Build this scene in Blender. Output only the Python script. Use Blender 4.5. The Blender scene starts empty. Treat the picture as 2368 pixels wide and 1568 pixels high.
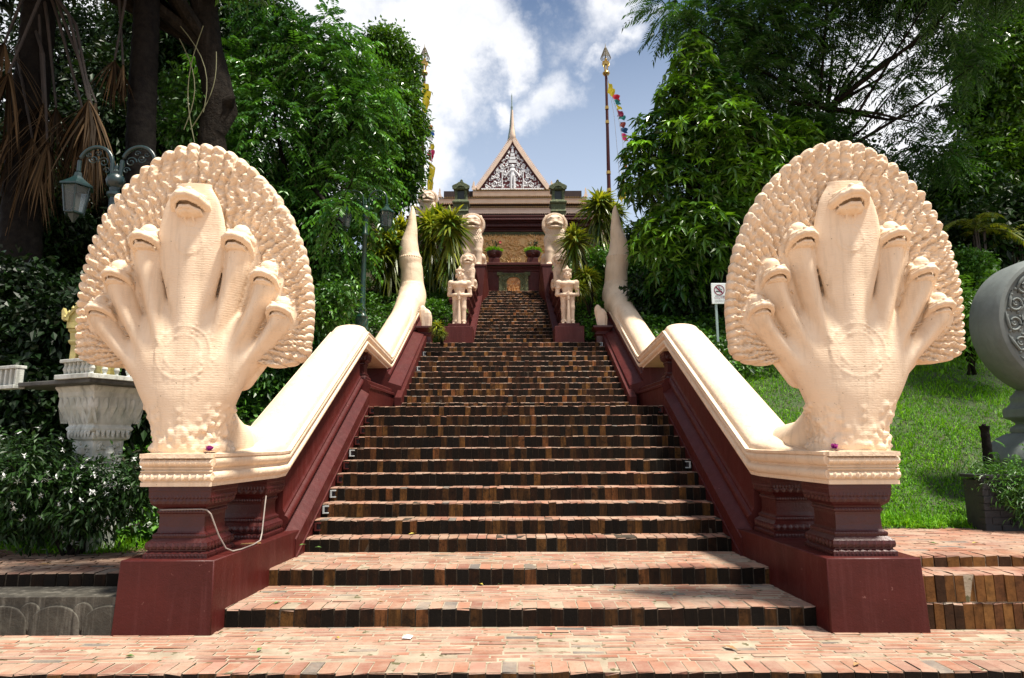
import bpy, math, random
import numpy as np
from mathutils import Vector, Matrix
S = bpy.context.scene
C = S.collection
R = math.radians
# ---------------------------------------------------------------- camera, sky, sun, exposure
cam = bpy.data.cameras.new('camera'); camo = bpy.data.objects.new('camera', cam); C.objects.link(camo)
CAMX, EYE, TILT, ROLL, FPX = -0.063, 1.522, R(9.175), R(0.2), 2560 / 1.7304
camo.location = (CAMX, 0, EYE)
camo.rotation_euler = (Matrix.Rotation(R(90) + TILT, 3, 'X') @ Matrix.Rotation(-ROLL, 3, 'Z')).to_euler()
cam.lens = 22.5; cam.sensor_width = 36; cam.clip_end = 4000; cam.clip_start = 0.05
S.camera = camo
SUN_EL, SUN_AZ = 69.0, 117.0            # azimuth from +Y towards +X
w = bpy.data.worlds.new('World'); S.world = w; w.use_nodes = True
def N(nt, typ, loc=None, **kw):
    n = nt.nodes.new(typ)
    for k, v in kw.items():
        if k.startswith('i_'): 
            key = k[2:]
            n.inputs[int(key) if key.isdigit() else key.replace('_', ' ')].default_value = v
        else: setattr(n, k, v)
    return n
def mth(nt, op, a, b=None, c=None, clamp=False):
    n = nt.nodes.new('ShaderNodeMath'); n.operation = op; n.use_clamp = clamp
    for i, x in enumerate((a, b, c)):
        if x is None: continue
        if hasattr(x, 'node'): nt.links.new(x, n.inputs[i])
        else: n.inputs[i].default_value = x
    return n.outputs[0]
def mixc(nt, fac, a, b, blend='MIX'):
    n = nt.nodes.new('ShaderNodeMix'); n.data_type = 'RGBA'; n.blend_type = blend
    for i, x in ((0, fac), (6, a), (7, b)):
        if hasattr(x, 'node'): nt.links.new(x, n.inputs[i])
        elif i == 0: n.inputs[0].default_value = x
        else: n.inputs[i].default_value = (*x[:3], 1)
    return n.outputs[2]
def ramp(nt, fac, stops):
    n = nt.nodes.new('ShaderNodeValToRGB'); el = n.color_ramp.elements
    while len(el) < len(stops): el.new(0.5)
    for e, (p, c) in zip(el, stops):
        e.position = p; e.color = (c, c, c, 1) if not hasattr(c, '__len__') else (*c[:3], 1)
    nt.links.new(fac, n.inputs[0]); return n.outputs[0]
def noise(nt, vec, scale, detail=5, rough=.55, dist=0):
    n = N(nt, 'ShaderNodeTexNoise', i_Scale=scale, i_Detail=detail, i_Roughness=rough, i_Distortion=dist)
    if vec is not None: nt.links.new(vec, n.inputs['Vector'])
    return n.outputs['Fac']
nt = w.node_tree; nt.nodes.clear()
sky = N(nt, 'ShaderNodeTexSky', sky_type='NISHITA', sun_disc=False, sun_elevation=R(SUN_EL), sun_rotation=R(SUN_AZ), air_density=1.0, dust_density=1.2, ozone_density=1.0)
geo = nt.nodes.new('ShaderNodeTexCoord'); D = geo.outputs['Generated']
def dirv(px, py):      # a direction in the sky from the calibrated photograph
    u = (px - 1183.5) / FPX; v = -(py - 784) / FPX
    cr, sr = math.cos(ROLL), math.sin(ROLL); u, v = u * cr + v * sr, -u * sr + v * cr
    c, s = math.cos(TILT), math.sin(TILT)
    return Vector((u, c - v * s, s + v * c))
def at(px, py, Y):
    d = dirv(px, py); k = Y / d.y
    return (CAMX + d.x * k, Y, EYE + d.z * k)
# clouds: billowing noise gathered round a few cloud centres in the sky
wob = N(nt, 'ShaderNodeTexNoise', i_Scale=5.0, i_Detail=7, i_Roughness=.62); nt.links.new(D, wob.inputs['Vector'])
sub = N(nt, 'ShaderNodeVectorMath', operation='SUBTRACT'); nt.links.new(wob.outputs['Color'], sub.inputs[0]); sub.inputs[1].default_value = (.5, .5, .5)
scl = N(nt, 'ShaderNodeVectorMath', operation='SCALE'); nt.links.new(sub.outputs[0], scl.inputs[0]); scl.inputs['Scale'].default_value = .30
addv = N(nt, 'ShaderNodeVectorMath', operation='ADD'); nt.links.new(D, addv.inputs[0]); nt.links.new(scl.outputs[0], addv.inputs[1])
DW = addv.outputs[0]
def blob(px, py, rad, soft, squash=1.0):
    d = dirv(px, py).normalized()
    s_ = N(nt, 'ShaderNodeVectorMath', operation='SUBTRACT'); nt.links.new(DW, s_.inputs[0]); s_.inputs[1].default_value = d
    l_ = N(nt, 'ShaderNodeVectorMath', operation='LENGTH'); nt.links.new(s_.outputs[0], l_.inputs[0])
    m = N(nt, 'ShaderNodeMapRange', clamp=True); m.interpolation_type = 'SMOOTHSTEP'
    nt.links.new(l_.outputs['Value'], m.inputs[0])
    m.inputs[1].default_value = rad / FPX * 1.0 + soft; m.inputs[2].default_value = max(0, rad / FPX - soft); m.inputs[3].default_value = 0; m.inputs[4].default_value = 1
    return m.outputs[0]
cl = None
for args in ((640, 150, 300, .05), (960, 140, 170, .035), (1100, 95, 105, .03), (1190, 110, 70, .025), (1050, 235, 90, .03), (985, 330, 75, .03), (930, 420, 90, .035), (1320, 215, 58, .028), (1265, 255, 30, .03), (1385, 10, 34, .05), (1440, 92, 16, .04), (2060, 230, 190, .06), (2330, 60, 120, .06), (250, 250, 300, .08), (1190, 275, 16, .03)):
    b = blob(*args); cl = b if cl is None else mth(nt, 'MAXIMUM', cl, b)
# the rest of the sky dome (behind and beside the camera): broken cloud
bro = ramp(nt, noise(nt, D, 3.1, 6, .6), [(.42, 0), (.6, 1)])
sepd = nt.nodes.new('ShaderNodeSeparateXYZ'); nt.links.new(D, sepd.inputs[0])
back = ramp(nt, mth(nt, 'MULTIPLY_ADD', sepd.outputs[1], -1.0, .5), [(.0, 0), (.35, 1)])
cl = mth(nt, 'MAXIMUM', cl, mth(nt, 'MULTIPLY', bro, back))
cl = mth(nt, 'MULTIPLY', cl, ramp(nt, noise(nt, DW, 9, 6, .6), [(.2, .62), (.6, 1.0)]), clamp=True)
shade = ramp(nt, noise(nt, DW, 3.5, 5, .55), [(.3, .72), (.7, 1.0)])
cloudcol = mixc(nt, shade, (9.0, 9.4, 10.2), (13.5, 13.5, 13.8))
haze = ramp(nt, sepd.outputs[2], [(.28, .88), (.46, .50), (.62, .06)])
base = mixc(nt, haze, mixc(nt, 1.0, sky.outputs[0], (.98, 1.16, 1.30), 'MULTIPLY'), (8.4, 9.8, 12.0))
bg = N(nt, 'ShaderNodeBackground', i_Strength=.050); nt.links.new(mixc(nt, cl, base, cloudcol), bg.inputs['Color'])
nt.links.new(bg.outputs[0], N(nt, 'ShaderNodeOutputWorld').inputs[0])
sl = bpy.data.lights.new('sun', 'SUN'); sl.energy = 4.9; sl.angle = R(7); sl.color = (1, .93, .82)
slo = bpy.data.objects.new('sun', sl); C.objects.link(slo)
sd = Vector((math.sin(R(SUN_AZ)) * math.cos(R(SUN_EL)), math.cos(R(SUN_AZ)) * math.cos(R(SUN_EL)), math.sin(R(SUN_EL))))
slo.rotation_euler = sd.to_track_quat('Z', 'Y').to_euler(); slo.location = (10, 0, 30)
S.view_settings.view_transform = 'Standard'; S.view_settings.look = 'None'
S.view_settings.exposure = 0.80; S.view_settings.gamma = 1
S.render.engine = 'CYCLES'; S.cycles.max_bounces = 5; S.cycles.diffuse_bounces = 3; S.cycles.glossy_bounces = 2
S.cycles.transmission_bounces = 3; S.cycles.transparent_max_bounces = 6; S.cycles.use_denoising = True
S.cycles.caustics_reflective = False; S.cycles.caustics_refractive = False

# ---------------------------------------------------------------- helpers
rng = np.random.default_rng(7); random.seed(7)
def tag(o, label=None, cat=None, group=None, kind=None):
    if label: o['label'] = label
    if cat: o['category'] = cat
    if group: o['group'] = group
    if kind: o['kind'] = kind
    return o
def empty(name, loc, label, cat, group=None, rz=0):
    o = bpy.data.objects.new(name, None); C.objects.link(o); o.location = loc; o.rotation_euler = (0, 0, rz); o.empty_display_size = .2
    return tag(o, label, cat, group)
def link(name, me, parent=None):
    o = bpy.data.objects.new(name, me); C.objects.link(o)
    if parent is not None:            # geometry is written in world space; keep it there under its thing
        o.parent = parent
        o.matrix_parent_inverse = Matrix.LocRotScale(parent.location, parent.rotation_euler, parent.scale).inverted()
    return o
def mesh(name, V, F, mat, parent=None, smooth=False, col=None, matidx=None, local=False):
    """V (n,3); F a list of faces or an (m,4)/(m,3) array"""
    me = bpy.data.meshes.new(name); V = np.asarray(V, dtype=np.float32)
    if isinstance(F, np.ndarray):
        m, k = F.shape
        me.vertices.add(len(V)); me.vertices.foreach_set('co', V.ravel())
        me.loops.add(m * k); me.loops.foreach_set('vertex_index', F.astype(np.int32).ravel())
        me.polygons.add(m); me.polygons.foreach_set('loop_start', np.arange(0, m * k, k, dtype=np.int32))
        me.polygons.foreach_set('loop_total', np.full(m, k, dtype=np.int32))
    else:
        me.from_pydata(V.tolist(), [], F)
    nf = len(me.polygons)
    for mm in (mat if isinstance(mat, (list, tuple)) else [mat]): me.materials.append(mm)
    if matidx is not None: me.polygons.foreach_set('material_index', np.asarray(matidx, dtype=np.int32))
    me.polygons.foreach_set('use_smooth', np.full(nf, smooth, dtype=bool))
    if col is not None:
        a = me.attributes.new('Col', 'FLOAT_COLOR', 'FACE'); c4 = np.ones((nf, 4), np.float32); c4[:, :np.asarray(col).shape[1]] = col
        a.data.foreach_set('color', c4.ravel())
    me.update(calc_edges=True)
    if local:
        o = bpy.data.objects.new(name, me); C.objects.link(o); o.parent = parent; return o
    return link(name, me, parent)
class MB:
    """collects simple solids into one mesh"""
    def __init__(s): s.V = []; s.F = []; s.n = 0; s.c = []
    def add(s, V, F, c=None):
        V = np.asarray(V, float); s.V.append(V); s.F += [[i + s.n for i in f] for f in F]; s.n += len(V)
        s.c += [c if c is not None else (1, 1, 1)] * len(F)
    def box(s, x0, x1, y0, y1, z0, z1, c=None):
        V = [(x0, y0, z0), (x1, y0, z0), (x1, y1, z0), (x0, y1, z0), (x0, y0, z1), (x1, y0, z1), (x1, y1, z1), (x0, y1, z1)]
        s.add(V, [(0, 3, 2, 1), (4, 5, 6, 7), (0, 1, 5, 4), (1, 2, 6, 5), (2, 3, 7, 6), (3, 0, 4, 7)], c)
    def tube(s, P, rad, n=8, cap=True, c=None):
        P = [Vector(p) for p in P]; rad = rad if hasattr(rad, '__len__') else [rad] * len(P); V = []; up = Vector((0, 0, 1))
        for i, p in enumerate(P):
            t = (P[min(i + 1, len(P) - 1)] - P[max(i - 1, 0)]).normalized()
            a = t.cross(up if abs(t.z) < .95 else Vector((1, 0, 0))).normalized(); b = a.cross(t)
            for j in range(n):
                q = 2 * math.pi * j / n; V.append(p + (a * math.cos(q) + b * math.sin(q)) * rad[i])
        F = [(i * n + j, i * n + (j + 1) % n, (i + 1) * n + (j + 1) % n, (i + 1) * n + j) for i in range(len(P) - 1) for j in range(n)]
        if cap: F += [tuple(reversed(range(n))), tuple(range((len(P) - 1) * n, len(P) * n))]
        F = [tuple(reversed(f)) for f in F]
        s.add([tuple(v) for v in V], F, c)
    def lathe(s, prof, cx, cy, n=16, square=False, c=None, sx=1, sy=1):
        """prof: (radius, z) from the bottom up; square: four flat sides"""
        V = []; k = 4 if square else n
        for r_, z in prof:
            for j in range(k):
                if square: a, b = ((-1, -1), (1, -1), (1, 1), (-1, 1))[j]; V.append((cx + a * r_ * sx, cy + b * r_ * sy, z))
                else: q = 2 * math.pi * j / k; V.append((cx + r_ * sx * math.cos(q), cy + r_ * sy * math.sin(q), z))
        m = len(prof)
        F = [(i * k + j, i * k + (j + 1) % k, (i + 1) * k + (j + 1) % k, (i + 1) * k + j) for i in range(m - 1) for j in range(k)]
        F += [tuple(reversed(range(k))), tuple(range((m - 1) * k, m * k))]
        s.add(V, F, c)
    def prism(s, poly, a, b, axis='y', c=None):
        """poly in the plane across the axis, extruded from a to b"""
        n = len(poly); V = []
        for t in (a, b):
            for p, q in poly: V.append((p, t, q) if axis == 'y' else (t, p, q) if axis == 'x' else (p, q, t))
        F = [tuple(range(n)), tuple(reversed(range(n, 2 * n)))] + [(i, i + n, (i + 1) % n + n, (i + 1) % n) for i in range(n)]
        s.add(V, F, c)
    def mirror_x(s):
        for v in s.V: v[:, 0] *= -1
        s.F = [list(reversed(f)) for f in s.F]; return s
    def build(s, name, mat, parent=None, smooth=False, bevel=0, seg=2, angle=35):
        o = mesh(name, np.concatenate(s.V), [list(map(int, f)) for f in s.F], mat, parent, smooth, np.array(s.c, float))
        fix_normals(o)
        if bevel:
            m = o.modifiers.new('bevel', 'BEVEL'); m.width = bevel; m.segments = seg; m.limit_method = 'ANGLE'; m.angle_limit = R(angle)
        return o
import bmesh
def fix_normals(o):
    bm = bmesh.new(); bm.from_mesh(o.data); bmesh.ops.recalc_face_normals(bm, faces=bm.faces); bm.to_mesh(o.data); bm.free()
def sm(o, ang=40):
    o.data.polygons.foreach_set('use_smooth', np.ones(len(o.data.polygons), bool))
    try: o.data.set_sharp_from_angle(angle=R(ang))
    except Exception: pass
    return o
def copy_tree(o, parent=None):
    c = o.copy(); C.objects.link(c)
    if parent is not None: c.parent = parent
    for ch in list(o.children): copy_tree(ch, c)
    return c

# ---------------------------------------------------------------- materials
def base_mat(name):
    m = bpy.data.materials.new(name); m.use_nodes = True; nt = m.node_tree
    return m, nt, nt.nodes['Principled BSDF']
def pmat(name, c, c2=None, rough=.6, scale=3, bump=.15, bscale=60, metal=0, spec=.5, speck=None, coat=0, bdist=.01, streak=None, attr=False):
    """a weathered surface: two tones mixed by noise, grain in the bump, an optional speckle and run-down streaks"""
    m, nt, b = base_mat(name)
    tc = nt.nodes.new('ShaderNodeTexCoord').outputs['Object']
    c2 = c2 or tuple(x * .75 for x in c)
    col = mixc(nt, ramp(nt, noise(nt, tc, scale, 8, .6), [(.35, 0), (.68, 1)]), c, c2)
    if attr:
        at_ = N(nt, 'ShaderNodeAttribute', attribute_name='Col'); col = mixc(nt, 1.0, col, at_.outputs['Color'], 'MULTIPLY')
    if streak:
        mp = N(nt, 'ShaderNodeMapping', i_Scale=(9, 9, .7)); nt.links.new(tc, mp.inputs[0])
        col = mixc(nt, ramp(nt, noise(nt, mp.outputs[0], 1.6, 6, .65), [(.5, 0), (.72, streak[1])]), col, streak[0])
    if speck:
        col = mixc(nt, ramp(nt, noise(nt, tc, speck[1], 3, .5), [(speck[2], 0), (speck[2] + .05, 1)]), col, speck[0])
    nt.links.new(col, b.inputs['Base Color'])
    r_ = mth(nt, 'MULTIPLY_ADD', noise(nt, tc, scale * 3, 4), .3, rough - .15, True); nt.links.new(r_, b.inputs['Roughness'])
    b.inputs['Metallic'].default_value = metal; b.inputs['Specular IOR Level'].default_value = spec; b.inputs['Coat Weight'].default_value = coat
    if bump:
        bp = N(nt, 'ShaderNodeBump', i_Strength=bump, i_Distance=bdist)
        h = mth(nt, 'ADD', noise(nt, tc, bscale, 6, .65), mth(nt, 'MULTIPLY', noise(nt, tc, bscale * .22, 3), 1.5))
        nt.links.new(h, bp.inputs['Height']); nt.links.new(bp.outputs[0], b.inputs['Normal'])
    return m
def leafmat(name, c, c2, rough=.42, trans=.3, spec=.5, tint=None):
    """foliage: tone per leaf from the Col attribute (r mixes two greens, g is brightness)"""
    m, nt, b = base_mat(name)
    a = N(nt, 'ShaderNodeAttribute', attribute_name='Col'); sp = nt.nodes.new('ShaderNodeSeparateColor'); nt.links.new(a.outputs['Color'], sp.inputs[0])
    col = mixc(nt, sp.outputs[0], c, c2)
    vm = N(nt, 'ShaderNodeVectorMath', operation='SCALE'); nt.links.new(col, vm.inputs[0]); nt.links.new(sp.outputs[1], vm.inputs['Scale'])
    nt.links.new(vm.outputs[0], b.inputs['Base Color']); b.inputs['Roughness'].default_value = rough; b.inputs['Specular IOR Level'].default_value = spec
    tr = nt.nodes.new('ShaderNodeBsdfTranslucent')
    tcol = mixc(nt, 1.0, vm.outputs[0], tint or (1.5, 1.35, .5), 'MULTIPLY'); nt.links.new(tcol, tr.inputs['Color'])
    mx = N(nt, 'ShaderNodeMixShader', i_0=trans); nt.links.new(b.outputs[0], mx.inputs[1]); nt.links.new(tr.outputs[0], mx.inputs[2])
    nt.links.new(mx.outputs[0], nt.nodes['Material Output'].inputs[0])
    return m
CREAM = pmat('cream_paint', (.82, .65, .475), (.75, .565, .39), rough=.64, scale=2.2, bump=.75, bscale=34, speck=((.30, .22, .14), 34, .705), bdist=.010, streak=((.50, .38, .26), .50))
CREAMD = pmat('cream_stucco', (.78, .63, .48), (.66, .50, .36), rough=.7, scale=3, bump=.4, bscale=40, speck=((.25, .2, .15), 30, .72))
RED = pmat('oxblood_paint', (.072, .0092, .0070), (.054, .0072, .0056), rough=.5, scale=2.5, bump=.22, bscale=70, spec=.28, speck=((.17, .065, .055), 21, .715), streak=((.105, .026, .024), .6))
REDD = pmat('oxblood_carved', (.060, .0076, .0066), (.040, .0052, .0046), rough=.40, scale=4, bump=.4, bscale=40)
# ---------------------------------------------------------------- sculpting: distance fields polygonised by surface nets
class Vol:
    def __init__(s, lo, hi, h):
        s.lo = np.array(lo, np.float32); s.h = h
        s.ax = [np.arange(lo[i], hi[i] + h, h, dtype=np.float32) for i in range(3)]
        s.d = np.full([len(a) for a in s.ax], 1.0, np.float32)
    def win(s, lo, hi):
        sl_ = []
        for i in range(3):
            a = int(np.clip(np.floor((lo[i] - s.lo[i]) / s.h), 0, len(s.ax[i]) - 1)); b = int(np.clip(np.ceil((hi[i] - s.lo[i]) / s.h) + 1, a + 1, len(s.ax[i])))
            sl_.append(slice(a, b))
        return tuple(sl_), s.ax[0][sl_[0]][:, None, None], s.ax[1][sl_[1]][None, :, None], s.ax[2][sl_[2]][None, None, :]
    def put(s, f, lo, hi, k=.0, cut=False):
        pad = k + 2 * s.h
        sl_, X, Y, Z = s.win([a - pad for a in lo], [b + pad for b in hi])
        b = f(X, Y, Z); a = s.d[sl_]
        if cut: b = -b; r = np.maximum(a, b) + (np.maximum(k - np.abs(a - b), 0) ** 2 / (4 * k) if k else 0)
        else: r = np.minimum(a, b) - (np.maximum(k - np.abs(a - b), 0) ** 2 / (4 * k) if k else 0)
        s.d[sl_] = r
    def ell(s, c, r, k=.03, rot=None, cut=False):
        M_ = None if rot is None else np.array(Matrix.Rotation(rot[1], 3, rot[0]).transposed(), np.float32)
        R_ = max(r) if rot is not None else None
        def f(X, Y, Z):
            x, y, z = X - c[0], Y - c[1], Z - c[2]
            if M_ is not None:
                x, y, z = (M_[0, 0] * x + M_[0, 1] * y + M_[0, 2] * z, M_[1, 0] * x + M_[1, 1] * y + M_[1, 2] * z, M_[2, 0] * x + M_[2, 1] * y + M_[2, 2] * z)
            k0 = np.sqrt((x / r[0]) ** 2 + (y / r[1]) ** 2 + (z / r[2]) ** 2) + 1e-6
            k1 = np.sqrt((x / r[0] ** 2) ** 2 + (y / r[1] ** 2) ** 2 + (z / r[2] ** 2) ** 2) + 1e-6
            return k0 * (k0 - 1) / k1
        q = [R_] * 3 if R_ else r
        s.put(f, [c[i] - q[i] for i in range(3)], [c[i] + q[i] for i in range(3)], k, cut)
    def cap(s, a, b, ra, rb=None, k=.02, sy=1.0, cut=False):
        rb = ra if rb is None else rb
        a = np.array(a, np.float32); b = np.array(b, np.float32); ab = b - a; L2 = float(ab @ ab) + 1e-9; rm = max(ra, rb)
        def f(X, Y, Z):
            x, y, z = X - a[0], Y - a[1], Z - a[2]
            t = np.clip((x * ab[0] + y * ab[1] + z * ab[2]) / L2, 0, 1)
            return np.sqrt((x - t * ab[0]) ** 2 + ((y - t * ab[1]) / sy) ** 2 + (z - t * ab[2]) ** 2) - (ra + (rb - ra) * t)
        s.put(f, np.minimum(a, b) - rm, np.maximum(a, b) + rm, k, cut)
    def path(s, pts, rad, k=.02, **kw):
        rad = rad if hasattr(rad, '__len__') else [rad] * len(pts)
        for i in range(len(pts) - 1): s.cap(pts[i], pts[i + 1], rad[i], rad[i + 1], k, **kw)
    def box(s, c, hsz, r=.02, k=.02, cut=False):
        def f(X, Y, Z):
            qx, qy, qz = np.abs(X - c[0]) - hsz[0] + r, np.abs(Y - c[1]) - hsz[1] + r, np.abs(Z - c[2]) - hsz[2] + r
            return np.sqrt(np.maximum(qx, 0) ** 2 + np.maximum(qy, 0) ** 2 + np.maximum(qz, 0) ** 2) + np.minimum(np.maximum(qx, np.maximum(qy, qz)), 0) - r
        s.put(f, [c[i] - hsz[i] for i in range(3)], [c[i] + hsz[i] for i in range(3)], k, cut)
    def ribbon(s, pts, k=.05):
        """a limb along a curve in the x-z plane; each point (x, z, half width, half depth, y centre)"""
        P = np.array(pts, np.float32); n = len(P); tt = np.linspace(0, n - 1, (n - 1) * 10 + 1)
        i0 = np.clip(tt.astype(int), 0, n - 2); fr = (tt - i0)[:, None]
        def cr(j): return P[np.clip(j, 0, n - 1)]
        p0, p1, p2, p3 = cr(i0 - 1), cr(i0), cr(i0 + 1), cr(i0 + 2)
        Q = (.5 * ((2 * p1) + (-p0 + p2) * fr + (2 * p0 - 5 * p1 + 4 * p2 - p3) * fr ** 2 + (-p0 + 3 * p1 - 3 * p2 + p3) * fr ** 3)).astype(np.float32)
        m = Q[:, 2].max(); dm = Q[:, 3].max(); pad = k + .03
        sl_, X, Y, Z = s.win((Q[:, 0].min() - m - pad, Q[:, 4].min() - dm - pad, Q[:, 1].min() - m - pad), (Q[:, 0].max() + m + pad, Q[:, 4].max() + dm + pad, Q[:, 1].max() + m + pad))
        gx = X[:, 0, :] + 0 * Z[:, 0, :]; gz = Z[:, 0, :] + 0 * X[:, 0, :]
        best = np.full(gx.shape, 1e9, np.float32); T = np.zeros(gx.shape, np.float32)
        for j in range(len(Q) - 1):
            ax, az = Q[j, :2]; bx, bz = Q[j + 1, 0] - ax, Q[j + 1, 1] - az; L = bx * bx + bz * bz + 1e-9
            t = np.clip(((gx - ax) * bx + (gz - az) * bz) / L, 0, 1); dd = (gx - ax - t * bx) ** 2 + (gz - az - t * bz) ** 2
            mk = dd < best; best[mk] = dd[mk]; T[mk] = (j + t)[mk]
        ii = np.clip(T.astype(int), 0, len(Q) - 2); fr = T - ii
        W, Dp, Yc = [(Q[ii, c] * (1 - fr) + Q[ii + 1, c] * fr)[:, None, :] for c in (2, 3, 4)]
        sd_ = np.sqrt(best)[:, None, :]
        b = (np.sqrt((sd_ / W) ** 2 + ((Y - Yc) / Dp) ** 2 + 1e-6) - 1) * np.minimum(W, Dp)
        a = s.d[sl_]; s.d[sl_] = np.minimum(a, b) - np.maximum(k - np.abs(a - b), 0) ** 2 / (4 * k)
    def rough(s, amp, fr, seed=1):
        r_ = np.random.default_rng(seed)
        X, Y, Z = s.ax[0][:, None, None], s.ax[1][None, :, None], s.ax[2][None, None, :]
        for _ in range(4):
            q = r_.normal(size=3) * fr; p = r_.uniform(0, 6, 3)
            s.d += (amp * np.sin(q[0] * X + p[0]) * np.sin(q[1] * Y + p[1]) * np.sin(q[2] * Z + p[2])).astype(np.float32)
    def mesh(s, name, mat, parent=None, xf=None, **kw):
        d = s.d; sg = d < 0; cs = np.zeros([n - 1 for n in d.shape], np.int8)
        O = [(a, b, c) for a in (0, 1) for b in (0, 1) for c in (0, 1)]
        sh = cs.shape
        for a, b, c in O: cs += sg[a:a + sh[0], b:b + sh[1], c:c + sh[2]]
        act = (cs > 0) & (cs < 8); I = np.argwhere(act); n = len(I); idx = np.full(sh, -1, np.int32); idx[act] = np.arange(n)
        acc = np.zeros((n, 3)); cnt = np.zeros((n, 1))
        for o in O:
            for ax in range(3):
                if o[ax]: continue
                o2 = list(o); o2[ax] = 1
                d1 = d[I[:, 0] + o[0], I[:, 1] + o[1], I[:, 2] + o[2]]; d2 = d[I[:, 0] + o2[0], I[:, 1] + o2[1], I[:, 2] + o2[2]]
                mk = (d1 < 0) != (d2 < 0); t = np.where(mk, d1 / np.where(d1 == d2, 1, d1 - d2), 0)
                p = np.tile(np.array(o, float), (n, 1)); p[:, ax] += t
                acc[mk] += p[mk]; cnt[mk] += 1
        V = s.lo + s.h * (I + acc / np.maximum(cnt, 1)); F = []
        for ax in range(3):
            b, c = (ax + 1) % 3, (ax + 2) % 3
            A = [slice(None)] * 3; B_ = [slice(None)] * 3; A[ax] = slice(0, -1); B_[ax] = slice(1, None)
            ch = sg[tuple(A)] != sg[tuple(B_)]
            E_ = np.argwhere(ch); ok = (E_[:, b] > 0) & (E_[:, c] > 0) & (E_[:, b] < sh[b]) & (E_[:, c] < sh[c]); E_ = E_[ok]
            q = []
            for db, dc in ((-1, -1), (0, -1), (0, 0), (-1, 0)):
                e = E_.copy(); e[:, b] += db; e[:, c] += dc; q.append(idx[e[:, 0], e[:, 1], e[:, 2]])
            q = np.stack(q, 1); fl = ~sg[E_[:, 0], E_[:, 1], E_[:, 2]]; q[fl] = q[fl][:, ::-1]; F.append(q)
        F = np.concatenate(F)
        if xf is not None: V = xf(V)
        return mesh(name, V, F, mat, parent, True, **kw)

# ---------------------------------------------------------------- stair geometry (solved from the photograph)
HW1, HW2, HW3 = 2.40, 2.134, 1.044
STEP = [(4.591, 0.0), (5.673, .149), (6.549, .307), (7.485, .460)]
for k in range(4, 14): STEP.append((7.485 + (k - 3) * .2992, .46 + (k - 3) * .165))
for k in range(14, 26): STEP.append((11.996 + (k - 14) * .2949, 2.11 + (k - 13) * .1492))
for k in range(26, 45): STEP.append((16.173 + (k - 26) * .3195, 3.90 + (k - 25) * .1515))
ZTOP = STEP[44][1]
def halfw(k): 
    y = STEP[k][0]
    return 20 if k == 0 else 2.467 - .0486 * (y - 6) + .06 if k <= 3 else HW1 + .02 if k <= 13 else HW2 if k <= 25 else HW3
# brick colours
TREAD = np.array([(.355, .165, .108), (.325, .143, .094), (.385, .200, .138), (.29, .130, .093), (.355, .186, .138), (.31, .168, .125), (.16, .135, .122)])
TREAD = TREAD * np.array([.90, .95, .95])
TW = np.array([.25, .2, .16, .15, .12, .08, .04])
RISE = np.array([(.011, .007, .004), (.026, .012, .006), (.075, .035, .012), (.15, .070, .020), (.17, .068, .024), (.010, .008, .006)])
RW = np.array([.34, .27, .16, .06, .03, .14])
def bricks(B, cols):
    """B rows: x0,x1,y0,y1,z0,z1 ; cols (top colour, side colour); worn, rounded nosings"""
    B = np.asarray(B, float); n = len(B)
    idx = np.array([(0, 2, 4), (1, 2, 4), (1, 3, 4), (0, 3, 4), (0, 2, 5), (1, 2, 5), (1, 3, 5), (0, 3, 5), (0, 2, 5), (1, 2, 5)])
    V = B[:, idx]                                             # n,10,3
    V = V + rng.normal(0, .0012, V.shape); V[:, 4:, 2] += rng.normal(0, .0018, (n, 1))
    w1 = np.abs(rng.normal(.010, .004, (n, 2))); w2 = np.abs(rng.normal(.010, .005, (n, 2)))
    V[:, 8:10, 2] -= w1                                       # lower lip of the chamfer (8,9) on the face, upper lip (4,5) on the tread
    V[:, 4:6, 1] += w2
    F = np.array([(4, 5, 6, 7), (8, 9, 5, 4), (0, 1, 9, 8), (1, 2, 6, 5), (3, 0, 8, 4)])
    FF = (F[None] + (np.arange(n) * 10)[:, None, None]).reshape(-1, 4)
    cc = np.repeat(cols[1][:, None, :], 5, 1); cc[:, 0] = cols[0]; cc[:, 1] = cols[0] * rng.uniform(.5, 1.15, (n, 1))
    return V.reshape(-1, 3), FF, cc.reshape(-1, 3)
def pick(pal, wgt, n, patch=0): 
    i = rng.choice(len(pal), n, p=wgt / wgt.sum()); return pal[i] * rng.uniform(.85, 1.15, (n, 1))
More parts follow.
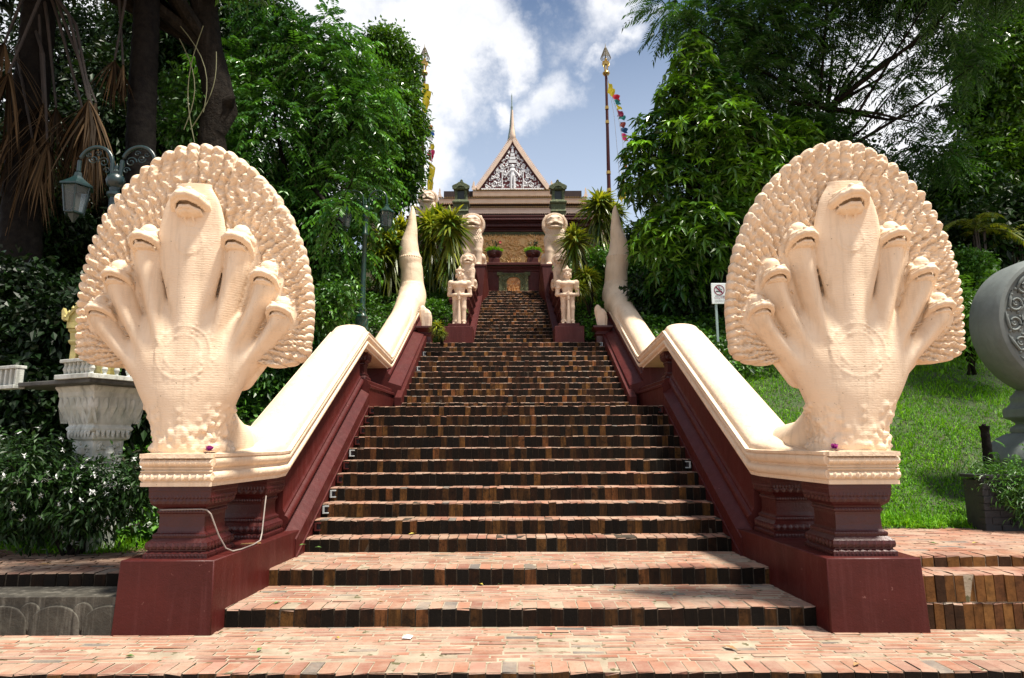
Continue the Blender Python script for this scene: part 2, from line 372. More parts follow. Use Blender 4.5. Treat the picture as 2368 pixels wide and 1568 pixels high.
def brickmat():
    m, nt, b = base_mat('worn_brick')
    tc = nt.nodes.new('ShaderNodeTexCoord').outputs['Object']
    a = N(nt, 'ShaderNodeAttribute', attribute_name='Col')
    g = nt.nodes.new('ShaderNodeNewGeometry'); sp = nt.nodes.new('ShaderNodeSeparateXYZ'); nt.links.new(g.outputs['True Normal'], sp.inputs[0])
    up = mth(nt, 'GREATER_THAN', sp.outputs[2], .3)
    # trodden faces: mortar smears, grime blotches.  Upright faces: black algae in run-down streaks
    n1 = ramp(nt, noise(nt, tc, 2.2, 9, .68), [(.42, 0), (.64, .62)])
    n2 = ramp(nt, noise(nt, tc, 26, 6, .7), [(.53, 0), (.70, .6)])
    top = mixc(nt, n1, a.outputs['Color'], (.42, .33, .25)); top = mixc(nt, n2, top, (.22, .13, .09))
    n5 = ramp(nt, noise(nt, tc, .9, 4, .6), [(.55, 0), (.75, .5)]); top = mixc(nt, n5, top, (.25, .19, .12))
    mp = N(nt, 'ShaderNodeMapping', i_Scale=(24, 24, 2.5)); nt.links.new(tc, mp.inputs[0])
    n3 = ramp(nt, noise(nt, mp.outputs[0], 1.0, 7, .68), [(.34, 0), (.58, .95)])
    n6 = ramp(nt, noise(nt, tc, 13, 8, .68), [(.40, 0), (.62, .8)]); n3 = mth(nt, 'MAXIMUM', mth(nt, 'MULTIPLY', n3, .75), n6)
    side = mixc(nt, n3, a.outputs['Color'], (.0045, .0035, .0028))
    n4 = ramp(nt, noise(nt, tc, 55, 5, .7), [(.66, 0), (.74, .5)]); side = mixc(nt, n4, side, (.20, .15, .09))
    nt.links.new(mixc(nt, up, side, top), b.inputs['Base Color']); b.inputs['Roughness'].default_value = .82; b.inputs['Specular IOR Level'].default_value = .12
    bp = N(nt, 'ShaderNodeBump', i_Strength=.6, i_Distance=.006); nt.links.new(noise(nt, tc, 60, 8, .7), bp.inputs['Height']); nt.links.new(bp.outputs[0], b.inputs['Normal'])
    return m
BRICK = brickmat()
MORTAR = pmat('mortar', (.40, .33, .24), (.25, .20, .14), rough=.9, scale=4, bump=.6, bscale=50, speck=((.10, .09, .04), 12, .6))
MORTARD = pmat('dark_mortar', (.075, .055, .034), (.018, .014, .010), rough=.9, scale=14, bump=.6, bscale=60)

def stair_bricks():
    B, tc_, sc_ = [], [], []
    def row(xa, xb, pitch, gap, y0, y1, z0, z1, tpal=TREAD, tw=TW, spal=RISE, sw=RW, off=None):
        if k > 13: spal = RISE * 1.9
        x = xa - (rng.uniform(0, pitch) if off is None else off * pitch)
        while x < xb:
            wd = pitch * rng.uniform(.92, 1.08)
            a_, b_ = max(x, xa), min(x + wd - gap, xb)
            if b_ - a_ > .015:
                B.append((a_, b_, y0 + rng.normal(0, .002), y1, z0, z1 + rng.normal(0, .0012)))
                tc_.append(pick(tpal, tw, 1)[0]); sc_.append(pick(spal, sw, 1)[0])
            x += wd
    for k, (y, z) in enumerate(STEP):
        hw = halfw(k); yn = STEP[k + 1][0] if k + 1 < len(STEP) else y + 1.6
        z0 = (STEP[k - 1][1] if k else -.17) - .01
        if k <= 3:
            xa, xb = (-6.5, 6.5) if k == 0 else (-hw, hw)
            row(xa, xb, .112, .011, y, y + .21, z0, z)
            d = y + .222
            j = 0
            if k < 3:
                while d < yn + .02:
                    row(xa, xb, .235, .016, d, d + .058, z - .05, z - .001, off=(j * .5) % 1 + .1 * rng.random()); d += .076; j += 1
            else: row(xa, xb, .112, .011, d, yn + .02, z - .05, z)
        else:
            row(-hw, hw, .088, .006, y, y + .20, z0, z)
            dd = min(yn + .02, y + .9)
            if dd > y + .212: row(-hw, hw, .2, .008, y + .212, dd, z - .05, z)
    return bricks(B, (np.array(tc_), np.array(sc_)))
st = empty('staircase', (0, 4.6, 0), 'long straight brick staircase climbing in three flights between the naga balustrades', 'staircase')
Vb, Fb, Cb = stair_bricks()
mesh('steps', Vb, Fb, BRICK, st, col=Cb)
core = MB()
for k, (y, z) in enumerate(STEP):       # mortar bed a little behind the brick faces
    yn = STEP[k + 1][0] if k + 1 < len(STEP) else y + 1.7
    hw = halfw(k) if k else 6.5
    core.box(-hw + .002 * k / 44, hw - .002 * k / 44, y + .006, yn + .012, (STEP[k - 1][1] if k else -.4) - (.30 if k else 0), z - .0035)
core.build('mortar_bed', [MORTAR, MORTARD], st)
mo = bpy.data.objects['mortar_bed']
mi = [0 if p.normal.z > .5 and p.center.z < .45 else 1 for p in mo.data.polygons]; mo.data.polygons.foreach_set('material_index', mi)

# ---------------------------------------------------------------- naga balustrades
def rail_z(Y):        # underside of the cream rail
    return np.interp(Y, [5.5, 7.0, 10.47, 12.65, 16.8], [1.165, 1.165, 3.07, 2.92, 5.06])
def sweep(name, stations, mat, parent, sgn, closed=True, caps=True, smooth_ang=40):
    """stations: list of (Y, [(x, z), ...]) with equal numbers of profile points, built for the right side and mirrored by sgn"""
    V = []; n = len(stations[0][1])
    for Y, pr in stations:
        for x, z in pr: V.append((sgn * x, Y, z))
    F = []
    for i in range(len(stations) - 1):
        for j in range(n if closed else n - 1):
            a, b = i * n + j, i * n + (j + 1) % n
            F.append((a, b, b + n, a + n))
    if caps: F += [tuple(range(n)), tuple(reversed(range((len(stations) - 1) * n, len(stations) * n)))]
    o = mesh(name, V, F, mat, parent); fix_normals(o); return sm(o, smooth_ang)
def rail_profile(Y, zb, xin=2.45, xout=3.06, crown=.14, top=True):
    """moulded edge of the cream rail, rounded snake back on top"""
    m = [(.030, 0), (.030, .035), (.008, .045), (-.004, .06), (-.012, .085), (-.004, .11), (.012, .12), (.03, .13), (.032, .15), (.012, .158), (-.006, .175), (-.014, .20), (-.012, .225), (.004, .24), (-.012, .245), (-.016, .27)]
    L = [(xin + dx, zb + dz) for dx, dz in m]; Rr = [(xout - dx, zb + dz) for dx, dz in reversed(m)]
    c = (xin + xout) / 2; hw = (xout - xin) / 2 - .035; arc = []
    for q in np.linspace(math.pi, 0, 15): arc.append((c + hw * math.cos(q), zb + .275 + crown * max(0, math.sin(q)) ** .75))
    return L + arc + Rr
def block_halfwidth(Y): return 2.467 - .0486 * (Y - 6)
def build_balustrade(sgn, label):
    T = empty('naga_balustrade', (sgn * 2.9, 5.5, 0), label, 'balustrade')
    # plinth block at the foot
    ys = [5.455, 6.2, 7.6]
    sweep('plinth_block', [(y, [(block_halfwidth(y) - (.0 if i else 0), -.02), (block_halfwidth(y) + .012, .578), (3.275, .578), (3.30, -.02)]) for i, y in enumerate(ys)], RED, T, sgn, smooth_ang=20).modifiers.new('bevel', 'BEVEL').width = .008
    # stringer wall along the stairs
    prof = [(0, -.75), (0, .0), (-.014, .0), (-.014, .018), (0, .02), (0, .20), (.012, .21), (.135, .285), (.135, .35), (.115, .362), (.095, .385), (.092, .41), (.105, .435), (.128, .45), (.14, .455), (.14, .485), (.155, .50), (.165, .525), (.17, 1.2)]
    def nose(Y): return np.interp(Y, [7.0, 7.485, 10.47], [.192, .46, 2.11])
    def stat(Y, nz, x0, gap):
        pr = []
        for dx, h in prof:
            z = nz + (h if h < 1.1 else gap)
            pr.append((x0 + dx, z))
        return (Y, pr + [(3.0, pr[-1][1]), (3.0, nz - .75)])
    S1 = []
    for Y in (7.18, 7.485, 9.0, 10.47): S1.append(stat(Y, nose(Y), 2.405, rail_z(Y) - nose(Y) + .03))
    sweep('stringer_wall', S1, RED, T, sgn)
    # landing: podium below, short posts and the dark gap under the level rail
    lp = [(0, -.6), (0, .30), (-.02, .31), (-.02, .345), (.0, .36), (.03, .37), (.03, .42), (.08, .45)]
    pod = [(Y, [(2.40 - .06 * t + dx, 2.11 + h) for dx, h in lp] + [(3.0, 2.56), (3.0, 1.4)]) for Y, t in ((10.474, 0), (12.3, 1))]
    sweep('landing_podium', pod, RED, T, sgn)
    def nose2(Y): return 2.11 + .1492 + (Y - 11.996) * .506
    S2 = []
    for Y in (12.3, 13.4, 15.3, 16.8): S2.append(stat(Y, nose2(Y) - .02, 2.20, rail_z(Y) - nose2(Y) + .05))
    o = sweep('stringer_wall', [(Y, [(x + (.12 if i >= 7 else 0) * 1, z) for i, (x, z) in enumerate(pr)]) for Y, pr in S2], RED, T, sgn)
    lo2 = MB()
    for (ya, yb, za, xa) in ((11.98, 16.9, 1.7, 2.136),):
        lo2.prism([(11.985, 1.6), (16.9, 1.6), (16.9, 4.9), (16.3, 4.60), (11.985, 2.36)], 2.137, 2.26, 'x')
    lo2.prism([(10.3, .6), (17.0, .6), (17.0, 4.6), (12.2, 2.3), (10.3, 2.0)], 2.42, 2.99, 'x')
    if sgn < 0: lo2.mirror_x()
    lo2.build('side_wall', RED, T)
    # posts under the cap and at the landing
    def post(name, cx, cy, h0, h1, hs, hy):
        b = MB(); H = h1 - h0
        pr = [(1.02, 0), (1.02, .07), (.97, .085), (.93, .10), (.93, .115), (.985, .13), (1.0, .17), (.985, .215), (.93, .235), (.89, .25), (.84, .27), (.86, .30), (.85, .325), (.79, .34), (.76, .36), (.74, .42), (.735, .56), (.75, .60), (.79, .615), (.80, .64), (.76, .665), (.78, .685), (.86, .71), (.94, .745), (.97, .79), (.97, .82), (1.0, .835), (1.0, .92), (1.01, .93), (1.01, 1.0)]
        b.lathe([(r_, h0 + t * H) for r_, t in pr], cx * sgn, cy, square=True, sx=hs, sy=hy)
        # carved leaf friezes: rows of small lozenges and petals
        f = b
        for t, rr, wd, hh, pro in ((.045, 1.02, .030, .022, .006), (.172, .985, .060, .040, .014), (.79, .965, .060, .034, .012), (.845, .995, .030, .026, .007), (.31, .85, .026, .018, .006), (.635, .795, .026, .018, .006)):
            for side in range(4):
                L = (hs if side % 2 == 0 else hy) * rr * .94; n = max(4, int(2 * L / wd)); step = 2 * L / n
                for i in range(n):
                    a = -L + (i + .5) * step; z = h0 + t * H
                    P = [(a - step * .46, z, 0), (a, z - hh * .9, pro * .6), (a + step * .46, z, 0), (a, z + hh * .75, pro * .5), (a, z - hh * .15, pro)]
                    Q = []
                    for (u, zz, d_) in P:
                        if side == 0: Q.append((cx * sgn + u, cy - hy * rr - d_, zz))
                        elif side == 2: Q.append((cx * sgn + u, cy + hy * rr + d_, zz))
                        elif side == 1: Q.append((cx * sgn + hs * rr + d_, cy + u, zz))
                        else: Q.append((cx * sgn - hs * rr - d_, cy + u, zz))
                    f.add(Q, [(0, 1, 4), (1, 2, 4), (2, 3, 4), (3, 0, 4)])
        return b.build(name, REDD, T)
    post('pedestal', 2.87, 5.80, .576, 1.168, .262, .262)
    post('pedestal', 2.80, 6.86, .576, 1.168, .262, .262)
    post('pedestal', 2.76, 10.95, 2.50, 3.06, .24, .16)
    # cream rail: cap under the naga, then up, level over the landing, up again
    St = []
    def xi(Y): return np.interp(Y, [5.49, 7.0, 10.47], [2.575, 2.47, 2.45])
    def xo(Y): return np.interp(Y, [5.49, 7.0, 10.47, 12.65], [3.19, 3.10, 3.06, 3.02])
    for Y, cr in ((5.49, .005), (6.1, .006), (6.5, .06), (6.8, .12), (7.02, .14), (7.2, .145), (8.5, .14), (10.2, .13), (10.47, .12), (10.75, .09), (12.3, .12), (12.6, .2), (12.8, .25), (13.5, .27), (15.0, .29), (16.2, .34), (16.8, .36)):
        St.append((Y, rail_profile(Y, float(rail_z(Y)), xi(Y), xo(Y), cr)))
    rail = sweep('rail', St, CREAM, T, sgn, smooth_ang=50)
    # front face mouldings of the cap (returns across the end)
    fm = MB()
    for z0, z1, dy in ((1.166, 1.20, .012), (1.212, 1.275, .040), (1.282, 1.30, .028), (1.305, 1.325, .016), (1.330, 1.395, .052), (1.40, 1.437, .058)):
        n = 6; pr = [(-dy * math.sin(math.pi * i / n) ** .6 if 0 < i < n else 0, z0 + (z1 - z0) * i / n) for i in range(n + 1)]
        if z0 in (1.166, 1.40): pr = [(0, z0), (-dy, z0), (-dy, z1), (0, z1)]
        V = []
        for x in (2.585, 3.18):
            for dy_, z in pr: V.append((sgn * x, 5.492 + dy_, z))
        m_ = len(pr); fm.add(V, [(i, i + 1, i + 1 + m_, i + m_) for i in range(m_ - 1)] + [tuple(range(m_)), tuple(range(2 * m_ - 1, m_ - 1, -1))])
    for z, n, wd, hh in ((1.243, 9, .064, .028), (1.362, 13, .044, .028)):          # beads on the roll mouldings
        for i in range(n):
            x = 2.60 + (i + .5) * (.57 / n)
            P = [(x - wd / 2, 5.46, z), (x, 5.452, z - hh), (x + wd / 2, 5.46, z), (x, 5.452, z + hh), (x, 5.436, z)]
            fm.add([(sgn * a, b, c) for a, b, c in P], [(0, 1, 4), (1, 2, 4), (2, 3, 4), (3, 0, 4)])
    sm(fm.build('cap_moulding', CREAM, rail), 50)
    # tail: the snake's body rising and tapering to a flame tip
    pts = [(16.6, 951, 715, 30), (16.9, 950, 697, 29.5), (17.0, 953, 673, 28.7), (17.0, 952.5, 649, 26.5), (17.0, 952, 625, 25.5), (17.0, 949, 611, 24.8), (17.0, 948.7, 606, 26.2), (17.0, 948.6, 602.5, 26.2), (17.0, 948.3, 599, 24.4), (17.0, 946, 589, 23.3), (17.0, 946, 576, 22.4), (17.0, 946, 563, 20.8), (17.0, 948, 551, 18.2), (17.0, 950, 541, 16.6), (17.0, 952, 527, 14.0), (17.0, 952.2, 512, 11.6), (17.0, 953.2, 500, 9.6), (17.0, 954, 490, 6.6), (17.0, 953.4, 481, 3.8), (17.0, 952.8, 475.5, .6)]
    P, rd = [], []
    for Y, px, py, r_ in pts:
        x, y, z = at(px, py, Y); P.append((abs(x) * sgn, y, z)); rd.append(r_ * Y / FPX)
    P = [(2.735 * sgn, 15.2, 4.25), (2.735 * sgn, 15.9, 4.72), (2.74 * sgn, 16.35, 5.02)] + P; rd = [.12, .22, .285] + rd
    zz = np.array([p[2] for p in P]); rd = list(np.array(rd) * np.interp(zz, [6.0, 6.6, 7.4, 8.3], [1.0, 1.02, .90, .84]))
    pp = np.array(P); q = np.linspace(0, len(P) - 1, 120); pp = np.stack([np.interp(q, range(len(P)), pp[:, i]) for i in range(3)], 1)
    rr = np.interp(q, range(len(P)), rd); rr[6:-14] = np.convolve(rr, [.2, .2, .2, .2, .2], 'same')[6:-14]
    v = Vol((2.25, 14.7, 3.9), (3.55, 17.75, 8.5), .028)      # grown as one body with the end of the rail, so that it sweeps up smoothly
    for i in range(10):
        ya, yb = 14.85 + i * .2, 15.05 + i * .2
        ca, cb = [(2.735, y_, float(rail_z(y_)) + .275 + float(np.interp(y_, [15, 16.2, 16.8], [.29, .34, .36])) - .305 - .16 * max(0, (15.9 - y_))) for y_ in (ya, yb)]
        v.cap(ca, cb, .30, .30, .02)
    pq = pp[(pp[:, 2] > 5.0)]; rq = rr[(pp[:, 2] > 5.0)]
    w2 = Vol((2.25, 14.7, 3.9), (3.55, 17.75, 8.5), .028)
    for i in range(len(pq) - 1): w2.cap((abs(pq[i][0]), pq[i][1], pq[i][2]), (abs(pq[i + 1][0]), pq[i + 1][1], pq[i + 1][2]), float(rq[i]), float(rq[i + 1]), .01)
    k_ = .26; v.d = np.minimum(v.d, w2.d) - np.maximum(k_ - np.abs(v.d - w2.d), 0) ** 2 / (4 * k_)
    tail = v.mesh('tail', CREAM, T, xf=lambda V: V * np.array([sgn, 1, 1]))
    if sgn < 0: tail.data.flip_normals()
    bd = MB(); cx, cy, cz = at(948.7, 598, 17.0); cx = abs(cx) * sgn; rad = 25.2 * 17 / FPX
    for i in range(30):
        a = 2 * math.pi * i / 30; bd.lathe([(.004, cz - .03), (.026, cz - .015), (.03, cz), (.026, cz + .02), (.004, cz + .034)], cx + rad * math.cos(a), cy + rad * math.sin(a), 6)
    sm(bd.build('beaded_collar', CREAM, tail), 60)
    return T

# ---- the seven-headed naga
HOODW = [(.775, .80), (.86, .97), (1.0, 1.05), (1.29, 1.06), (1.52, 1.045), (1.84, .975), (2.17, .84), (2.47, .615), (2.69, .355), (2.82, 0)]
def hood_v(w_): return .03 + .20 * np.clip((w_ - 1.15) / 1.67, 0, 1) ** 1.2
HC = 1.0
def hood_polar():
    Wt = np.array([p[0] for p in HOODW]); Hw = np.array([p[1] for p in HOODW])
    ws = np.concatenate([np.linspace(.775, 2.6, 300), 2.6 + .22 * np.sin(np.linspace(0, 1, 200) * math.pi / 2)])
    hs = np.interp(ws, Wt, Hw); tp = ws > 2.3
    hs[tp] = np.interp(ws[tp], [2.3, 2.47, 2.6, 2.69, 2.75, 2.79, 2.81, 2.82], [.76, .625, .49, .375, .275, .18, .10, 0])
    return np.unwrap(np.arctan2(ws - HC, hs)), np.hypot(ws - HC, hs)
def build_hood(parent, seed=3):
    th, rr = hood_polar(); NR = 56; A0, A1 = -.33, math.pi + .33
    nth = NR * 14; T_ = np.linspace(A0, A1, nth + 1); Tq = np.where(T_ > math.pi / 2, math.pi - T_, T_)
    base = np.interp(Tq, th, rr); lowq = Tq < -.04
    base[lowq] = 1.052 - ((-Tq[lowq] - .04) / .29) ** 2.2 * .34
    r0 = np.random.default_rng(seed)
    fr = (T_ - A0) / (A1 - A0) * NR; ph = r0.uniform(0, 6.28, NR + 2); wb = r0.uniform(.6, 1.6, NR + 2)
    lobe = np.abs(np.sin(math.pi * fr)); ii = np.clip(fr.astype(int), 0, NR - 1)
    lw = r0.uniform(.6, 1.5, NR + 2)[ii]
    base = base * (1 - .020 * lw * (1 - lobe ** .5)) + .005 * (lw - 1)
    nr = 130; q = np.linspace(0, 1, nr); rad = .16 + (q ** .9)[:, None] * (base[None, :] - .16)
    # the carved rows wander a little on their way in from the rim
    wander = .35 * np.sin(rad * 7 + 1.7 * np.sin(T_ * 5)[None, :]) + .22 * np.sin(rad * 19 + T_[None, :] * 11)
    f2 = fr[None, :] + wander * np.clip((base[None, :] - rad) / .12, 0, 1); u_ = f2 % 1; ii2 = np.clip(f2.astype(int), 0, NR)
    row = np.abs(np.sin(math.pi * f2)) ** .7
    u = rad * np.cos(T_); w_ = HC + rad * np.sin(T_)
    s_ = rad; per = 2 * math.pi / .125; pp = ph[ii2]; ww = wb[ii2]
    sw = s_ * per * ww + pp
    curl = np.sin(sw + 2.6 * np.sin(math.pi * 2 * u_) * .5 + 1.2 * np.sin(s_ * 23 + pp)); curl2 = np.sin(s_ * per * 2.3 + pp * 3 + 6 * u_) * np.sin(u_ * 6.28 + s_ * 31)
    eye = np.exp(-(((sw / 6.283) % 1 - .5) ** 2 / .02 + (u_ - .5) ** 2 / .05))          # the little knob in the middle of each curl
    amp = np.clip((base[None, :] - rad) / .05, 0, 1) * np.clip((rad - .25) / .35, .35, 1)
    n2 = sum(a * np.sin(u * fx + p + 2 * np.sin(w_ * 13)) * np.sin(w_ * fz + p2 + 2 * np.sin(u * 17)) for a, fx, fz, p, p2 in ((.007, 47, 41, 1, 2), (.005, 83, 97, 3, 1), (.012, 9, 7, 0, 1), (.004, 140, 120, 2, 5)))
    relief = .034 * row + amp * (.010 * np.clip(curl, -.8, 1) * (.35 + .65 * row) + .010 * curl2 + .011 * eye) + 1.15 * n2 * amp
    rim = np.clip((base[None, :] - rad) / .06, 0, 1); relief = (relief + .03 + .006 * lobe[None, :] * (1 - rim)) * np.sqrt(np.clip(1 - (1 - rim) ** 2, 0, 1))
    front = hood_v(w_) + .027 * np.abs(u) ** 2 + relief; m = nth + 1
    Vf = np.stack([u, -front, w_], -1)
    qb = np.linspace(1, 0, 14); radb = .16 + (qb ** .8)[:, None] * (base[None, :] - .16); ub, wb2 = radb * np.cos(T_), HC + radb * np.sin(T_)
    edge = np.clip((base[None, :] - radb) / .09, 0, 1); back = hood_v(wb2) + .027 * np.abs(ub) ** 2 - .19 * np.sqrt(np.clip(1 - (1 - edge) ** 2, 0, 1)) - .05
    Vb_ = np.stack([ub, -back, wb2], -1)
    V = np.concatenate([Vf.reshape(-1, 3), Vb_.reshape(-1, 3)]); n = nr + 14; g = np.arange(n * m).reshape(n, m)
    F = np.stack([g[:-1, :-1], g[:-1, 1:], g[1:, 1:], g[1:, :-1]], -1).reshape(-1, 4)[:, ::-1]
    ends = [[int(x) for x in g[:, 0]], [int(x) for x in reversed(g[:, -1])]]
    o = mesh('hood', V, F, CREAMN, parent, True, local=True)
    bm = bmesh.new(); bm.from_mesh(o.data); bm.verts.ensure_lookup_table()
    for e in ends: bm.faces.new([bm.verts[i] for i in e])
    bmesh.ops.recalc_face_normals(bm, faces=bm.faces); bm.to_mesh(o.data); bm.free()
    return o
def creambelly():
    m = CREAM.copy(); m.name = 'cream_scaled'; nt = m.node_tree; b = nt.nodes['Principled BSDF']
    tc = nt.nodes.new('ShaderNodeTexCoord').outputs['Object']
    wv = N(nt, 'ShaderNodeTexWave', i_Scale=15.0, i_Distortion=3.6, i_Detail=3, wave_type='BANDS', bands_direction='Z', wave_profile='SIN'); wv.inputs['Detail Scale'].default_value = 2.2
    nt.links.new(tc, wv.inputs['Vector'])
    msk = ramp(nt, noise(nt, tc, 7, 3, .6), [(.36, 0), (.5, 1)])
    mp = N(nt, 'ShaderNodeMapping', i_Scale=(5, 5, 1)); nt.links.new(tc, mp.inputs[0])
    cut = ramp(nt, noise(nt, mp.outputs[0], 5, 3), [(.40, 0), (.5, 1)])
    h = mth(nt, 'MULTIPLY', ramp(nt, wv.outputs['Fac'], [(.0, 0), (.22, 1)]), .5); h = mth(nt, 'MULTIPLY', h, msk)
    h = mth(nt, 'ADD', h, mth(nt, 'MULTIPLY', noise(nt, tc, 45, 6, .65), .35))
    bp = N(nt, 'ShaderNodeBump', i_Strength=.42, i_Distance=.008); nt.links.new(h, bp.inputs['Height']); nt.links.new(bp.outputs[0], b.inputs['Normal'])
    return m
CREAMN = CREAM.copy(); CREAMN.name = 'cream_relief'
CREAMB = creambelly()
def build_naga(T, seed=3):
    """local frame: x right, -y towards the viewer, z up from the cap; feet of the sculpture at the origin"""
    hd = build_hood(T, seed)
    v = Vol((-.98, -.48, -.03), (.98, 1.55, 2.40), .0135)
    # trunk swelling upward into the chest
    v.ribbon([(0, -.10, .30, .21, .02), (0, .10, .285, .22, .0), (0, .33, .35, .215, -.03), (0, .55, .45, .20, -.07), (0, .78, .545, .17, -.09), (0, .90, .56, .15, -.09)], .04)
    v.ell((0, -.10, .84), (.38, .14, .27), .10)
    # the back sweeping down into the rail behind
    v.cap((0, .12, .42), (0, .62, .06), .26, .27, .16); v.cap((0, .62, .06), (0, 1.45, .0), .27, .26, .12)
    v.ell((0, .12, .02), (.33, .32, .07), .1)
    heads = [(0, 2.20, 1.0)] + [(s_ * a, b, c) for a, b, c in ((.40, 1.87, .74), (.645, 1.55, .68), (.785, 1.25, .64)) for s_ in (1, -1)]
    # necks: flat cobra hoods with a rounded throat, standing clear of the fan
    v.ribbon([(0, .98, .20, .13, -.11), (0, 1.2, .185, .11, -.14), (0, 1.42, .218, .085, -.185), (0, 1.68, .278, .07, -.22), (0, 1.95, .296, .06, -.245), (0, 2.2, .245, .055, -.27), (0, 2.36, .16, .05, -.28)], .015)
    v.ribbon([(0, .9, .16, .16, -.11), (0, 1.2, .14, .15, -.13), (0, 1.5, .135, .13, -.155), (0, 1.8, .125, .12, -.185), (0, 2.0, .11, .10, -.20)], .03)
    for s_ in (1, -1):
        N1 = [(.20, .86, .12), (.27, 1.12, .105), (.335, 1.40, .112), (.385, 1.65, .128), (.405, 1.83, .13), (.41, 1.97, .09)]
        N2 = [(.32, .78, .11), (.43, 1.0, .098), (.545, 1.22, .105), (.62, 1.40, .118), (.645, 1.52, .12), (.66, 1.65, .08)]
        N3 = [(.40, .68, .11), (.54, .85, .100), (.68, 1.02, .103), (.76, 1.13, .110), (.79, 1.22, .112), (.80, 1.33, .075)]
        for Q, y0, y1 in ((N1, -.09, -.195), (N2, -.05, -.175), (N3, -.01, -.15)):
            v.ribbon([(s_ * x, z, r_, .105 - .035 * min(i, 3) / 3, y0 + (y1 - y0) * min(1, i / 3.5)) for i, (x, z, r_) in enumerate([(a_, b_, c_ * .88) for a_, b_, c_ in Q])], .010)
            v.ribbon([(s_ * (x + .012), z, r_ * (1.12 + .07 * min(i, 3)), .045, y0 + .045 + (y1 - y0) * min(1, i / 3.5)) for i, (x, z, r_) in enumerate(Q)], .008)
            v.ribbon([(s_ * x, z, r_ * .6, .135 - .02 * min(i, 3) / 3, y0 - .01 + (y1 - y0) * min(1, i / 3.5)) for i, (x, z, r_) in enumerate(Q[:-1])], .03)
    # medallion on the chest, ring of petals, and one under the middle throat
    for (cz, cy_, r_, n) in ((.87, -.262, .235, 26), (1.86, -.33, .115, 16)):
        for k_, f_, t_ in ((0, 1.0, .012), (1, .66, .010)):
            P = [(r_ * f_ * math.cos(a), 0, cz + r_ * f_ * math.sin(a)) for a in np.linspace(0, 2 * math.pi, 33)]
            Q = []
            for x, _, z in P:      # drape the ring on the surface: search the depth where the field changes sign
                i = int((x - v.lo[0]) / v.h); k2 = int((z - v.lo[2]) / v.h); col_ = np.nonzero(v.d[i, :, k2] < 0)[0]
                Q.append((x, v.ax[1][col_[0]] + .002 if len(col_) else cy_, z))
            v.path([(x, y - .004, z) for x, y, z in Q], t_ * .8, .008)
        for i in range(n):
            a = 2 * math.pi * i / n
            for f_ in ((.83,) if n == 16 else (.83, 1.14)):
                x, z = r_ * f_ * math.cos(a), cz + r_ * f_ * math.sin(a); i_ = int((x - v.lo[0]) / v.h); k2 = int((z - v.lo[2]) / v.h); col_ = np.nonzero(v.d[i_, :, k2] < 0)[0]
                if len(col_):
                    y_ = v.ax[1][col_[0]]; e = .016 * (1 if n > 20 else .75)
                    v.ell((x, y_ + .004, z), (e, e * .8, e), .005)
    # raised scales on the lower trunk and flanks, leaf ornament at the front
    r0 = np.random.default_rng(seed + 2)
    for i in range(520):
        a = r0.uniform(-math.pi * .95, 0); z = r0.uniform(.03, .42) ** 1.0; 
        rx = np.interp(z, [0, .33, .55], [.30, .36, .46]); ry = .225
        if abs(math.cos(a)) < .45 and z > .22: continue
        x, y_ = rx * math.cos(a), ry * math.sin(a) - .0
        if abs(math.cos(a)) > .6 and r0.random() < .5: y_ = r0.uniform(-.05, .35); 
        ix = int((x - v.lo[0]) / v.h); kz = int((z - v.lo[2]) / v.h)
        if abs(math.cos(a)) < .8:
            col_ = np.nonzero(v.d[np.clip(ix, 0, v.d.shape[0] - 1), :, kz] < 0)[0]
            if len(col_): y_ = v.ax[1][col_[0]]
            else: continue
        else:
            jy = int((y_ - v.lo[1]) / v.h); row_ = np.nonzero(v.d[:, jy, kz] < 0)[0]
            if not len(row_): continue
            x = v.ax[0][row_[-1] if x > 0 else row_[0]]
        e = r0.uniform(.014, .024); v.ell((x, y_ + .003 + .010 * max(0, z / .42 - .4), z), (e * 1.1, e * .75, e * 1.1), .012)
    for i, (x, z, e) in enumerate([(0, .30, .05), (0, .37, .035), (-.07, .26, .04), (.07, .26, .04), (-.13, .21, .035), (.13, .21, .035), (-.06, .17, .04), (.06, .17, .04), (0, .20, .045), (-.10, .11, .04), (.10, .11, .04), (0, .11, .05), (-.035, .34, .025), (.035, .34, .025)]):
        col_ = np.nonzero(v.d[int((x - v.lo[0]) / v.h), :, int((z - v.lo[2]) / v.h)] < 0)[0]
        v.ell((x, v.ax[1][col_[0]] + .004, z), (e * .75, .016, e), .008)
    v.mesh('body', CREAMB, T, local=True) if False else None
    body = v.mesh('body', CREAMB, None); body.parent = T
    # heads: broad flat snout, the upper lip a thick arch running down both cheeks, lower jaw tucked beneath
    for hx, hz, sc in heads:
        h = Vol((-.27, -.32, -.36), (.27, .34, .34), .0085)
        h.ell((0, .05, -.13), (.10, .12, .17), .05)                           # throat
        h.ell((0, -.02, .045), (.128, .19, .050), .02)                        # upper jaw
        h.ell((0, -.165, .048), (.085, .055, .040), .03)                      # blunt snout
        h.ell((0, .10, .085), (.14, .15, .062), .05); h.cap((0, .10, .07), (0, .34, .16), .105, .12, .08)
        for s_ in (1, -1):
            h.ell((s_ * .092, .01, .105), (.040, .040, .036), .006)           # eyes under brow rolls
            h.path([(s_ * .025, -.01, .135), (s_ * .09, .03, .152), (s_ * .145, .10, .145)], [.012, .020, .015], .01)
            h.ell((s_ * .034, -.195, .080), (.024, .020, .018), .008)         # nostrils
            h.ell((s_ * .15, .12, .02), (.05, .10, .09), .05)                 # cheeks
        lip = [(-.132, .15, -.29), (-.145, .09, -.20), (-.146, .02, -.095), (-.132, -.075, -.022), (-.090, -.170, .012), (-.032, -.215, .028), (.032, -.215, .028), (.090, -.170, .012), (.132, -.075, -.022), (.146, .02, -.095), (.145, .09, -.20), (.132, .15, -.29)]
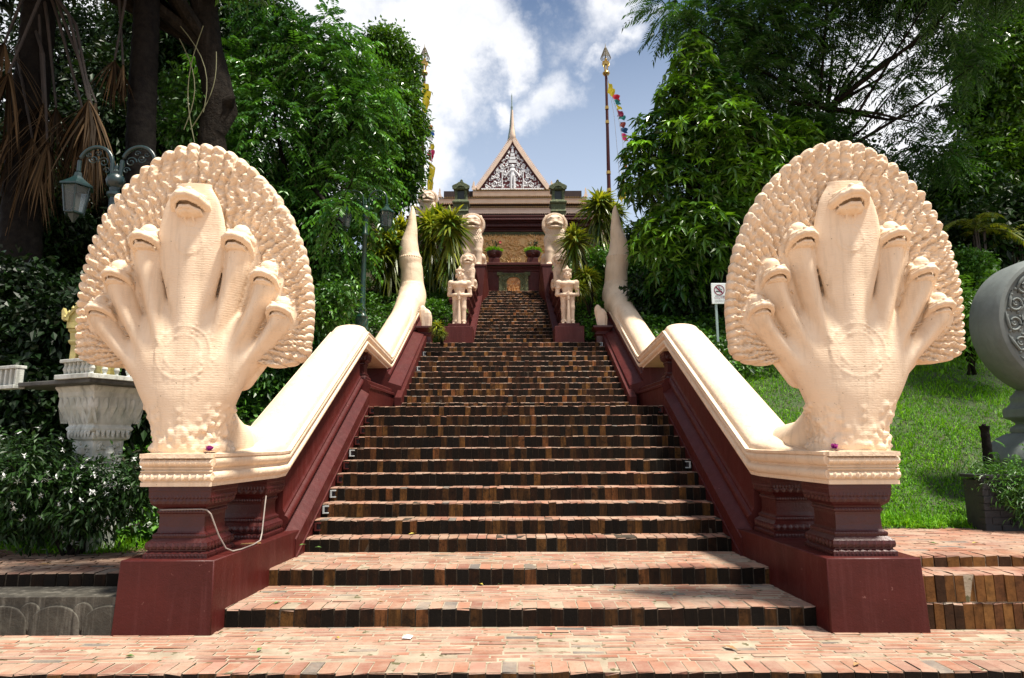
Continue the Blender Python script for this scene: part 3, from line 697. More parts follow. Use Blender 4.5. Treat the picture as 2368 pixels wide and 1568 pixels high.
        h.path(lip, [.012, .020, .024, .026, .026, .026, .026, .026, .026, .024, .020, .012], .008)
        h.path([(x * 1.06, y + .01, z + .034) for x, y, z in lip[1:-1]], .010, .005)
        h.path([(x * .93, y + .016, z - .032) for x, y, z in lip[1:-1]], .011, .004)
        h.ell((0, -.02, -.015), (.112, .165, .030), .006, cut=True)           # the mouth, a dark slot between the jaws
        for i in range(24):                                                    # teeth
            t = i / 23 * (len(lip) - 5) + 2; j = int(t); f = t - j; p = [lip[j][q] * (1 - f) + lip[min(j + 1, len(lip) - 1)][q] * f for q in range(3)]
            h.ell((p[0] * .90, p[1] + .022, p[2] - .040), (.0075, .010, .012), .006)
        h.ell((0, -.03, -.085), (.092, .135, .036), .012)                      # lower jaw
        h.path([(-.100, .06, -.16), (-.098, -.02, -.105), (-.080, -.105, -.072), (-.03, -.165, -.058), (.03, -.165, -.058), (.080, -.105, -.072), (.098, -.02, -.105), (.100, .06, -.16)], .017, .008)
        for s_ in (1, -1): h.path([(s_ * .032, -.10, -.105), (s_ * .030, -.05, -.17), (s_ * .03, -.045, -.24)], .009, .010)
        for i in range(5):                                                     # crest curls over the skull
            for s_ in (1, -1): h.ell((s_ * (.03 + .030 * i), .10 + .02 * i, .205 - .012 * i), (.019, .03, .022), .008)
        k_ = sc * 1.12; yo = -float(hood_v(np.array(hz))) - (.10 if sc == 1 else .115)
        o = h.mesh('head', CREAMN, None, xf=lambda V: V * k_ + np.array([hx, yo, hz]))
        o.parent = T
    return T
def lotus_offering(x, y, z, label, leafy):
    t = empty('flower_offering', (x, y, z), label, 'flower')
    PUR = leafmat('purple_petal', (.22, .02, .16), (.34, .05, .26), .5, .25, tint=(1.2, .8, 1.2)); DRY = pmat('dark_dry_leaf', (.03, .015, .02), rough=.6, bump=0)
    V, F, Cc = [], [], []
    for ring, (n, tilt, L) in enumerate(((9, .25, .052), (8, .7, .046), (6, 1.1, .038), (4, 1.4, .030))):
        for i in range(n):
            a = 2 * math.pi * (i + ring * .4) / n + random.uniform(-.2, .2); ca, sa = math.cos(a), math.sin(a); ti = tilt + random.uniform(-.15, .15); k = len(V)
            for d_, wd in ((0, .008), (.45, .018), (.8, .013), (1, .0)):
                r_, h_ = L * d_ * math.cos(ti), L * d_ * math.sin(ti) + .012 * d_ * d_ * (1 if ring else -.3)
                for s_ in (1, -1): V.append((x + ca * r_ - sa * wd * s_, y + sa * r_ + ca * wd * s_, z + .018 + h_ + .004 * abs(s_)))
            F += [(k + 2 * j, k + 2 * j + 1, k + 2 * j + 3, k + 2 * j + 2) for j in range(3)]; c_ = (random.random(), random.uniform(.6, 1.4), 0); Cc += [c_] * 3
    mesh('petals', V, np.array(F), PUR, t, False, np.array(Cc))
    b = MB()
    for i in range(6):
        a = 2 * math.pi * i / 6 + .3; ca, sa = math.cos(a), math.sin(a); L = .062 if leafy else .05
        b.add([(x, y, z + .012), (x + ca * L * .5 - sa * .018, y + sa * L * .5 + ca * .018, z + .012), (x + ca * L, y + sa * L, z + .003), (x + ca * L * .5 + sa * .018, y + sa * L * .5 - ca * .018, z + .012), (x, y, z + .002)], [(0, 1, 2, 3), (4, 3, 2, 1)])
    b.build('sepals', DRY, t)

BL = build_balustrade(-1, 'cream seven-headed serpent balustrade left of the brick stairs, by the white flowering shrub')
BR = build_balustrade(1, 'cream seven-headed serpent balustrade right of the brick stairs, beside the lawn')
nl = bpy.data.objects.new('naga', None); C.objects.link(nl); nl.parent = BL; nl.matrix_parent_inverse = Matrix.Translation(-BL.location); nl.location = (-2.93, 5.76, 1.432); nl.rotation_euler = (0, 0, R(1.5))
build_naga(nl, 3)
nr_ = bpy.data.objects.new('naga', None); C.objects.link(nr_); nr_.parent = BR; build_naga(nr_, 14); nr_.matrix_parent_inverse = Matrix.Translation(-BR.location); nr_.location = (2.95, 5.76, 1.437); nr_.rotation_euler = (0, 0, R(-1.5))
lotus_offering(-2.645, 5.535, 1.437, 'wilted purple lotus flower lying on the cap of the left naga', True)
lotus_offering(2.68, 5.53, 1.437, 'purple lotus flower lying on the cap of the right naga', False)
# ---------------------------------------------------------------- ground, side platforms, hill
def hill_z(x, y):
    x = np.asarray(x, float); y = np.asarray(y, float)
    z = .44 + np.where(x < 0, -.10, .06) + .0 * y
    sl = np.clip(y - 7.35, 0, None)
    up = .52 * np.clip(sl - .6 * np.tanh(sl / .6), 0, None)
    up = np.where(y > 24, np.minimum(up, 8.35 + .05 * (y - 24)), up)
    lump = .10 * np.sin(x * .9 + 1.3) * np.sin(y * .7) + .05 * np.sin(x * 2.3) * np.sin(y * 1.9 + .5)
    return z + up + lump * np.clip(sl / 2, 0, 1)
GRASSY = pmat('lawn_soil', (.030, .065, .012), (.045, .05, .018), rough=.9, scale=6, bump=.8, bscale=30)
EARTH = pmat('leafy_soil', (.020, .026, .010), (.035, .026, .014), rough=.95, scale=4, bump=.8, bscale=25)
PLAZA = pmat('plaza_paving', (.36, .27, .2), (.27, .2, .15), rough=.85, scale=1.5, bump=.3)
def sheet(name, x0, x1, y0, y1, nx, ny, f, mat):
    xs = np.linspace(x0, x1, nx); ys = np.linspace(y0, y1, ny); X, Y = np.meshgrid(xs, ys); Z = f(X, Y)
    g = np.arange(nx * ny).reshape(ny, nx)
    F = np.stack([g[:-1, :-1], g[:-1, 1:], g[1:, 1:], g[1:, :-1]], -1).reshape(-1, 4)
    o = mesh(name, np.stack([X, Y, Z], -1).reshape(-1, 3), F, mat, None, True); return tag(o, kind='structure')
gz = MB(); gz.box(-900, 900, -900, 900, -1.2, -.6); tag(gz.build('ground', PLAZA), kind='structure')
fl = MB(); fl.box(-14, 14, -8, 4.60, -.4, -.172); tag(fl.build('plaza', PLAZA), kind='structure')
sheet('hillside', 2.95, 42, 7.30, 70, 120, 190, hill_z, GRASSY)
sheet('hillside', -42, -2.95, 6.9, 70, 120, 190, hill_z, EARTH)
def bank_z(x, y): return np.minimum(hill_z(x, y), 3.80 + np.clip(np.asarray(y) - 15.95, 0, None) * 2.0)
for s_ in (-1, 1): sheet('hillside', *sorted((s_ * 1.25, s_ * 3.0)), 15.9, 24, 14, 60, bank_z, EARTH)
sheet('hillside', -3.0, 3.0, 22.4, 70, 12, 60, lambda X, Y: np.full(X.shape, 7.85), EARTH)
# raised side platforms, brick topped
CONC = pmat('dark_concrete', (.052, .046, .034), (.018, .015, .010), rough=.85, scale=5, bump=.4, bscale=50, streak=((.20, .185, .15), .6))
OCH = np.array([(.16, .070, .022), (.21, .098, .030), (.12, .050, .020), (.05, .024, .012), (.24, .13, .05)]); OCHW = np.array([.32, .24, .22, .18, .04])
def platform(sgn):
    B, tc_, sc_ = [], [], []
    def row(xa, xb, pitch, gap, y0, y1, z0, z1, sp, sw, dull=1.0, off=None):
        x = xa - (rng.uniform(0, pitch) if off is None else off * pitch)
        while x < xb:
            wd = pitch * rng.uniform(.93, 1.07); a_, b_ = max(x, xa), min(x + wd - gap, xb)
            if b_ - a_ > .015:
                B.append((a_, b_, y0 + rng.normal(0, .003), y1, z0, z1)); tc_.append(pick(TREAD, TW, 1)[0] * dull); sc_.append(pick(sp, sw, 1)[0])
            x += wd
    core = MB()
    if sgn > 0:
        T = empty('brick_platform', (5, 5.55, 0), 'low brick platform with an ochre brick wall right of the stairs', 'platform')
        for z0, z1 in ((.0, .205), (.212, .43)): row(3.27, 9, .082, .007, 5.55, 5.70, z0, z1, OCH, OCHW)
        row(3.27, 9, .2, .01, 5.71, 5.90, .38, .43, OCH, OCHW)
        row(3.27, 9, .112, .01, 5.86, 6.07, .43, .525, OCH, OCHW)
        d, j = 6.08, 0
        while d < 7.8: row(3.2, 9, .235, .012, d, d + .066, .45, .523, OCH, OCHW, off=(j % 2) * .5); d += .078; j += 1
        core.box(3.25, 9, 5.56, 5.9, -.1, .424); core.box(3.2, 9, 5.87, 7.9, -.1, .517)
    else:
        T = empty('brick_platform', (-5, 5.47, 0), 'stained platform with a dark lotus-petal wall left of the stairs', 'platform')
        row(-9, -3.27, .112, .012, 5.88, 6.09, .29, .40, RISE[[0, 1, 5]], np.array([.4, .4, .2]), .6)
        d, j = 6.10, 0
        while d < 7.3: row(-9, -3.2, .235, .018, d, d + .060, .33, .398 + rng.normal(0, .001), OCH, OCHW, .52, off=(j % 2) * .5); d += .078; j += 1
        core.box(-9, -3.2, 5.89, 7.6, -.1, .392)
        pw = MB(); pw.box(-9, -3.24, 5.485, 5.9, -.1, .288)
        o = pw.build('retaining_wall', CONC, T); 
        pt = MB(); x = -3.24 - .10
        k = 0
        while x > -8.6:      # lotus petals: wide arches with small pointed ones peeping between
            c = x - .215 if k else x; 
            arc = [(c + .205 * math.cos(a), .06 + .165 * math.sin(a) ** .8) for a in np.linspace(0, math.pi, 17)]
            pt.prism([(c + .205, -.05)] + arc + [(c - .205, -.05)], 5.466, 5.49)
            m_ = c - .215; arc2 = [(m_ + .085 * math.cos(a), .165 + .085 * math.sin(a)) for a in np.linspace(0, math.pi, 11)]
            pt.prism([(m_, .02)] + arc2, 5.472, 5.492); x = c - .215; k += 1
        o2 = pt.build('lotus_petal_frieze', CONC, o, bevel=.010, seg=3); 
    V, F, cc = bricks(B, (np.array(tc_), np.array(sc_)))
    mesh('bricks', V, F, BRICKO if sgn > 0 else BRICK, T, col=cc)
    core.build('mortar_bed', MORTAR if sgn > 0 else MORTARD, T)
BRICKO = BRICK.copy(); BRICKO.name = 'ochre_brick'
for n_ in BRICKO.node_tree.nodes:
    if n_.bl_idname == 'ShaderNodeValToRGB' and abs(n_.color_ramp.elements[0].position - .34) < .01: n_.color_ramp.elements[1].color = (.35, .35, .35, 1); n_.color_ramp.elements[0].position = .45
for n_ in BRICKO.node_tree.nodes:
    if n_.bl_idname == 'ShaderNodeValToRGB' and abs(n_.color_ramp.elements[0].position - .40) < .005: n_.color_ramp.elements[1].color = (.5, .5, .5, 1)
platform(1); platform(-1)

# ---------------------------------------------------------------- statues
STONE = pmat('pale_sandstone', (.70, .54, .40), (.58, .43, .31), rough=.75, scale=6, bump=.4, bscale=60, speck=((.3, .22, .15), 45, .70), bdist=.006)
def guardian_mesh():
    v = Vol((-.34, -.26, -.01), (.34, .20, 1.56), .0085)
    for s_ in (1, -1):
        v.path([(s_ * .105, -.0, .10), (s_ * .10, -.005, .42), (s_ * .095, .0, .72)], [.055, .070, .085], .02)     # legs
        v.ell((s_ * .105, -.005, .46), (.068, .072, .06), .03)
        v.cap((s_ * .112, .02, .035), (s_ * .13, -.12, .025), .045, .036, .03)                                     # feet
        v.put(lambda X, Y, Z, s_=s_: np.maximum(np.hypot(X - s_ * .105, Y) - .072, np.abs(Z - .10) - .030) , (s_ * .105 - .08, -.08, .06), (s_ * .105 + .08, .08, .14), .012)
        v.cap((s_ * .225, .01, 1.095), (s_ * .262, .03, .80), .066, .052, .03)                                       # upper arm
        v.cap((s_ * .262, .03, .80), (s_ * .055, -.15, .755), .050, .034, .02)                                       # forearm
        v.ell((s_ * .215, .01, 1.10), (.082, .075, .075), .03)
        v.put(lambda X, Y, Z, s_=s_: np.maximum(np.hypot(X - s_ * .238, Y - .02) - .072, np.abs(Z - .965) - .018), (s_ * .24 - .08, -.06, .94), (s_ * .24 + .08, .1, .99), .008)  # armlet
        v.cap((s_ * .10, -.115, .765), (s_ * .085, -.128, .762), .046, .046, .006)                                   # bracelet
        for f in range(4):                                                                                         # fingers closed over the pommel
            z = .79 - .020 * f + (.028 if s_ > 0 else 0); v.path([(s_ * .045, -.150, z), (s_ * .012, -.195, z), (-s_ * .026, -.185, z - .002)], [.0125, .0125, .010 - .001 * f], .003)
        v.cap((s_ * .045, -.135, .80), (s_ * .008, -.165, .832 + .02 * s_), .015, .011, .006)                         # thumb
        v.ell((s_ * .05, -.145, .762), (.036, .036, .040), .015)                                                   # palm
        v.ell((s_ * .095, -.0, 1.31), (.016, .032, .055), .006); v.ell((s_ * .098, .0, 1.25), (.013, .018, .035), .006)  # long ears
        v.ell((s_ * .038, -.098, 1.335), (.024, .012, .011), .006); v.path([(s_ * .012, -.106, 1.352), (s_ * .04, -.108, 1.362), (s_ * .07, -.09, 1.355)], .007, .006)
        v.ell((s_ * .06, -.07, 1.29), (.035, .035, .04), .03)
        v.ell((s_ * .075, -.085, 1.055), (.085, .06, .06), .05)                                                     # chest
    v.ell((0, .0, .74), (.165, .115, .115), .06); v.ell((0, -.0, .93), (.135, .095, .14), .06); v.ell((0, -.0, 1.07), (.20, .105, .10), .06)
    v.cap((0, .0, 1.12), (0, -.0, 1.23), .066, .062, .03)                                                            # neck
    v.ell((0, -.005, 1.32), (.093, .105, .125), .02); v.ell((0, -.03, 1.245), (.06, .07, .05), .03)
    v.path([(0, -.105, 1.345), (0, -.128, 1.295)], [.011, .018], .008); v.path([(-.032, -.100, 1.258), (0, -.110, 1.255), (.032, -.100, 1.258)], .008, .005); v.path([(-.024, -.098, 1.243), (0, -.108, 1.238), (.024, -.098, 1.243)], .009, .005)
    v.put(lambda X, Y, Z: np.maximum(np.hypot(X, Y) - .108, np.abs(Z - 1.40) - .016), (-.12, -.12, 1.37), (.12, .12, 1.43), .008)   # diadem
    for i in range(18):
        a = 2 * math.pi * i / 18; v.ell((.104 * math.cos(a), .104 * math.sin(a), 1.428), (.016, .016, .022), .006)
    for i in range(4): v.ell((0, 0, 1.425 + .027 * i), (.092 - .021 * i, .092 - .021 * i, .022), .005)
    v.ell((0, 0, 1.525), (.02, .02, .028), .01)
    v.put(lambda X, Y, Z: np.maximum(np.hypot(X / .17, Y / .118) * .12 - .122, np.abs(Z - .70) - .022), (-.19, -.14, .67), (.19, .14, .73), .01)  # belt
    for s_ in (1, -1): v.put(lambda X, Y, Z, s_=s_: np.maximum(np.hypot(X - s_ * .10, Y) - .080, np.abs(Z - .425) - .006), (s_ * .1 - .09, -.09, .41), (s_ * .1 + .09, .09, .44), .006)  # hem
    v.path([(0, -.165, .73), (0, -.162, .60), (0, -.155, .30), (0, -.155, .03)], [.030, .026, .042, .058], .004)      # club
    for z in (.70, .672, .645): v.put(lambda X, Y, Z, z=z: np.maximum(np.hypot(X, Y + .164) - .038, np.abs(Z - z) - .009), (-.05, -.21, z - .02), (.05, -.12, z + .02), .006)
    return v
def lion_mesh():
    v = Vol((-.50, -.62, -.01), (.50, .75, 1.92), .0135)
    for s_ in (1, -1):
        v.path([(s_ * .20, -.30, .12), (s_ * .205, -.28, .55), (s_ * .20, -.20, .95)], [.125, .135, .17], .04)        # straight forelegs
        v.ell((s_ * .205, -.38, .055), (.135, .17, .075), .03)
        for i in range(4): v.ell((s_ * .205 + (i - 1.5) * .058, -.515, .05), (.034, .05, .045), .008)
        v.ell((s_ * .31, .28, .30), (.15, .30, .32), .05); v.ell((s_ * .33, .05, .42), (.12, .16, .15), .05)           # haunches
        v.ell((s_ * .33, -.10, .055), (.10, .22, .07), .03)
        v.ell((s_ * .125, -.385, 1.575), (.060, .05, .042), .012); v.path([(s_ * .03, -.40, 1.635), (s_ * .12, -.40, 1.66), (s_ * .22, -.32, 1.63)], [.03, .042, .03], .02)   # eye, brow
        v.ell((s_ * .13, -.40, 1.43), (.12, .12, .09), .04)                                                         # cheeks
        v.path([(s_ * .275, -.15, 1.75), (s_ * .30, -.16, 1.82)], [.05, .02], .02)
        v.path([(0, .50, .10), (0, .66, .35), (0, .62, .7), (0, .56, .95)], [.06, .055, .05, .02], .03)
        v.path([(s_ * .24, -.36, 1.46), (s_ * .16, -.475, 1.475), (0, -.505, 1.487)], .026, .012)                       # upper lip
        v.path([(s_ * .23, -.34, 1.37), (s_ * .15, -.45, 1.335), (0, -.475, 1.325)], .030, .012)
        for i in range(6): v.ell((s_ * (.025 + .038 * i), -.475 + .013 * i, 1.452), (.015, .014, .02), .004)
    v.ell((0, -.12, .98), (.345, .30, .36), .08); v.ell((0, .12, .55), (.30, .45, .45), .10); v.ell((0, -.18, 1.22), (.31, .25, .22), .08)
    v.ell((0, -.20, 1.55), (.29, .25, .27), .05)
    v.ell((0, -.42, 1.535), (.075, .09, .055), .03); v.ell((0, -.40, 1.33), (.20, .12, .07), .04)
    v.ell((0, -.44, 1.405), (.20, .10, .040), .01, cut=True)                                                        # open mouth
    v.put(lambda X, Y, Z: np.maximum(np.hypot(X / .425, (Z - 1.50) / .40) * .4 - .4, np.abs(Y + .10) - .075), (-.45, -.2, 1.08), (.45, 0, 1.92), .04)   # mane disc
    v.put(lambda X, Y, Z: np.maximum(np.abs(np.hypot(X / .425, (Z - 1.50) / .40) * .4 - .37) - .03, np.abs(Y + .185) - .02), (-.45, -.22, 1.08), (.45, -.15, 1.92), .02)
    for i in range(30):
        a = math.pi * (-.2 + 1.4 * i / 29); v.ell((.365 * math.cos(a), -.195, 1.50 + .345 * math.sin(a)), (.03, .022, .03), .008)
    for r_ in range(7):                                                                                              # scale rows on the breast
        for i in range(9 - (r_ % 2)):
            x = (i - (8 - r_ % 2) / 2) * .072; z = 1.24 - r_ * .062; c_ = np.nonzero(v.d[int((x + .5) / v.h), :, int((z + .01) / v.h)] < 0)[0]
            if len(c_): v.ell((x, v.ax[1][c_[0]] + .006, z), (.034, .020, .036), .006)
    return v
gm = guardian_mesh(); lm = lion_mesh()
def guardian(x, y, z, label, zped, w_=.36):
    T = empty('guardian_statue', (x, y, z), label, 'statue', 'stone door guardians'); 
    o = gm.mesh('figure', STONE, None) if not getattr(guardian, 'me', None) else bpy.data.objects.new('figure', guardian.me)
    if getattr(guardian, 'me', None): C.objects.link(o)
    guardian.me = o.data; o.parent = T
    b = MB(); b.box(x - w_ * .72, x + w_ * .72, y - .30, y + .24, z - .085, z + .004); b.box(x - w_, x + w_, y - .40, y + .34, zped, z - .083); b.build('pedestal', RED, T, bevel=.01)
    return T
def lion(x, y, z, sc, label, group):
    T = empty('lion_statue', (x, y, z), label, 'statue', group)
    if not getattr(lion, 'me', None): o = lm.mesh('figure', STONE, None); lion.me = o.data
    else: o = bpy.data.objects.new('figure', lion.me); C.objects.link(o)
    o.parent = T; o.scale = (sc,) * 3; return T
guardian(-1.385, 15.8, 4.415, 'pale stone guard leaning on a club, left of the upper stairs', 3.89)
guardian(1.345, 15.8, 4.415, 'pale stone guard leaning on a club, right of the upper stairs', 3.89)
lion(-1.27, 17.25, 5.69, .535, 'small crouching stone lion behind the left guard', 'small stone lions')
lion(1.27, 17.25, 5.69, .535, 'small stone lion half hidden by strap-leaved plant, behind the right guard', 'small stone lions')
lion(-1.42, 21.3, 7.36, 1.04, 'tall stone lion with scaled chest standing left of the stair head', 'tall stone lions')
lion(1.42, 21.3, 7.36, 1.04, 'tall stone lion with scaled chest standing right of the stair head', 'tall stone lions')
lion(-3.55, 25.6, 10.05, 1.0, 'pale stone lion up on the terrace edge beside the left flagpole', 'terrace lions')
g3 = guardian(3.35, 23.6, 9.05, 'pale stone guard far up behind the tall strap-leaved plant', 7.6); g3['group'] = 'terrace guards'
# ---------------------------------------------------------------- upper flight walls, niche, terrace
up = empty('stair_wall', (-1.1, 16.2, 3.9), 'dark red stepped side walls of the topmost flight with moulded ledges', 'wall')
b = MB()
def mould_block(b, x0, x1, y0, y1, z0, z1, n=3, out=.05):
    b.box(x0, x1, y0, y1, z0, z1 - .002)
    for i in range(n):
        zt = z1 - i * .36
        if zt - .2 < z0: break
        for dz, e, h in ((0, out, .06), (.065, out * .6, .05), (.125, out * .25, .04)): b.box(x0 - e, x1 + e, y0 - e, y1 + e, zt - dz - h, zt - dz)
for s_ in (-1, 1):
    q = MB()
    mould_block(q, 1.24, 1.70, 16.75, 17.75, 3.9, 5.69, 4, .05)
    mould_block(q, 1.22, 1.78, 17.8, 19.2, 3.9, 6.05, 3, .05); mould_block(q, 1.20, 1.85, 19.25, 20.7, 4.2, 6.75, 3, .05)
    q.prism([(16.10, 3.90), (22.3, 3.9), (22.3, 7.0), (21.9, 6.95), (16.10, 4.12)], 1.047, 1.21, 'x')
    q.prism([(16.10, 4.12), (16.10, 4.155), (21.9, 6.985), (21.9, 6.95)], 1.030, 1.06, 'x', (1.9, 1.9, 1.9))
    if s_ < 0: q.mirror_x()
    for V in q.V: pass
    b.V += q.V; b.F += [[i + b.n for i in f] for f in q.F]; b.n += q.n; b.c += q.c
b.build('stepped_wall', RED, up, bevel=.006)
for s_ in (-1, 1):
    b = MB()
    V = [(.93, 20.55, 7.36), (1.95, 20.55, 7.36), (1.95, 22.3, 7.36), (.93, 22.3, 7.36), (.80, 20.45, 5.9), (2.0, 20.45, 5.9), (2.0, 22.3, 5.9), (.80, 22.3, 5.9)]
    V = [(1.055 if y < 21.9 and x < 1.0 and z < 7 else x, y, z) for x, y, z in V]
    b.add([(s_ * x, y, z) for x, y, z in V], [(0, 1, 2, 3), (4, 5, 1, 0), (5, 6, 2, 1), (6, 7, 3, 2), (7, 4, 0, 3), (7, 6, 5, 4)])
    T = empty('lion_pedestal', (s_ * 1.42, 21.4, 5.9), 'tall dark red block under the %s stone lion at the stair head' % ('left' if s_ < 0 else 'right'), 'pedestal', 'lion pedestals')
    b.build('block', RED, T, bevel=.012)
    c_ = MB(); c_.box(s_ * 1.43 - .53, s_ * 1.43 + .53, 20.53, 22.31, 7.28, 7.355); c_.build('ledge', RED, T, bevel=.01)
GREEN = pmat('mossy_green_stone', (.10, .12, .055), (.055, .075, .035), rough=.8, scale=9, bump=.9, bscale=28, speck=((.34, .32, .14), 20, .62), bdist=.02)
GOLD = pmat('gilded_relief', (.74, .42, .15), (.34, .14, .045), rough=.45, scale=7, bump=.5, bscale=25, spec=.6, bdist=.01)
def niche():
    T = empty('niche_wall', (0, 22.6, ZTOP), 'dark red parapet wall with a small green arched niche at the stair head', 'wall')
    b = MB(); b.box(-1.02, 1.02, 22.62, 23.3, 6.7, 7.66)
    for dz, e, h in ((0, .12, .10), (.1, .09, .05), (.15, .13, .05), (.20, .05, .06)): b.box(-1.02, 1.02, 22.62 - e, 23.3, 7.98 - dz - h, 7.98 - dz)
    b.box(-1.02, 1.02, 22.60, 23.3, 7.66, 7.72)
    for s_ in (-1, 1): b.box(s_ * .70 - .2, s_ * .70 + .2, 22.55, 23.1, 7.98, 8.16)
    b.build('parapet', RED, T, bevel=.012)
    f = MB()
    for s_ in (-1, 1):
        q = [(.30, 22.50), ]; f.box(*sorted((s_ * .27, s_ * .50)), 22.56, 22.63, ZTOP + .003, 7.60)
        f.box(*sorted((s_ * .43, s_ * .53)), 22.53, 22.63, ZTOP + .004, 7.56); f.box(*sorted((s_ * .40, s_ * .60)), 22.51, 22.63, 7.50, 7.62)
    arc = [(.27 * math.cos(a), 7.27 + .20 * math.sin(a)) for a in np.linspace(0, math.pi, 15)]
    f.prism([(.505, 7.25), (.505, 7.60), (-.505, 7.60), (-.505, 7.25)] + list(reversed(arc)), 22.565, 22.63)
    f.tube([(x, 22.555, z) for x, z in [(.27, ZTOP)] + arc + [(-.27, ZTOP)]], .025, 8)
    rr = np.random.default_rng(4)
    for i in range(90):                       # carved foliage studding the frame
        x = rr.uniform(.31, .49) * rr.choice((-1, 1)); z = rr.uniform(ZTOP + .05, 7.55)
        if rr.random() < .35: x = rr.uniform(-.45, .45); z = rr.uniform(7.50, 7.58)
        e = rr.uniform(.014, .03); f.lathe([(.002, z - e), (e, z - e * .4), (e, z + e * .4), (.002, z + e)], x, 22.555, 6)
    sm(f.build('green_frame', GREEN, T), 30)
    v = Vol((-.28, -.12, -.02), (.28, .06, .72), .010)
    v.put(lambda X, Y, Z: np.abs(Y - .02) - .015 + 0 * X + 0 * Z, (-.3, -.1, -.1), (.3, .1, .8), 0)
    for (x, z, s_) in ((0.0, .30, 1.1), (-.16, .22, .75), (.17, .22, .8)):
        v.ell((x, -.01, z + .22 * s_), (.035 * s_, .03, .04 * s_), .01); v.ell((x, -.01, z + .08 * s_), (.055 * s_, .03, .10 * s_), .02); v.path([(x - .03 * s_, -.01, z), (x - .04 * s_, -.015, z - .24 * s_)], .028, .01); v.path([(x + .03 * s_, -.01, z), (x + .04 * s_, -.015, z - .24 * s_)], .028, .01)
        v.path([(x + .04 * s_, -.015, z + .14 * s_), (x + .10 * s_, -.03, z + .20 * s_), (x + .06 * s_, -.02, z + .28 * s_)], .016, .01); v.path([(x - .04 * s_, -.015, z + .14 * s_), (x - .10 * s_, -.03, z + .06 * s_)], .016, .01)
    for i in range(26): v.ell((rr.uniform(-.25, .25), 0, rr.uniform(.0, .62)), (rr.uniform(.015, .04), .025, rr.uniform(.015, .035)), .01)
    v.mesh('gilded_relief', GOLD, T, xf=lambda V: np.stack([V[:, 0], 22.595 + V[:, 1] - .0, np.minimum(V[:, 2] * .94, .66 - .25 * np.clip(np.abs(V[:, 0]) - .14, 0, 1)) + ZTOP], 1))
niche()
def planter(x, seed, flower, label):
    T = empty('potted_plant', (x, 22.8, 8.16), label, 'plant', 'potted shrubs on the parapet')
    b = MB(); b.lathe([(.17, 8.16), (.20, 8.18), (.18, 8.22), (.25, 8.30), (.29, 8.42), (.28, 8.46), (.255, 8.46), (.24, 8.42), (.02, 8.41)], x, 22.8, 20)
    b.lathe([(.002, 8.26), (.05, 8.28), (.05, 8.32), (.002, 8.34)], x, 22.52, 8)
    sm(b.build('pot', REDD, T), 50)
    rr = np.random.default_rng(seed); P, Dv = [], []
    for i in range(500):
        a = rr.uniform(0, 6.28); q = .27 * math.sqrt(rr.random()); P.append((x + q * math.cos(a), 22.8 + q * math.sin(a), 8.46 + rr.uniform(0, .10))); Dv.append((math.cos(a) * .8, math.sin(a) * .8, rr.uniform(.0, 1.2)))
    leaves('low_foliage', np.array(P), np.array(Dv), .13, .022, LEAF_LAWN, T, rr)
    stem = MB(); P, Dv = [], []
    for i in range(5):
        a = rr.uniform(0, 6.28); tip = (x + .28 * math.cos(a) * rr.uniform(.4, 1), 22.8 + .1 * math.sin(a), 8.46 + rr.uniform(.25, .42)); mid = (x + (tip[0] - x) * .4, 22.8, 8.46 + .16)
        stem.tube([(x, 22.8, 8.4), mid, tip], [.014, .010, .005], 6)
        for j in range(16): P.append(np.array(tip) + rr.normal(0, .055, 3)); Dv.append(rr.normal(0, 1, 3))
    stem.build('stem', BARK, T); leaves('leaves', np.array(P), np.array(Dv), .085, .032, LEAF_DARK, T, rr)
    if flower:
        f = MB(); 
        for i in range(6):
            a = i * 1.05; f.add([(x + .22, 22.66, 8.79), (x + .22 + .055 * math.cos(a), 22.64, 8.79 + .055 * math.sin(a)), (x + .22 + .055 * math.cos(a + .8), 22.64, 8.79 + .055 * math.sin(a + .8))], [(0, 1, 2)])
        f.build('flower', pmat('crimson_petal', (.55, .02, .05), rough=.5, bump=0), T)
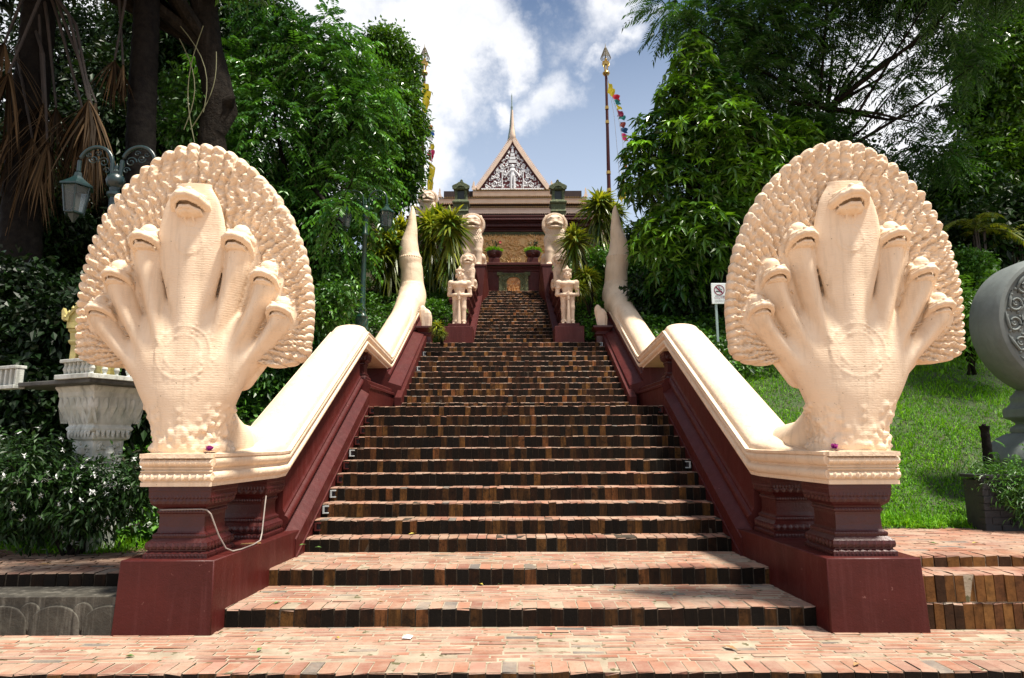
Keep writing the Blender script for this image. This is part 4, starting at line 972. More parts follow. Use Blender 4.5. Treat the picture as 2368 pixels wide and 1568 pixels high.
def terrace():
    T = empty('terrace_wall', (0, 26, 8.2), 'tall dark red terrace wall with corniced top and a gilded relief panel', 'wall')
    b = MB(); b.box(-4.1, 4.1, 26.05, 30, 8.0, 10.4)
    def corn(x0, x1, y, z1, sc=1):
        for dz, e, h in ((0, .40, .07), (.075, .34, .06), (.14, .42, .10), (.245, .30, .06), (.31, .22, .07), (.385, .28, .10), (.49, .15, .06), (.555, .10, .10)):
            b.box(x0 - e * sc, x1 + e * sc, y - e * sc, y + .5, z1 - (dz + h) * sc, z1 - dz * sc)
    corn(-4.1, 4.1, 26.04, 10.93, .95)
    b.build('wall', RED, T, bevel=.01)
    d = MB()
    for z, y, pitch in ((10.75, 25.66, .115), (10.52, 25.79, .115)):
        x = -4.3
        while x < 4.3: d.lathe([(.002, z - .045), (.035, z - .03), (.045, z), (.03, z + .035), (.002, z + .045)], x, y, 6, sy=.7); x += pitch
    d.build('carved_frieze', REDD, T)
    # gilded relief: a crowded scene of small figures in low relief on a slab
    nx, nz = 300, 130; xs = np.linspace(-1.95, 1.95, nx); zs = np.linspace(8.45, 10.22, nz); X, Z = np.meshgrid(xs, zs); rr = np.random.default_rng(12)
    H = np.zeros(X.shape)
    for i in range(520):
        cx, cz = rr.uniform(-1.95, 1.95), rr.uniform(8.45, 10.22); L = rr.uniform(.05, .2); wd = rr.uniform(.018, .045); a = rr.uniform(0, 3.14); ca, sa = math.cos(a), math.sin(a)
        u = (X - cx) * ca + (Z - cz) * sa; w_ = -(X - cx) * sa + (Z - cz) * ca; w_ = w_ + rr.uniform(-2, 2) * u * u
        H = np.maximum(H, rr.uniform(.03, .07) * np.sqrt(np.clip(1 - (u / L) ** 2 - (w_ / wd) ** 2, 0, 1)))
    for i in range(70):
        cx, cz = rr.uniform(-1.95, 1.95), rr.uniform(8.5, 10.0); r_ = rr.uniform(.03, .07); q = np.hypot(X - cx, Z - cz); H = np.maximum(H, .07 * np.sqrt(np.clip(1 - (q / r_) ** 2, 0, 1)))
    g = np.arange(nx * nz).reshape(nz, nx); F = np.stack([g[:-1, :-1], g[:-1, 1:], g[1:, 1:], g[1:, :-1]], -1).reshape(-1, 4)
    GR = pmat('gilded_panel', (.88, .54, .22), (.70, .34, .12), rough=.5, scale=3, bump=.3, bscale=40)
    mesh('gilded_relief', np.stack([X, 26.03 - H, Z], -1).reshape(-1, 3), F, GR, T, True)
    f = MB()
    for i in range(44):
        x = -1.95 + i * .0907; f.prism([(x - .04, 10.26), (x + .04, 10.26), (x + .03, 10.19 + .03 * (i % 2)), (x, 10.12 + .03 * (i % 2)), (x - .03, 10.19)], 25.97, 26.05)
    f.box(-2, 2, 25.99, 26.049, 10.24, 10.38); f.build('green_fringe', GREEN, T)
    for s_ in (1, -1):
        T2 = empty('terrace_wall', (s_ * 5.2, 26.6, 8.2), 'lower dark red terrace wall with a moulded coping, %s of the main terrace' % ('right' if s_ > 0 else 'left'), 'wall', 'lower terrace walls')
        b = MB(); x0, x1 = sorted((s_ * 4.0, s_ * 6.0)); b.box(x0, x1, 26.6, 27.2, 8.0, 9.55); corn(x0, x1, 26.6, 10.12, .6); b.build('wall', RED, T2, bevel=.01)
        d = MB(); x = x0 - .2
        while x < x1 + .2: d.lathe([(.002, 9.96), (.04, 9.98), (.04, 10.03), (.002, 10.05)], x, 26.36, 6); x += .11
        d.build('carved_frieze', REDD, T2)
terrace()
def flame_finial(x, y, z, h, label):
    T = empty('flame_finial', (x, y, z), label, 'ornament', 'cream flame ornaments by the landing')
    b = MB()
    for k, (wd, dx) in enumerate(((.10, -.055), (.115, .03), (.06, .10))):
        V = []; n = 6
        for t, r_ in ((0, .6), (.25, .75), (.55, 1.0), (.75, 1.05), (.9, .75), (1.0, .18)):
            for j in range(n): a = 2 * math.pi * j / n; V.append((x + dx + (-.04 * t * t) + wd * r_ * math.cos(a), y + wd * .7 * r_ * math.sin(a) + .01 * k, z + t * h * (1 - .15 * k)))
        b.add(V, [(i * n + j, i * n + (j + 1) % n, (i + 1) * n + (j + 1) % n, (i + 1) * n + j) for i in range(5) for j in range(n)] + [tuple(range(5 * n, 6 * n)), tuple(reversed(range(n)))])
    b.build('flame', CREAMD, T, bevel=.008)
    p = MB(); p.lathe([(.16, z - .8), (.16, z - .25), (.20, z - .2), (.16, z - .15), (.22, z - .07), (.24, z - .05), (.24, z)], x, y, square=True); p.build('pedestal', REDD, T, bevel=.008)
flame_finial(-2.18, 15.5, 4.32, .56, 'cream flame ornament on a dark red post by the left snake tail'); flame_finial(2.15, 15.5, 4.32, .56, 'cream flame ornament on a dark red post by the right snake tail')
# ---------------------------------------------------------------- temple
PINK = pmat('peach_plaster', (.78, .61, .47), (.68, .50, .37), rough=.7, scale=4, bump=.2, bscale=40)
TILE = pmat('glazed_roof_tile', (.40, .24, .07), (.20, .14, .05), rough=.4, scale=8, bump=.5, bscale=20)
DARKW = pmat('interior_shade_paint', (.030, .014, .012), rough=.8, bump=.1)  # near-black colour stands in for shade in the open hall and tier gaps
WHITE = pmat('white_stucco', (.80, .80, .80), (.72, .72, .72), rough=.6, scale=8, bump=.2)
GREYG = pmat('grey_green_lead', (.20, .27, .24), (.14, .19, .17), rough=.5, scale=10, bump=.5, bscale=30)
def temple():
    T = empty('temple', (0, 31, 10.9), 'small hilltop temple with tiered peach eaves, steep white carved gable and thin grey spire', 'temple')
    TY = 31.0
    def Z(py, y=31.0): return at(1184, py, y)[2]
    def X(px, y=31.0): return at(px, 440, y)[0]
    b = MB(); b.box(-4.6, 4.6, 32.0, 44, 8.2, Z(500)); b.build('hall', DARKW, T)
    tiers = [(Z(493), Z(481.5), 5.0, 31.0), (Z(469.5, 31.3), Z(459.5, 31.3), 3.80, 31.3), (Z(452.5, 31.6), Z(442.5, 31.6), 2.07, 31.6)]
    for z0, z1, hw, y in tiers:
        e = MB(); e.box(-hw, hw, y, y + .10, z0, z1); e.box(-hw + .02, hw - .02, y - .025, y, z1 - .05, z1 - .01)
        n = int(2 * hw / .11)
        for i in range(n): x = -hw + (i + .5) * 2 * hw / n; e.prism([(x - .045, z0), (x + .045, z0), (x, z0 - .055)], y + .01, y + .06)
        eo = e.build('eave_board', PINK, T)
        t = MB(); t.add([(-hw - .03, y - .05, z1 + .01), (hw + .03, y - .05, z1 + .01), (hw - .1, y + .5, z1 + .13), (-hw + .1, y + .5, z1 + .13)], [(0, 1, 2, 3)])
        m_ = int(2 * hw / .125)
        for i in range(m_):
            x = -hw + (i + .5) * 2 * hw / m_; t.lathe([(.05, 0), (.05, .01)], x, 0, 6)
            t.V.pop(); t.F = t.F[:-8]; t.c = t.c[:-8]; t.n -= 12
            t.tube([(x, y - .06, z1 + .045), (x, y + .5, z1 + .16)], .05, 6)
        t.build('roof_tiles', TILE, T)
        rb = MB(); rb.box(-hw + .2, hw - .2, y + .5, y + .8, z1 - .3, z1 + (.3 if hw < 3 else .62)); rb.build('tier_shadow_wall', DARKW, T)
        for s_ in (-1, 1):                      # flame finials at the tier ends
            f = MB(); h = .52 if hw > 2.5 else .5; x = s_ * (hw - .05)
            Q = [(0, 0), (.13, .04), (.16, .14), (.10, .22), (.13, .3), (.085, .38), (.10, .44), (.05, .60), (.015, .45), (.02, .3), (-.02, .18), (-.05, .08)]
            f.prism([(x + s_ * (u - .05), z1 + .05 + v_ * h / .55) for u, v_ in Q], y + .0, y + .07); f.build('flame_finial', PINK, eo)
    # gable
    za, zb = Z(439, 31.75), Z(316, 31.75); bw = X(1271, 31.75); ap = zb
    yb = 31.75
    def rake(t): return bw * (1 - t) ** 1.08 + .02, za + (ap - za) * t        # slightly hollow sides
    tt = np.linspace(0, 1, 14)
    fld = MB(); pts = [(rake(t)[0] - .24 * (1 - t * .6), rake(t)[1]) for t in tt]; pts = [(max(p[0], .0), p[1]) for p in pts]
    fld.prism([(x, z) for x, z in pts[:-1]] + [(-x, z) for x, z in reversed(pts[:-1])], yb + .04, yb + .12); fld.build('gable_field', pmat('gable_red', (.16, .02, .02), rough=.6, bump=.1), T)
    for nm, off0, off1, m_, dy in (('barge_board', .0, .20, PINK, -.08), ('inner_trim', .20, .30, RED, -.03)):
        g = MB()
        for s_ in (1, -1):
            P0 = [(rake(t)[0] - off0, rake(t)[1]) for t in tt]; P1 = [(rake(t)[0] - off1, rake(t)[1] - (.0 if nm == 'barge_board' else .0)) for t in tt]
            for i in range(len(tt) - 1):
                q = [P0[i], P0[i + 1], P1[i + 1], P1[i]]; q = [(max(a, .0) * s_, z) for a, z in q]
                if abs(q[2][0] - q[1][0]) + abs(q[0][0] - q[3][0]) > .01: g.prism(q, yb + dy, yb + .10)
        g.build(nm, m_, T)
    for s_ in (1, -1):
        c_ = MB()
        for i in range(34):
            t = i / 34; x, z = rake(t); nx_, nz_ = .55, .30
            c_.prism([(s_ * x, z), (s_ * (x + .085), z + .075), (s_ * (x + .07), z + .115), (s_ * (x - .02), z + .07)], yb - .02, yb + .05)
        c_.build('comb_teeth', PINK, T)
    for s_ in (1, -1):
        f = MB(); Q = [(-.1, 0), (.1, 0), (.26, .06), (.30, .22), (.22, .32), (.24, .44), (.16, .52), (.15, .7), (.09, .52), (.10, .36), (.03, .22), (-.05, .12)]
        f.prism([(s_ * (bw - .02 + u * .75), za - .02 + v_ * .75) for u, v_ in Q], yb - .08, yb + .02); f.build('flame_finial', PINK, T)
    # white tracery: figures and scrolls, mirrored
    w_ = MB(); H = ap - za
    def inside(x, z): t = (z - za) / H; return 0 <= t < .97 and abs(x) < rake(t)[0] - .33 * (1 - t * .5)
    def scroll(cx, cz, r_, turns, a0, d_, th=.03):
        P = []
        for i in range(26):
            q = i / 25; a = a0 + d_ * q * turns * 2 * math.pi; rr_ = r_ * (1 - .85 * q); P.append((cx + rr_ * math.cos(a), yb + .0, cz + rr_ * math.sin(a)))
        for s_ in (1, -1): w_.tube([(s_ * x, y, z) for x, y, z in P], [th * (1 - .5 * i / 25) for i in range(26)], 6)
    for (cx, fz, r_, d_) in ((.98, .10, .17, 1), (.62, .10, .13, -1), (1.32, .065, .10, -1), (.78, .25, .14, -1), (.42, .30, .10, 1), (1.05, .22, .09, 1), (.55, .42, .12, 1), (.80, .36, .07, -1), (.30, .46, .08, -1), (.52, .55, .08, -1), (.30, .60, .10, 1), (.18, .70, .07, -1), (.36, .69, .05, 1), (.13, .80, .06, 1)):
        scroll(cx * bw / 1.92, za + fz * H, r_, 1.5, 1.57, d_, .034)
    rr = np.random.default_rng(8)
    for i in range(520):                       # small leaves filling the ground
        z = za + H * rr.uniform(.03, .9) ; x = rr.uniform(.03, bw)
        if not inside(x, z): continue
        a = rr.uniform(.2, 2.9); L = rr.uniform(.07, .15); ux, uz = math.cos(a), math.sin(a); p = .042
        for s_ in (1, -1): w_.add([(s_ * x, yb + .01, z), (s_ * (x + ux * L * .5 - uz * p), yb - .012, z + uz * L * .5 + ux * p), (s_ * (x + ux * L), yb + .01, z + uz * L), (s_ * (x + ux * L * .5 + uz * p), yb - .012, z + uz * L * .5 - ux * p)], [(0, 1, 2, 3)])
    for s_ in (1, -1): w_.tube([(s_ * .08, yb - .02, za + .04), (s_ * .075, yb - .03, za + .25 * H)], [.055, .07], 8); w_.tube([(s_ * .09, yb - .02, za + .36 * H), (s_ * .26, yb - .02, za + .30 * H), (s_ * .36, yb - .02, za + .24 * H)], .04, 6); w_.tube([(s_ * .55, yb - .01, za + .05), (s_ * .55, yb - .01, za + .32 * H)], .028, 6); w_.box(*sorted((s_ * .45, s_ * .66)), yb - .01, yb + .03, za + .33 * H, za + .38 * H)
    w_.lathe([(.05, za + .24 * H), (.13, za + .27 * H), (.10, za + .32 * H), (.14, za + .37 * H), (.05, za + .40 * H), (.09, za + .43 * H), (.08, za + .46 * H), (.02, za + .48 * H)], 0, yb, 10, sy=.5)
    for i in range(4): w_.box(-.20 + .045 * i, .20 - .045 * i, yb - .03, yb + .03, za + (.50 + .065 * i) * H, za + (.55 + .065 * i) * H)
    w_.lathe([(.07, za + .74 * H), (.03, za + .80 * H), (.005, za + .93 * H)], 0, yb, 8, sy=.5)
    w_.box(-bw + .30, bw - .30, yb - .05, yb + .03, za - .01, za + .07)
    w_.build('white_tracery', WHITE, T)
    # apex ornament and spire
    a_ = MB(); a_.lathe([(.02, zb - .35), (.13, zb - .1), (.16, zb + .05), (.12, zb + .25), (.08, zb + .6), (.055, zb + 1.1), (.04, zb + 1.5)], 0, yb - .02, 10, sy=.7); sm(a_.build('apex_horn', PINK, T), 50)
    zs = Z(218, 32.1); s = MB(); prof = [(.30, zb - .45), (.24, zb + .0), (.17, zb + .45), (.125, zb + .75)]
    z = zb + .8
    for i in range(9): r_ = .115 * (1 - i * .07); prof += [(r_ * 1.15, z), (r_, z + .06)]; z += .11
    prof += [(.062, z + .1), (.045, zs - .75), (.034, zs - .7), (.028, zs - .1), (.004, zs + .05)]
    s.lathe(prof, -.03, yb + .35, 12); sm(s.build('spire', GREYG, T), 40)
    for px in (1110.5, 1185, 1259, 1331, 1037):            # kneeling bracket figures with raised arms under the eave
        x, _, z0 = at(px, 526, 31.2); q = MB(); h = at(px, 503, 31.2)[2] - z0
        q.lathe([(.15, z0), (.12, z0 + .12 * h), (.085, z0 + .35 * h), (.12, z0 + .52 * h), (.05, z0 + .6 * h), (.065, z0 + .68 * h), (.06, z0 + .78 * h), (.02, z0 + .92 * h)], x, 31.2, 10, sy=.7)
        for s_ in (1, -1): q.tube([(x + s_ * .1, 31.2, z0 + .5 * h), (x + s_ * .25, 31.17, z0 + .55 * h), (x + s_ * .22, 31.17, z0 + 1.0 * h)], [.045, .04, .03], 6)
        sm(q.build('bracket_figure', PINK, T), 50)
    for px in (1037, 1110.5, 1185, 1259, 1331): 
        x = at(px, 526, 31.5)[0]; q = MB(); q.lathe([(.17, 10.0), (.17, Z(501) + .3)], x, 31.5, square=True); q.build('column', RED, T, bevel=.01)
    v = MB(); v.box(-5, 5, 31.4, 31.5, 10.0, Z(522)); v.build('veranda_rail', RED, T)
temple()
def boundary_shrine(px, label):
    x, y, z0 = at(px, 500, 26.3); T = empty('boundary_shrine', (x, y, z0 - .3), label, 'shrine', 'green stone shrines on the terrace')
    b = MB(); k = 26.3 / FPX
    def zz(py): return at(px, py, 26.3)[2]
    b.lathe([(.31, zz(525)), (.31, zz(497)), (.34, zz(494)), (.30, zz(490)), (.30, zz(478)), (.36, zz(475)), (.36, zz(471)), (.28, zz(468)), (.28, zz(466))], x, y, square=True)
    for s_ in (-1, 1):
        for t_ in (-1, 1): b.box(*sorted((x + s_ * .15, x + s_ * .26)), *sorted((y + t_ * .15, y + t_ * .26)), zz(467), zz(445))
    b.lathe([(.28, zz(445)), (.33, zz(442)), (.30, zz(437)), (.31, zz(434)), (.22, zz(429)), (.12, zz(425)), (.06, zz(423.5)), (.03, zz(423))], x, y, square=True)
    b.build('stone_body', GREEN, T, bevel=.015)
    f = MB(); f.lathe([(.04, zz(424)), (.09, zz(422)), (.05, zz(420.5)), (.075, zz(419)), (.04, zz(418)), (.05, zz(417)), (.005, zz(414.5))], x, y, 12); sm(f.build('finial', GREEN, T), 50)
    a = MB()
    for s_ in (1, -1): a.prism([(x + s_ * .22, zz(445)), (x + s_ * .36, zz(443)), (x + s_ * .38, zz(437)), (x + s_ * .3, zz(434)), (x + s_ * .18, zz(432)), (x + s_ * .1, zz(428)), (x, zz(427)), (x, zz(437)), (x + s_ * .12, zz(439))], y - .35, y - .24)
    a.build('arched_gable', GREEN, T, bevel=.01)
    n_ = MB(); n_.prism([(x - .15, zz(467)), (x + .15, zz(467)), (x + .15, zz(447)), (x + .1, zz(442)), (x, zz(439)), (x - .1, zz(442)), (x - .15, zz(447))], y - .2, y + .14); n_.build('dark_slab', pmat('black_slate', (.016, .024, .026), (.03, .04, .04), rough=.5), T)
boundary_shrine(1066, 'mossy green stone shrine left of the gable foot'); boundary_shrine(1290, 'mossy green stone shrine right of the gable foot')
# ---------------------------------------------------------------- vegetation
BARK = pmat('bark', (.020, .016, .012), (.008, .007, .006), rough=.9, spec=.08, scale=7, bump=1.0, bscale=22, bdist=.03, streak=((.06, .05, .04), .35))
PALMBARK = pmat('palm_bark', (.014, .012, .010), (.006, .005, .005), rough=.9, spec=.08, scale=9, bump=.8, bscale=18, bdist=.02)
LEAF_A = leafmat('leaf_feathered', (.022, .088, .016), (.095, .26, .026), .34, .24)
LEAF_B = leafmat('leaf_broad', (.013, .058, .008), (.12, .27, .015), .32, .20)
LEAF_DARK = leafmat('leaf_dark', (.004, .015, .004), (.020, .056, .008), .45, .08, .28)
LEAF_MIM = leafmat('leaf_fern_like', (.010, .042, .007), (.050, .15, .014), .5, .30)
LEAF_STRAP = leafmat('leaf_strap', (.040, .115, .012), (.40, .42, .035), .36, .25)
LEAF_COVER = leafmat('leaf_cover', (.020, .075, .010), (.10, .26, .022), .40, .18)
LEAF_LAWN = leafmat('grass_blade', (.065, .24, .006), (.20, .44, .010), .6, .25, .3)
LEAF_DEAD = leafmat('dead_frond', (.018, .012, .007), (.095, .058, .028), .8, .05, .1, tint=(1.1, .9, .6))
LEAF_PALM = leafmat('palm_leaf', (.05, .12, .015), (.22, .24, .03), .4, .3)
PETAL_W = leafmat('white_petal', (.80, .82, .80), (.75, .78, .76), .5, .2, tint=(1, 1, 1))
def unit(a): return a / np.maximum(np.linalg.norm(a, axis=-1, keepdims=True), 1e-6)
class Fol:
    def __init__(s): s.V = []; s.F = []; s.c = []; s.n = 0
    def add(s, V, F, c):
        s.V.append(V.reshape(-1, 3).astype(np.float32)); s.F.append(F + s.n); s.c.append(c); s.n += V.size // 3
    def leaf(s, P, Dv, L, W, rr, tone, bright, droop=.25, fold=.22, roll=.5):
        n = len(P); Dv = unit(Dv); L = np.broadcast_to(L, (n,))[:, None] * rr.uniform(.75, 1.2, (n, 1)); W = np.broadcast_to(W, (n,))[:, None] * rr.uniform(.8, 1.2, (n, 1))
        upv = np.array([0, 0, 1.0]) + rr.normal(0, roll, (n, 3)); sd = unit(np.cross(Dv, upv)); nm = np.cross(sd, Dv)
        dz = np.array([0, 0, -1.0]) * droop * L
        V = np.stack([P, P + Dv * L * .42 + sd * W * .5 + nm * fold * W + dz * .25, P + Dv * L + dz, P + Dv * L * .42 - sd * W * .5 + nm * fold * W + dz * .25], 1)
        F = np.arange(n * 4).reshape(n, 4)
        s.add(V, F, np.stack([tone, bright, np.zeros(n)], 1))
    def strap(s, P, Dv, L, W, rr, tone, bright, droop=.8, seg=4):
        n = len(P); Dv = unit(Dv); L = np.broadcast_to(L, (n,))[:, None] * rr.uniform(.75, 1.15, (n, 1)); sd = unit(np.cross(Dv, np.array([0, 0, 1.0]) + rr.normal(0, .15, (n, 3))))
        droop = np.broadcast_to(droop, (n,))[:, None]; rows = []
        for i in range(seg + 1):
            t = i / seg; w_ = W * (.55 + 1.2 * t - 1.75 * t * t) if t < 1 else 0
            c = P + Dv * L * t * (1 - .25 * droop * t * .6) + np.array([0, 0, -1.0]) * L * droop * t * t
            rows += [c + sd * w_ * .5, c - sd * w_ * .5]
        V = np.stack(rows, 1); k = 2 * (seg + 1)
        F = (np.array([[2 * i, 2 * i + 1, 2 * i + 3, 2 * i + 2] for i in range(seg)])[None] + (np.arange(n) * k)[:, None, None]).reshape(-1, 4)
        s.add(V, F, np.repeat(np.stack([tone, bright, np.zeros(n)], 1), seg, 0))
    def build(s, name, mat, parent=None):
        return mesh(name, np.concatenate(s.V), np.concatenate(s.F), mat, parent, False, np.concatenate(s.c))
def leaves(name, P, Dv, L, W, mat, parent, rr, droop=.3):
    f = Fol(); n = len(P); f.leaf(P, Dv, L, W, rr, rr.random(n), rr.uniform(.6, 1.3, n), droop); return f.build(name, mat, parent)
def pxblob(Y, lst, ky=.8):
    out = []
    for i, (px, py, r_) in enumerate(lst):
        dy = (((i * 37) % 11) / 11 - .5) * r_ * Y / FPX * .7; x, y, z = at(px, py, Y + dy); q = r_ * (Y + dy) / FPX; out.append((x, y, z, q, q * ky, q))
    return out
def sample(blobs, n, rr, inner=.25, lo=.80, hi=1.04, under=.55):
    B = np.array(blobs); wgt = B[:, 3] ** 2; i = rr.choice(len(B), n, p=wgt / wgt.sum()); d = unit(rr.normal(size=(n, 3)))
    q = rr.uniform(lo, hi, n); ins = rr.random(n) < inner; q[ins] = rr.uniform(.25, .8, ins.sum())
    lump = 1 + .16 * np.sin(d[:, 0] * 5 + i) * np.sin(d[:, 2] * 6 + i * 2) + .08 * np.sin(d[:, 1] * 11 + d[:, 2] * 9 + i)
    P = B[i, :3] + d * B[i, 3:] * (q * lump)[:, None]
    keep = np.ones(n, bool)
    for b in B:
        e = np.linalg.norm((P - b[:3]) / b[3:], axis=1); keep &= ~((e < .62) & (rr.random(n) < .75))
    keep |= ins
    keep &= ~((d[:, 2] < -.15) & ~ins & (rr.random(n) < under))
    return P[keep], d[keep], i[keep]
def branches(T, base, blobs, rr, r0, mat=None, name='trunk', wob=.25):
    b = MB(); base = np.array(base, float); B = np.array(blobs); c = B[:, :3].mean(0)
    top = base + (c - base) * np.array([.75, .75, .8]); m1 = base + (top - base) * .35 + rr.normal(0, wob, 3) * [1, 1, .2]; m2 = base + (top - base) * .7 + rr.normal(0, wob, 3) * [1, 1, .2]
    Pm = [base - [0, 0, .3], base + [0, 0, .15], m1, m2, top]; b.tube(Pm, [r0 * 1.5, r0 * 1.1, r0 * .85, r0 * .62, r0 * .3], 10)
    for j, q in enumerate(B):
        st_ = Pm[2 + j % 2] if j % 3 else Pm[4]; st_ = np.array(st_); e = q[:3] + rr.normal(0, .1, 3); md = (st_ + e) / 2 + rr.normal(0, .2, 3) - [0, 0, .1]
        b.tube([st_, md, e], [r0 * .38, r0 * .22, r0 * .06], 6)
        for _ in range(3): t = e + unit(rr.normal(size=3)) * q[3] * .8; b.tube([e, (e + t) / 2 + rr.normal(0, .08, 3), t], [r0 * .1, r0 * .06, .006], 5)
    return sm(b.build(name, mat or BARK, T), 60)
def crown_spray(T, blobs, n, rr, mat, R_=.55, pairs=6, L=.12, W=.05, tone=(.2, .7), br=(.7, 1.3), droopdir=.55, inner=.2, lo=.8, hi=1.05, name='crown', flat=.0, leafdroop=.25):
    """compound leaves: every spray a drooping stalk with paired leaflets"""
    P, d, bi = sample(blobs, n, rr, inner, lo, hi); n = len(P)
    Dv = unit(d + rr.normal(0, .45, (n, 3)) + np.array([0, 0, -droopdir])); Rr = R_ * rr.uniform(.6, 1.25, n)
    sd = unit(np.cross(Dv, np.array([0, 0, 1.0]) + rr.normal(0, .2, (n, 3)))); f = Fol()
    tn = np.clip(rr.uniform(*tone, n) + .25 * np.sin(bi * 2.1), 0, 1); bb = rr.uniform(*br, n) * (1 + .15 * np.sin(bi * 1.7))
    for i in range(pairs):
        t = (i + .7) / pairs
        c = P + Dv * (Rr * t)[:, None] + np.array([0, 0, -1.0]) * (.35 * Rr * t * t)[:, None]
        dd = Dv + np.array([0, 0, -.7]) * t
        for s_ in (1, -1): f.leaf(c, sd * s_ * .85 + unit(dd) * .6 + np.array([0, 0, -leafdroop]), L * (1 - .35 * abs(t - .5)), W, rr, np.clip(tn + rr.uniform(-.1, .1, n), 0, 1), bb, .2, .2, .35)
    return f.build(name, mat, T)
def crown_whorl(T, blobs, n, rr, mat, L=.24, W=.075, k=8, tone=(.05, .6), br=(.65, 1.25), inner=.25, newg=.12, name='crown'):
    """rosettes of broad pointed leaves at the twig ends, some pale new growth"""
    P, d, bi = sample(blobs, n, rr, inner); n = len(P); ax = unit(d * .9 + np.array([0, 0, .75]) + rr.normal(0, .3, (n, 3)))
    a0 = unit(np.cross(ax, rr.normal(size=(n, 3)))); b0 = np.cross(ax, a0); f = Fol()
    tn = np.clip(rr.uniform(*tone, n) + .2 * np.sin(bi * 2.3), 0, 1); ng = (rr.random(n) < newg) & (d[:, 2] > -.2); tn[ng] = rr.uniform(.9, 1.0, ng.sum()); bb = rr.uniform(*br, n); bb[ng] *= 1.5
    for i in range(k):
        a = 2 * math.pi * i / k + rr.uniform(-.3, .3, n); el = rr.uniform(-.45, .5, n)
        f.leaf(P, a0 * np.cos(a)[:, None] + b0 * np.sin(a)[:, None] + ax * el[:, None], L, W, rr, tn, bb, .35, .18, .3)
    return f.build(name, mat, T)
def crown_leaf(T, blobs, n, rr, mat, L=.14, W=.07, tone=(.1, .7), br=(.6, 1.3), inner=.3, lo=.8, hi=1.05, name='crown', droop=.3, under=.55):
    P, d, bi = sample(blobs, n, rr, inner, lo, hi, under); m = len(P); f = Fol()
    for _ in range(5):     # little clusters
        Q = P + rr.normal(0, L * .8, P.shape); f.leaf(Q, d + rr.normal(0, .7, (m, 3)) + np.array([0, 0, -.2]), L, W, rr, np.clip(rr.uniform(*tone, m) + .2 * np.sin(bi * 1.9), 0, 1), rr.uniform(*br, m), droop, .2, .6)
    return f.build(name, mat, T)
def tree(name, label, base, blobs, seed, fn, n, r0, mat, group=None, cat='tree', **kw):
    rr = np.random.default_rng(seed); T = empty(name, base, label, cat, group); branches(T, base, blobs, rr, r0); fn(T, blobs, n, rr, mat, **kw); return T
def gb(px, Y): x = at(px, 900, Y)[0]; return (x, Y, float(hill_z(x, Y)))
# left of the stairs: the drooping bright tree and its small-leaved neighbours
tree('leafy_tree', 'bright green tree with drooping compound leaves behind the left serpent hood', gb(700, 16.2), pxblob(15.6, [(620, 330, 125), (560, 215, 105), (650, 110, 85), (735, 170, 95), (800, 130, 60), (760, 75, 55), (800, 300, 100), (800, 450, 105), (690, 540, 100), (610, 470, 105), (780, 575, 66), (540, 420, 90), (860, 240, 60), (610, 600, 90), (620, 40, 60)]) + pxblob(13.1, [(792, 478, 30), (770, 520, 34), (805, 440, 26)]), 11, crown_spray, 4300, .20, LEAF_A, R_=.60, pairs=6, L=.175, W=.07, tone=(.0, .8), br=(.5, 1.6))
tree('leafy_tree', 'dense small-leaved tree with a forked top beside the left flagpole', gb(840, 20), pxblob(19.5, [(900, 240, 72), (922, 310, 60), (900, 390, 80), (940, 365, 40), (900, 110, 48), (935, 150, 36), (870, 100, 34), (865, 430, 60), (840, 300, 70), (925, 440, 40), (958, 285, 28), (830, 200, 60), (930, 200, 40), (850, 490, 60)]), 12, crown_leaf, 9000, .22, LEAF_B, L=.16, W=.075, tone=(.1, .8), br=(.6, 1.25))
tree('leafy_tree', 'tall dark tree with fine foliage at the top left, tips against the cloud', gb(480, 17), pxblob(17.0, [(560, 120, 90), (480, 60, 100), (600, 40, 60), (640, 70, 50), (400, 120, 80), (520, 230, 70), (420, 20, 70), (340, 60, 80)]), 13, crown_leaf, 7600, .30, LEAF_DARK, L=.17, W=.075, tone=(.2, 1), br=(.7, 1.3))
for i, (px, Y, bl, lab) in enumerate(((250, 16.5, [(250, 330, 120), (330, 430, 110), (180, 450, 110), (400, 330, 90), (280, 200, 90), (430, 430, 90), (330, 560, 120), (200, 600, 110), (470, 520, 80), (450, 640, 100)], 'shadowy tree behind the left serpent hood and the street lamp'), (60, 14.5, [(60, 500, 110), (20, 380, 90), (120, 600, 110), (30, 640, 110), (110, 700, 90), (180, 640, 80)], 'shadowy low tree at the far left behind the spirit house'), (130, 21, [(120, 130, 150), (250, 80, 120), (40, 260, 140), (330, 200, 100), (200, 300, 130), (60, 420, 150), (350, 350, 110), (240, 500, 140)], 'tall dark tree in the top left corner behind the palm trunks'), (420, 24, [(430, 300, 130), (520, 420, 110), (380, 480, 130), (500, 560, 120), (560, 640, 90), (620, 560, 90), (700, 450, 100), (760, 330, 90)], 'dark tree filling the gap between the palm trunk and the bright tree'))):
    tree('leafy_tree', lab, gb(px, Y), pxblob(Y, bl), 20 + i, crown_leaf, 8000, .26, LEAF_DARK, L=.20, W=.10, tone=(.0, .8), br=(.55, 1.2), inner=.4)
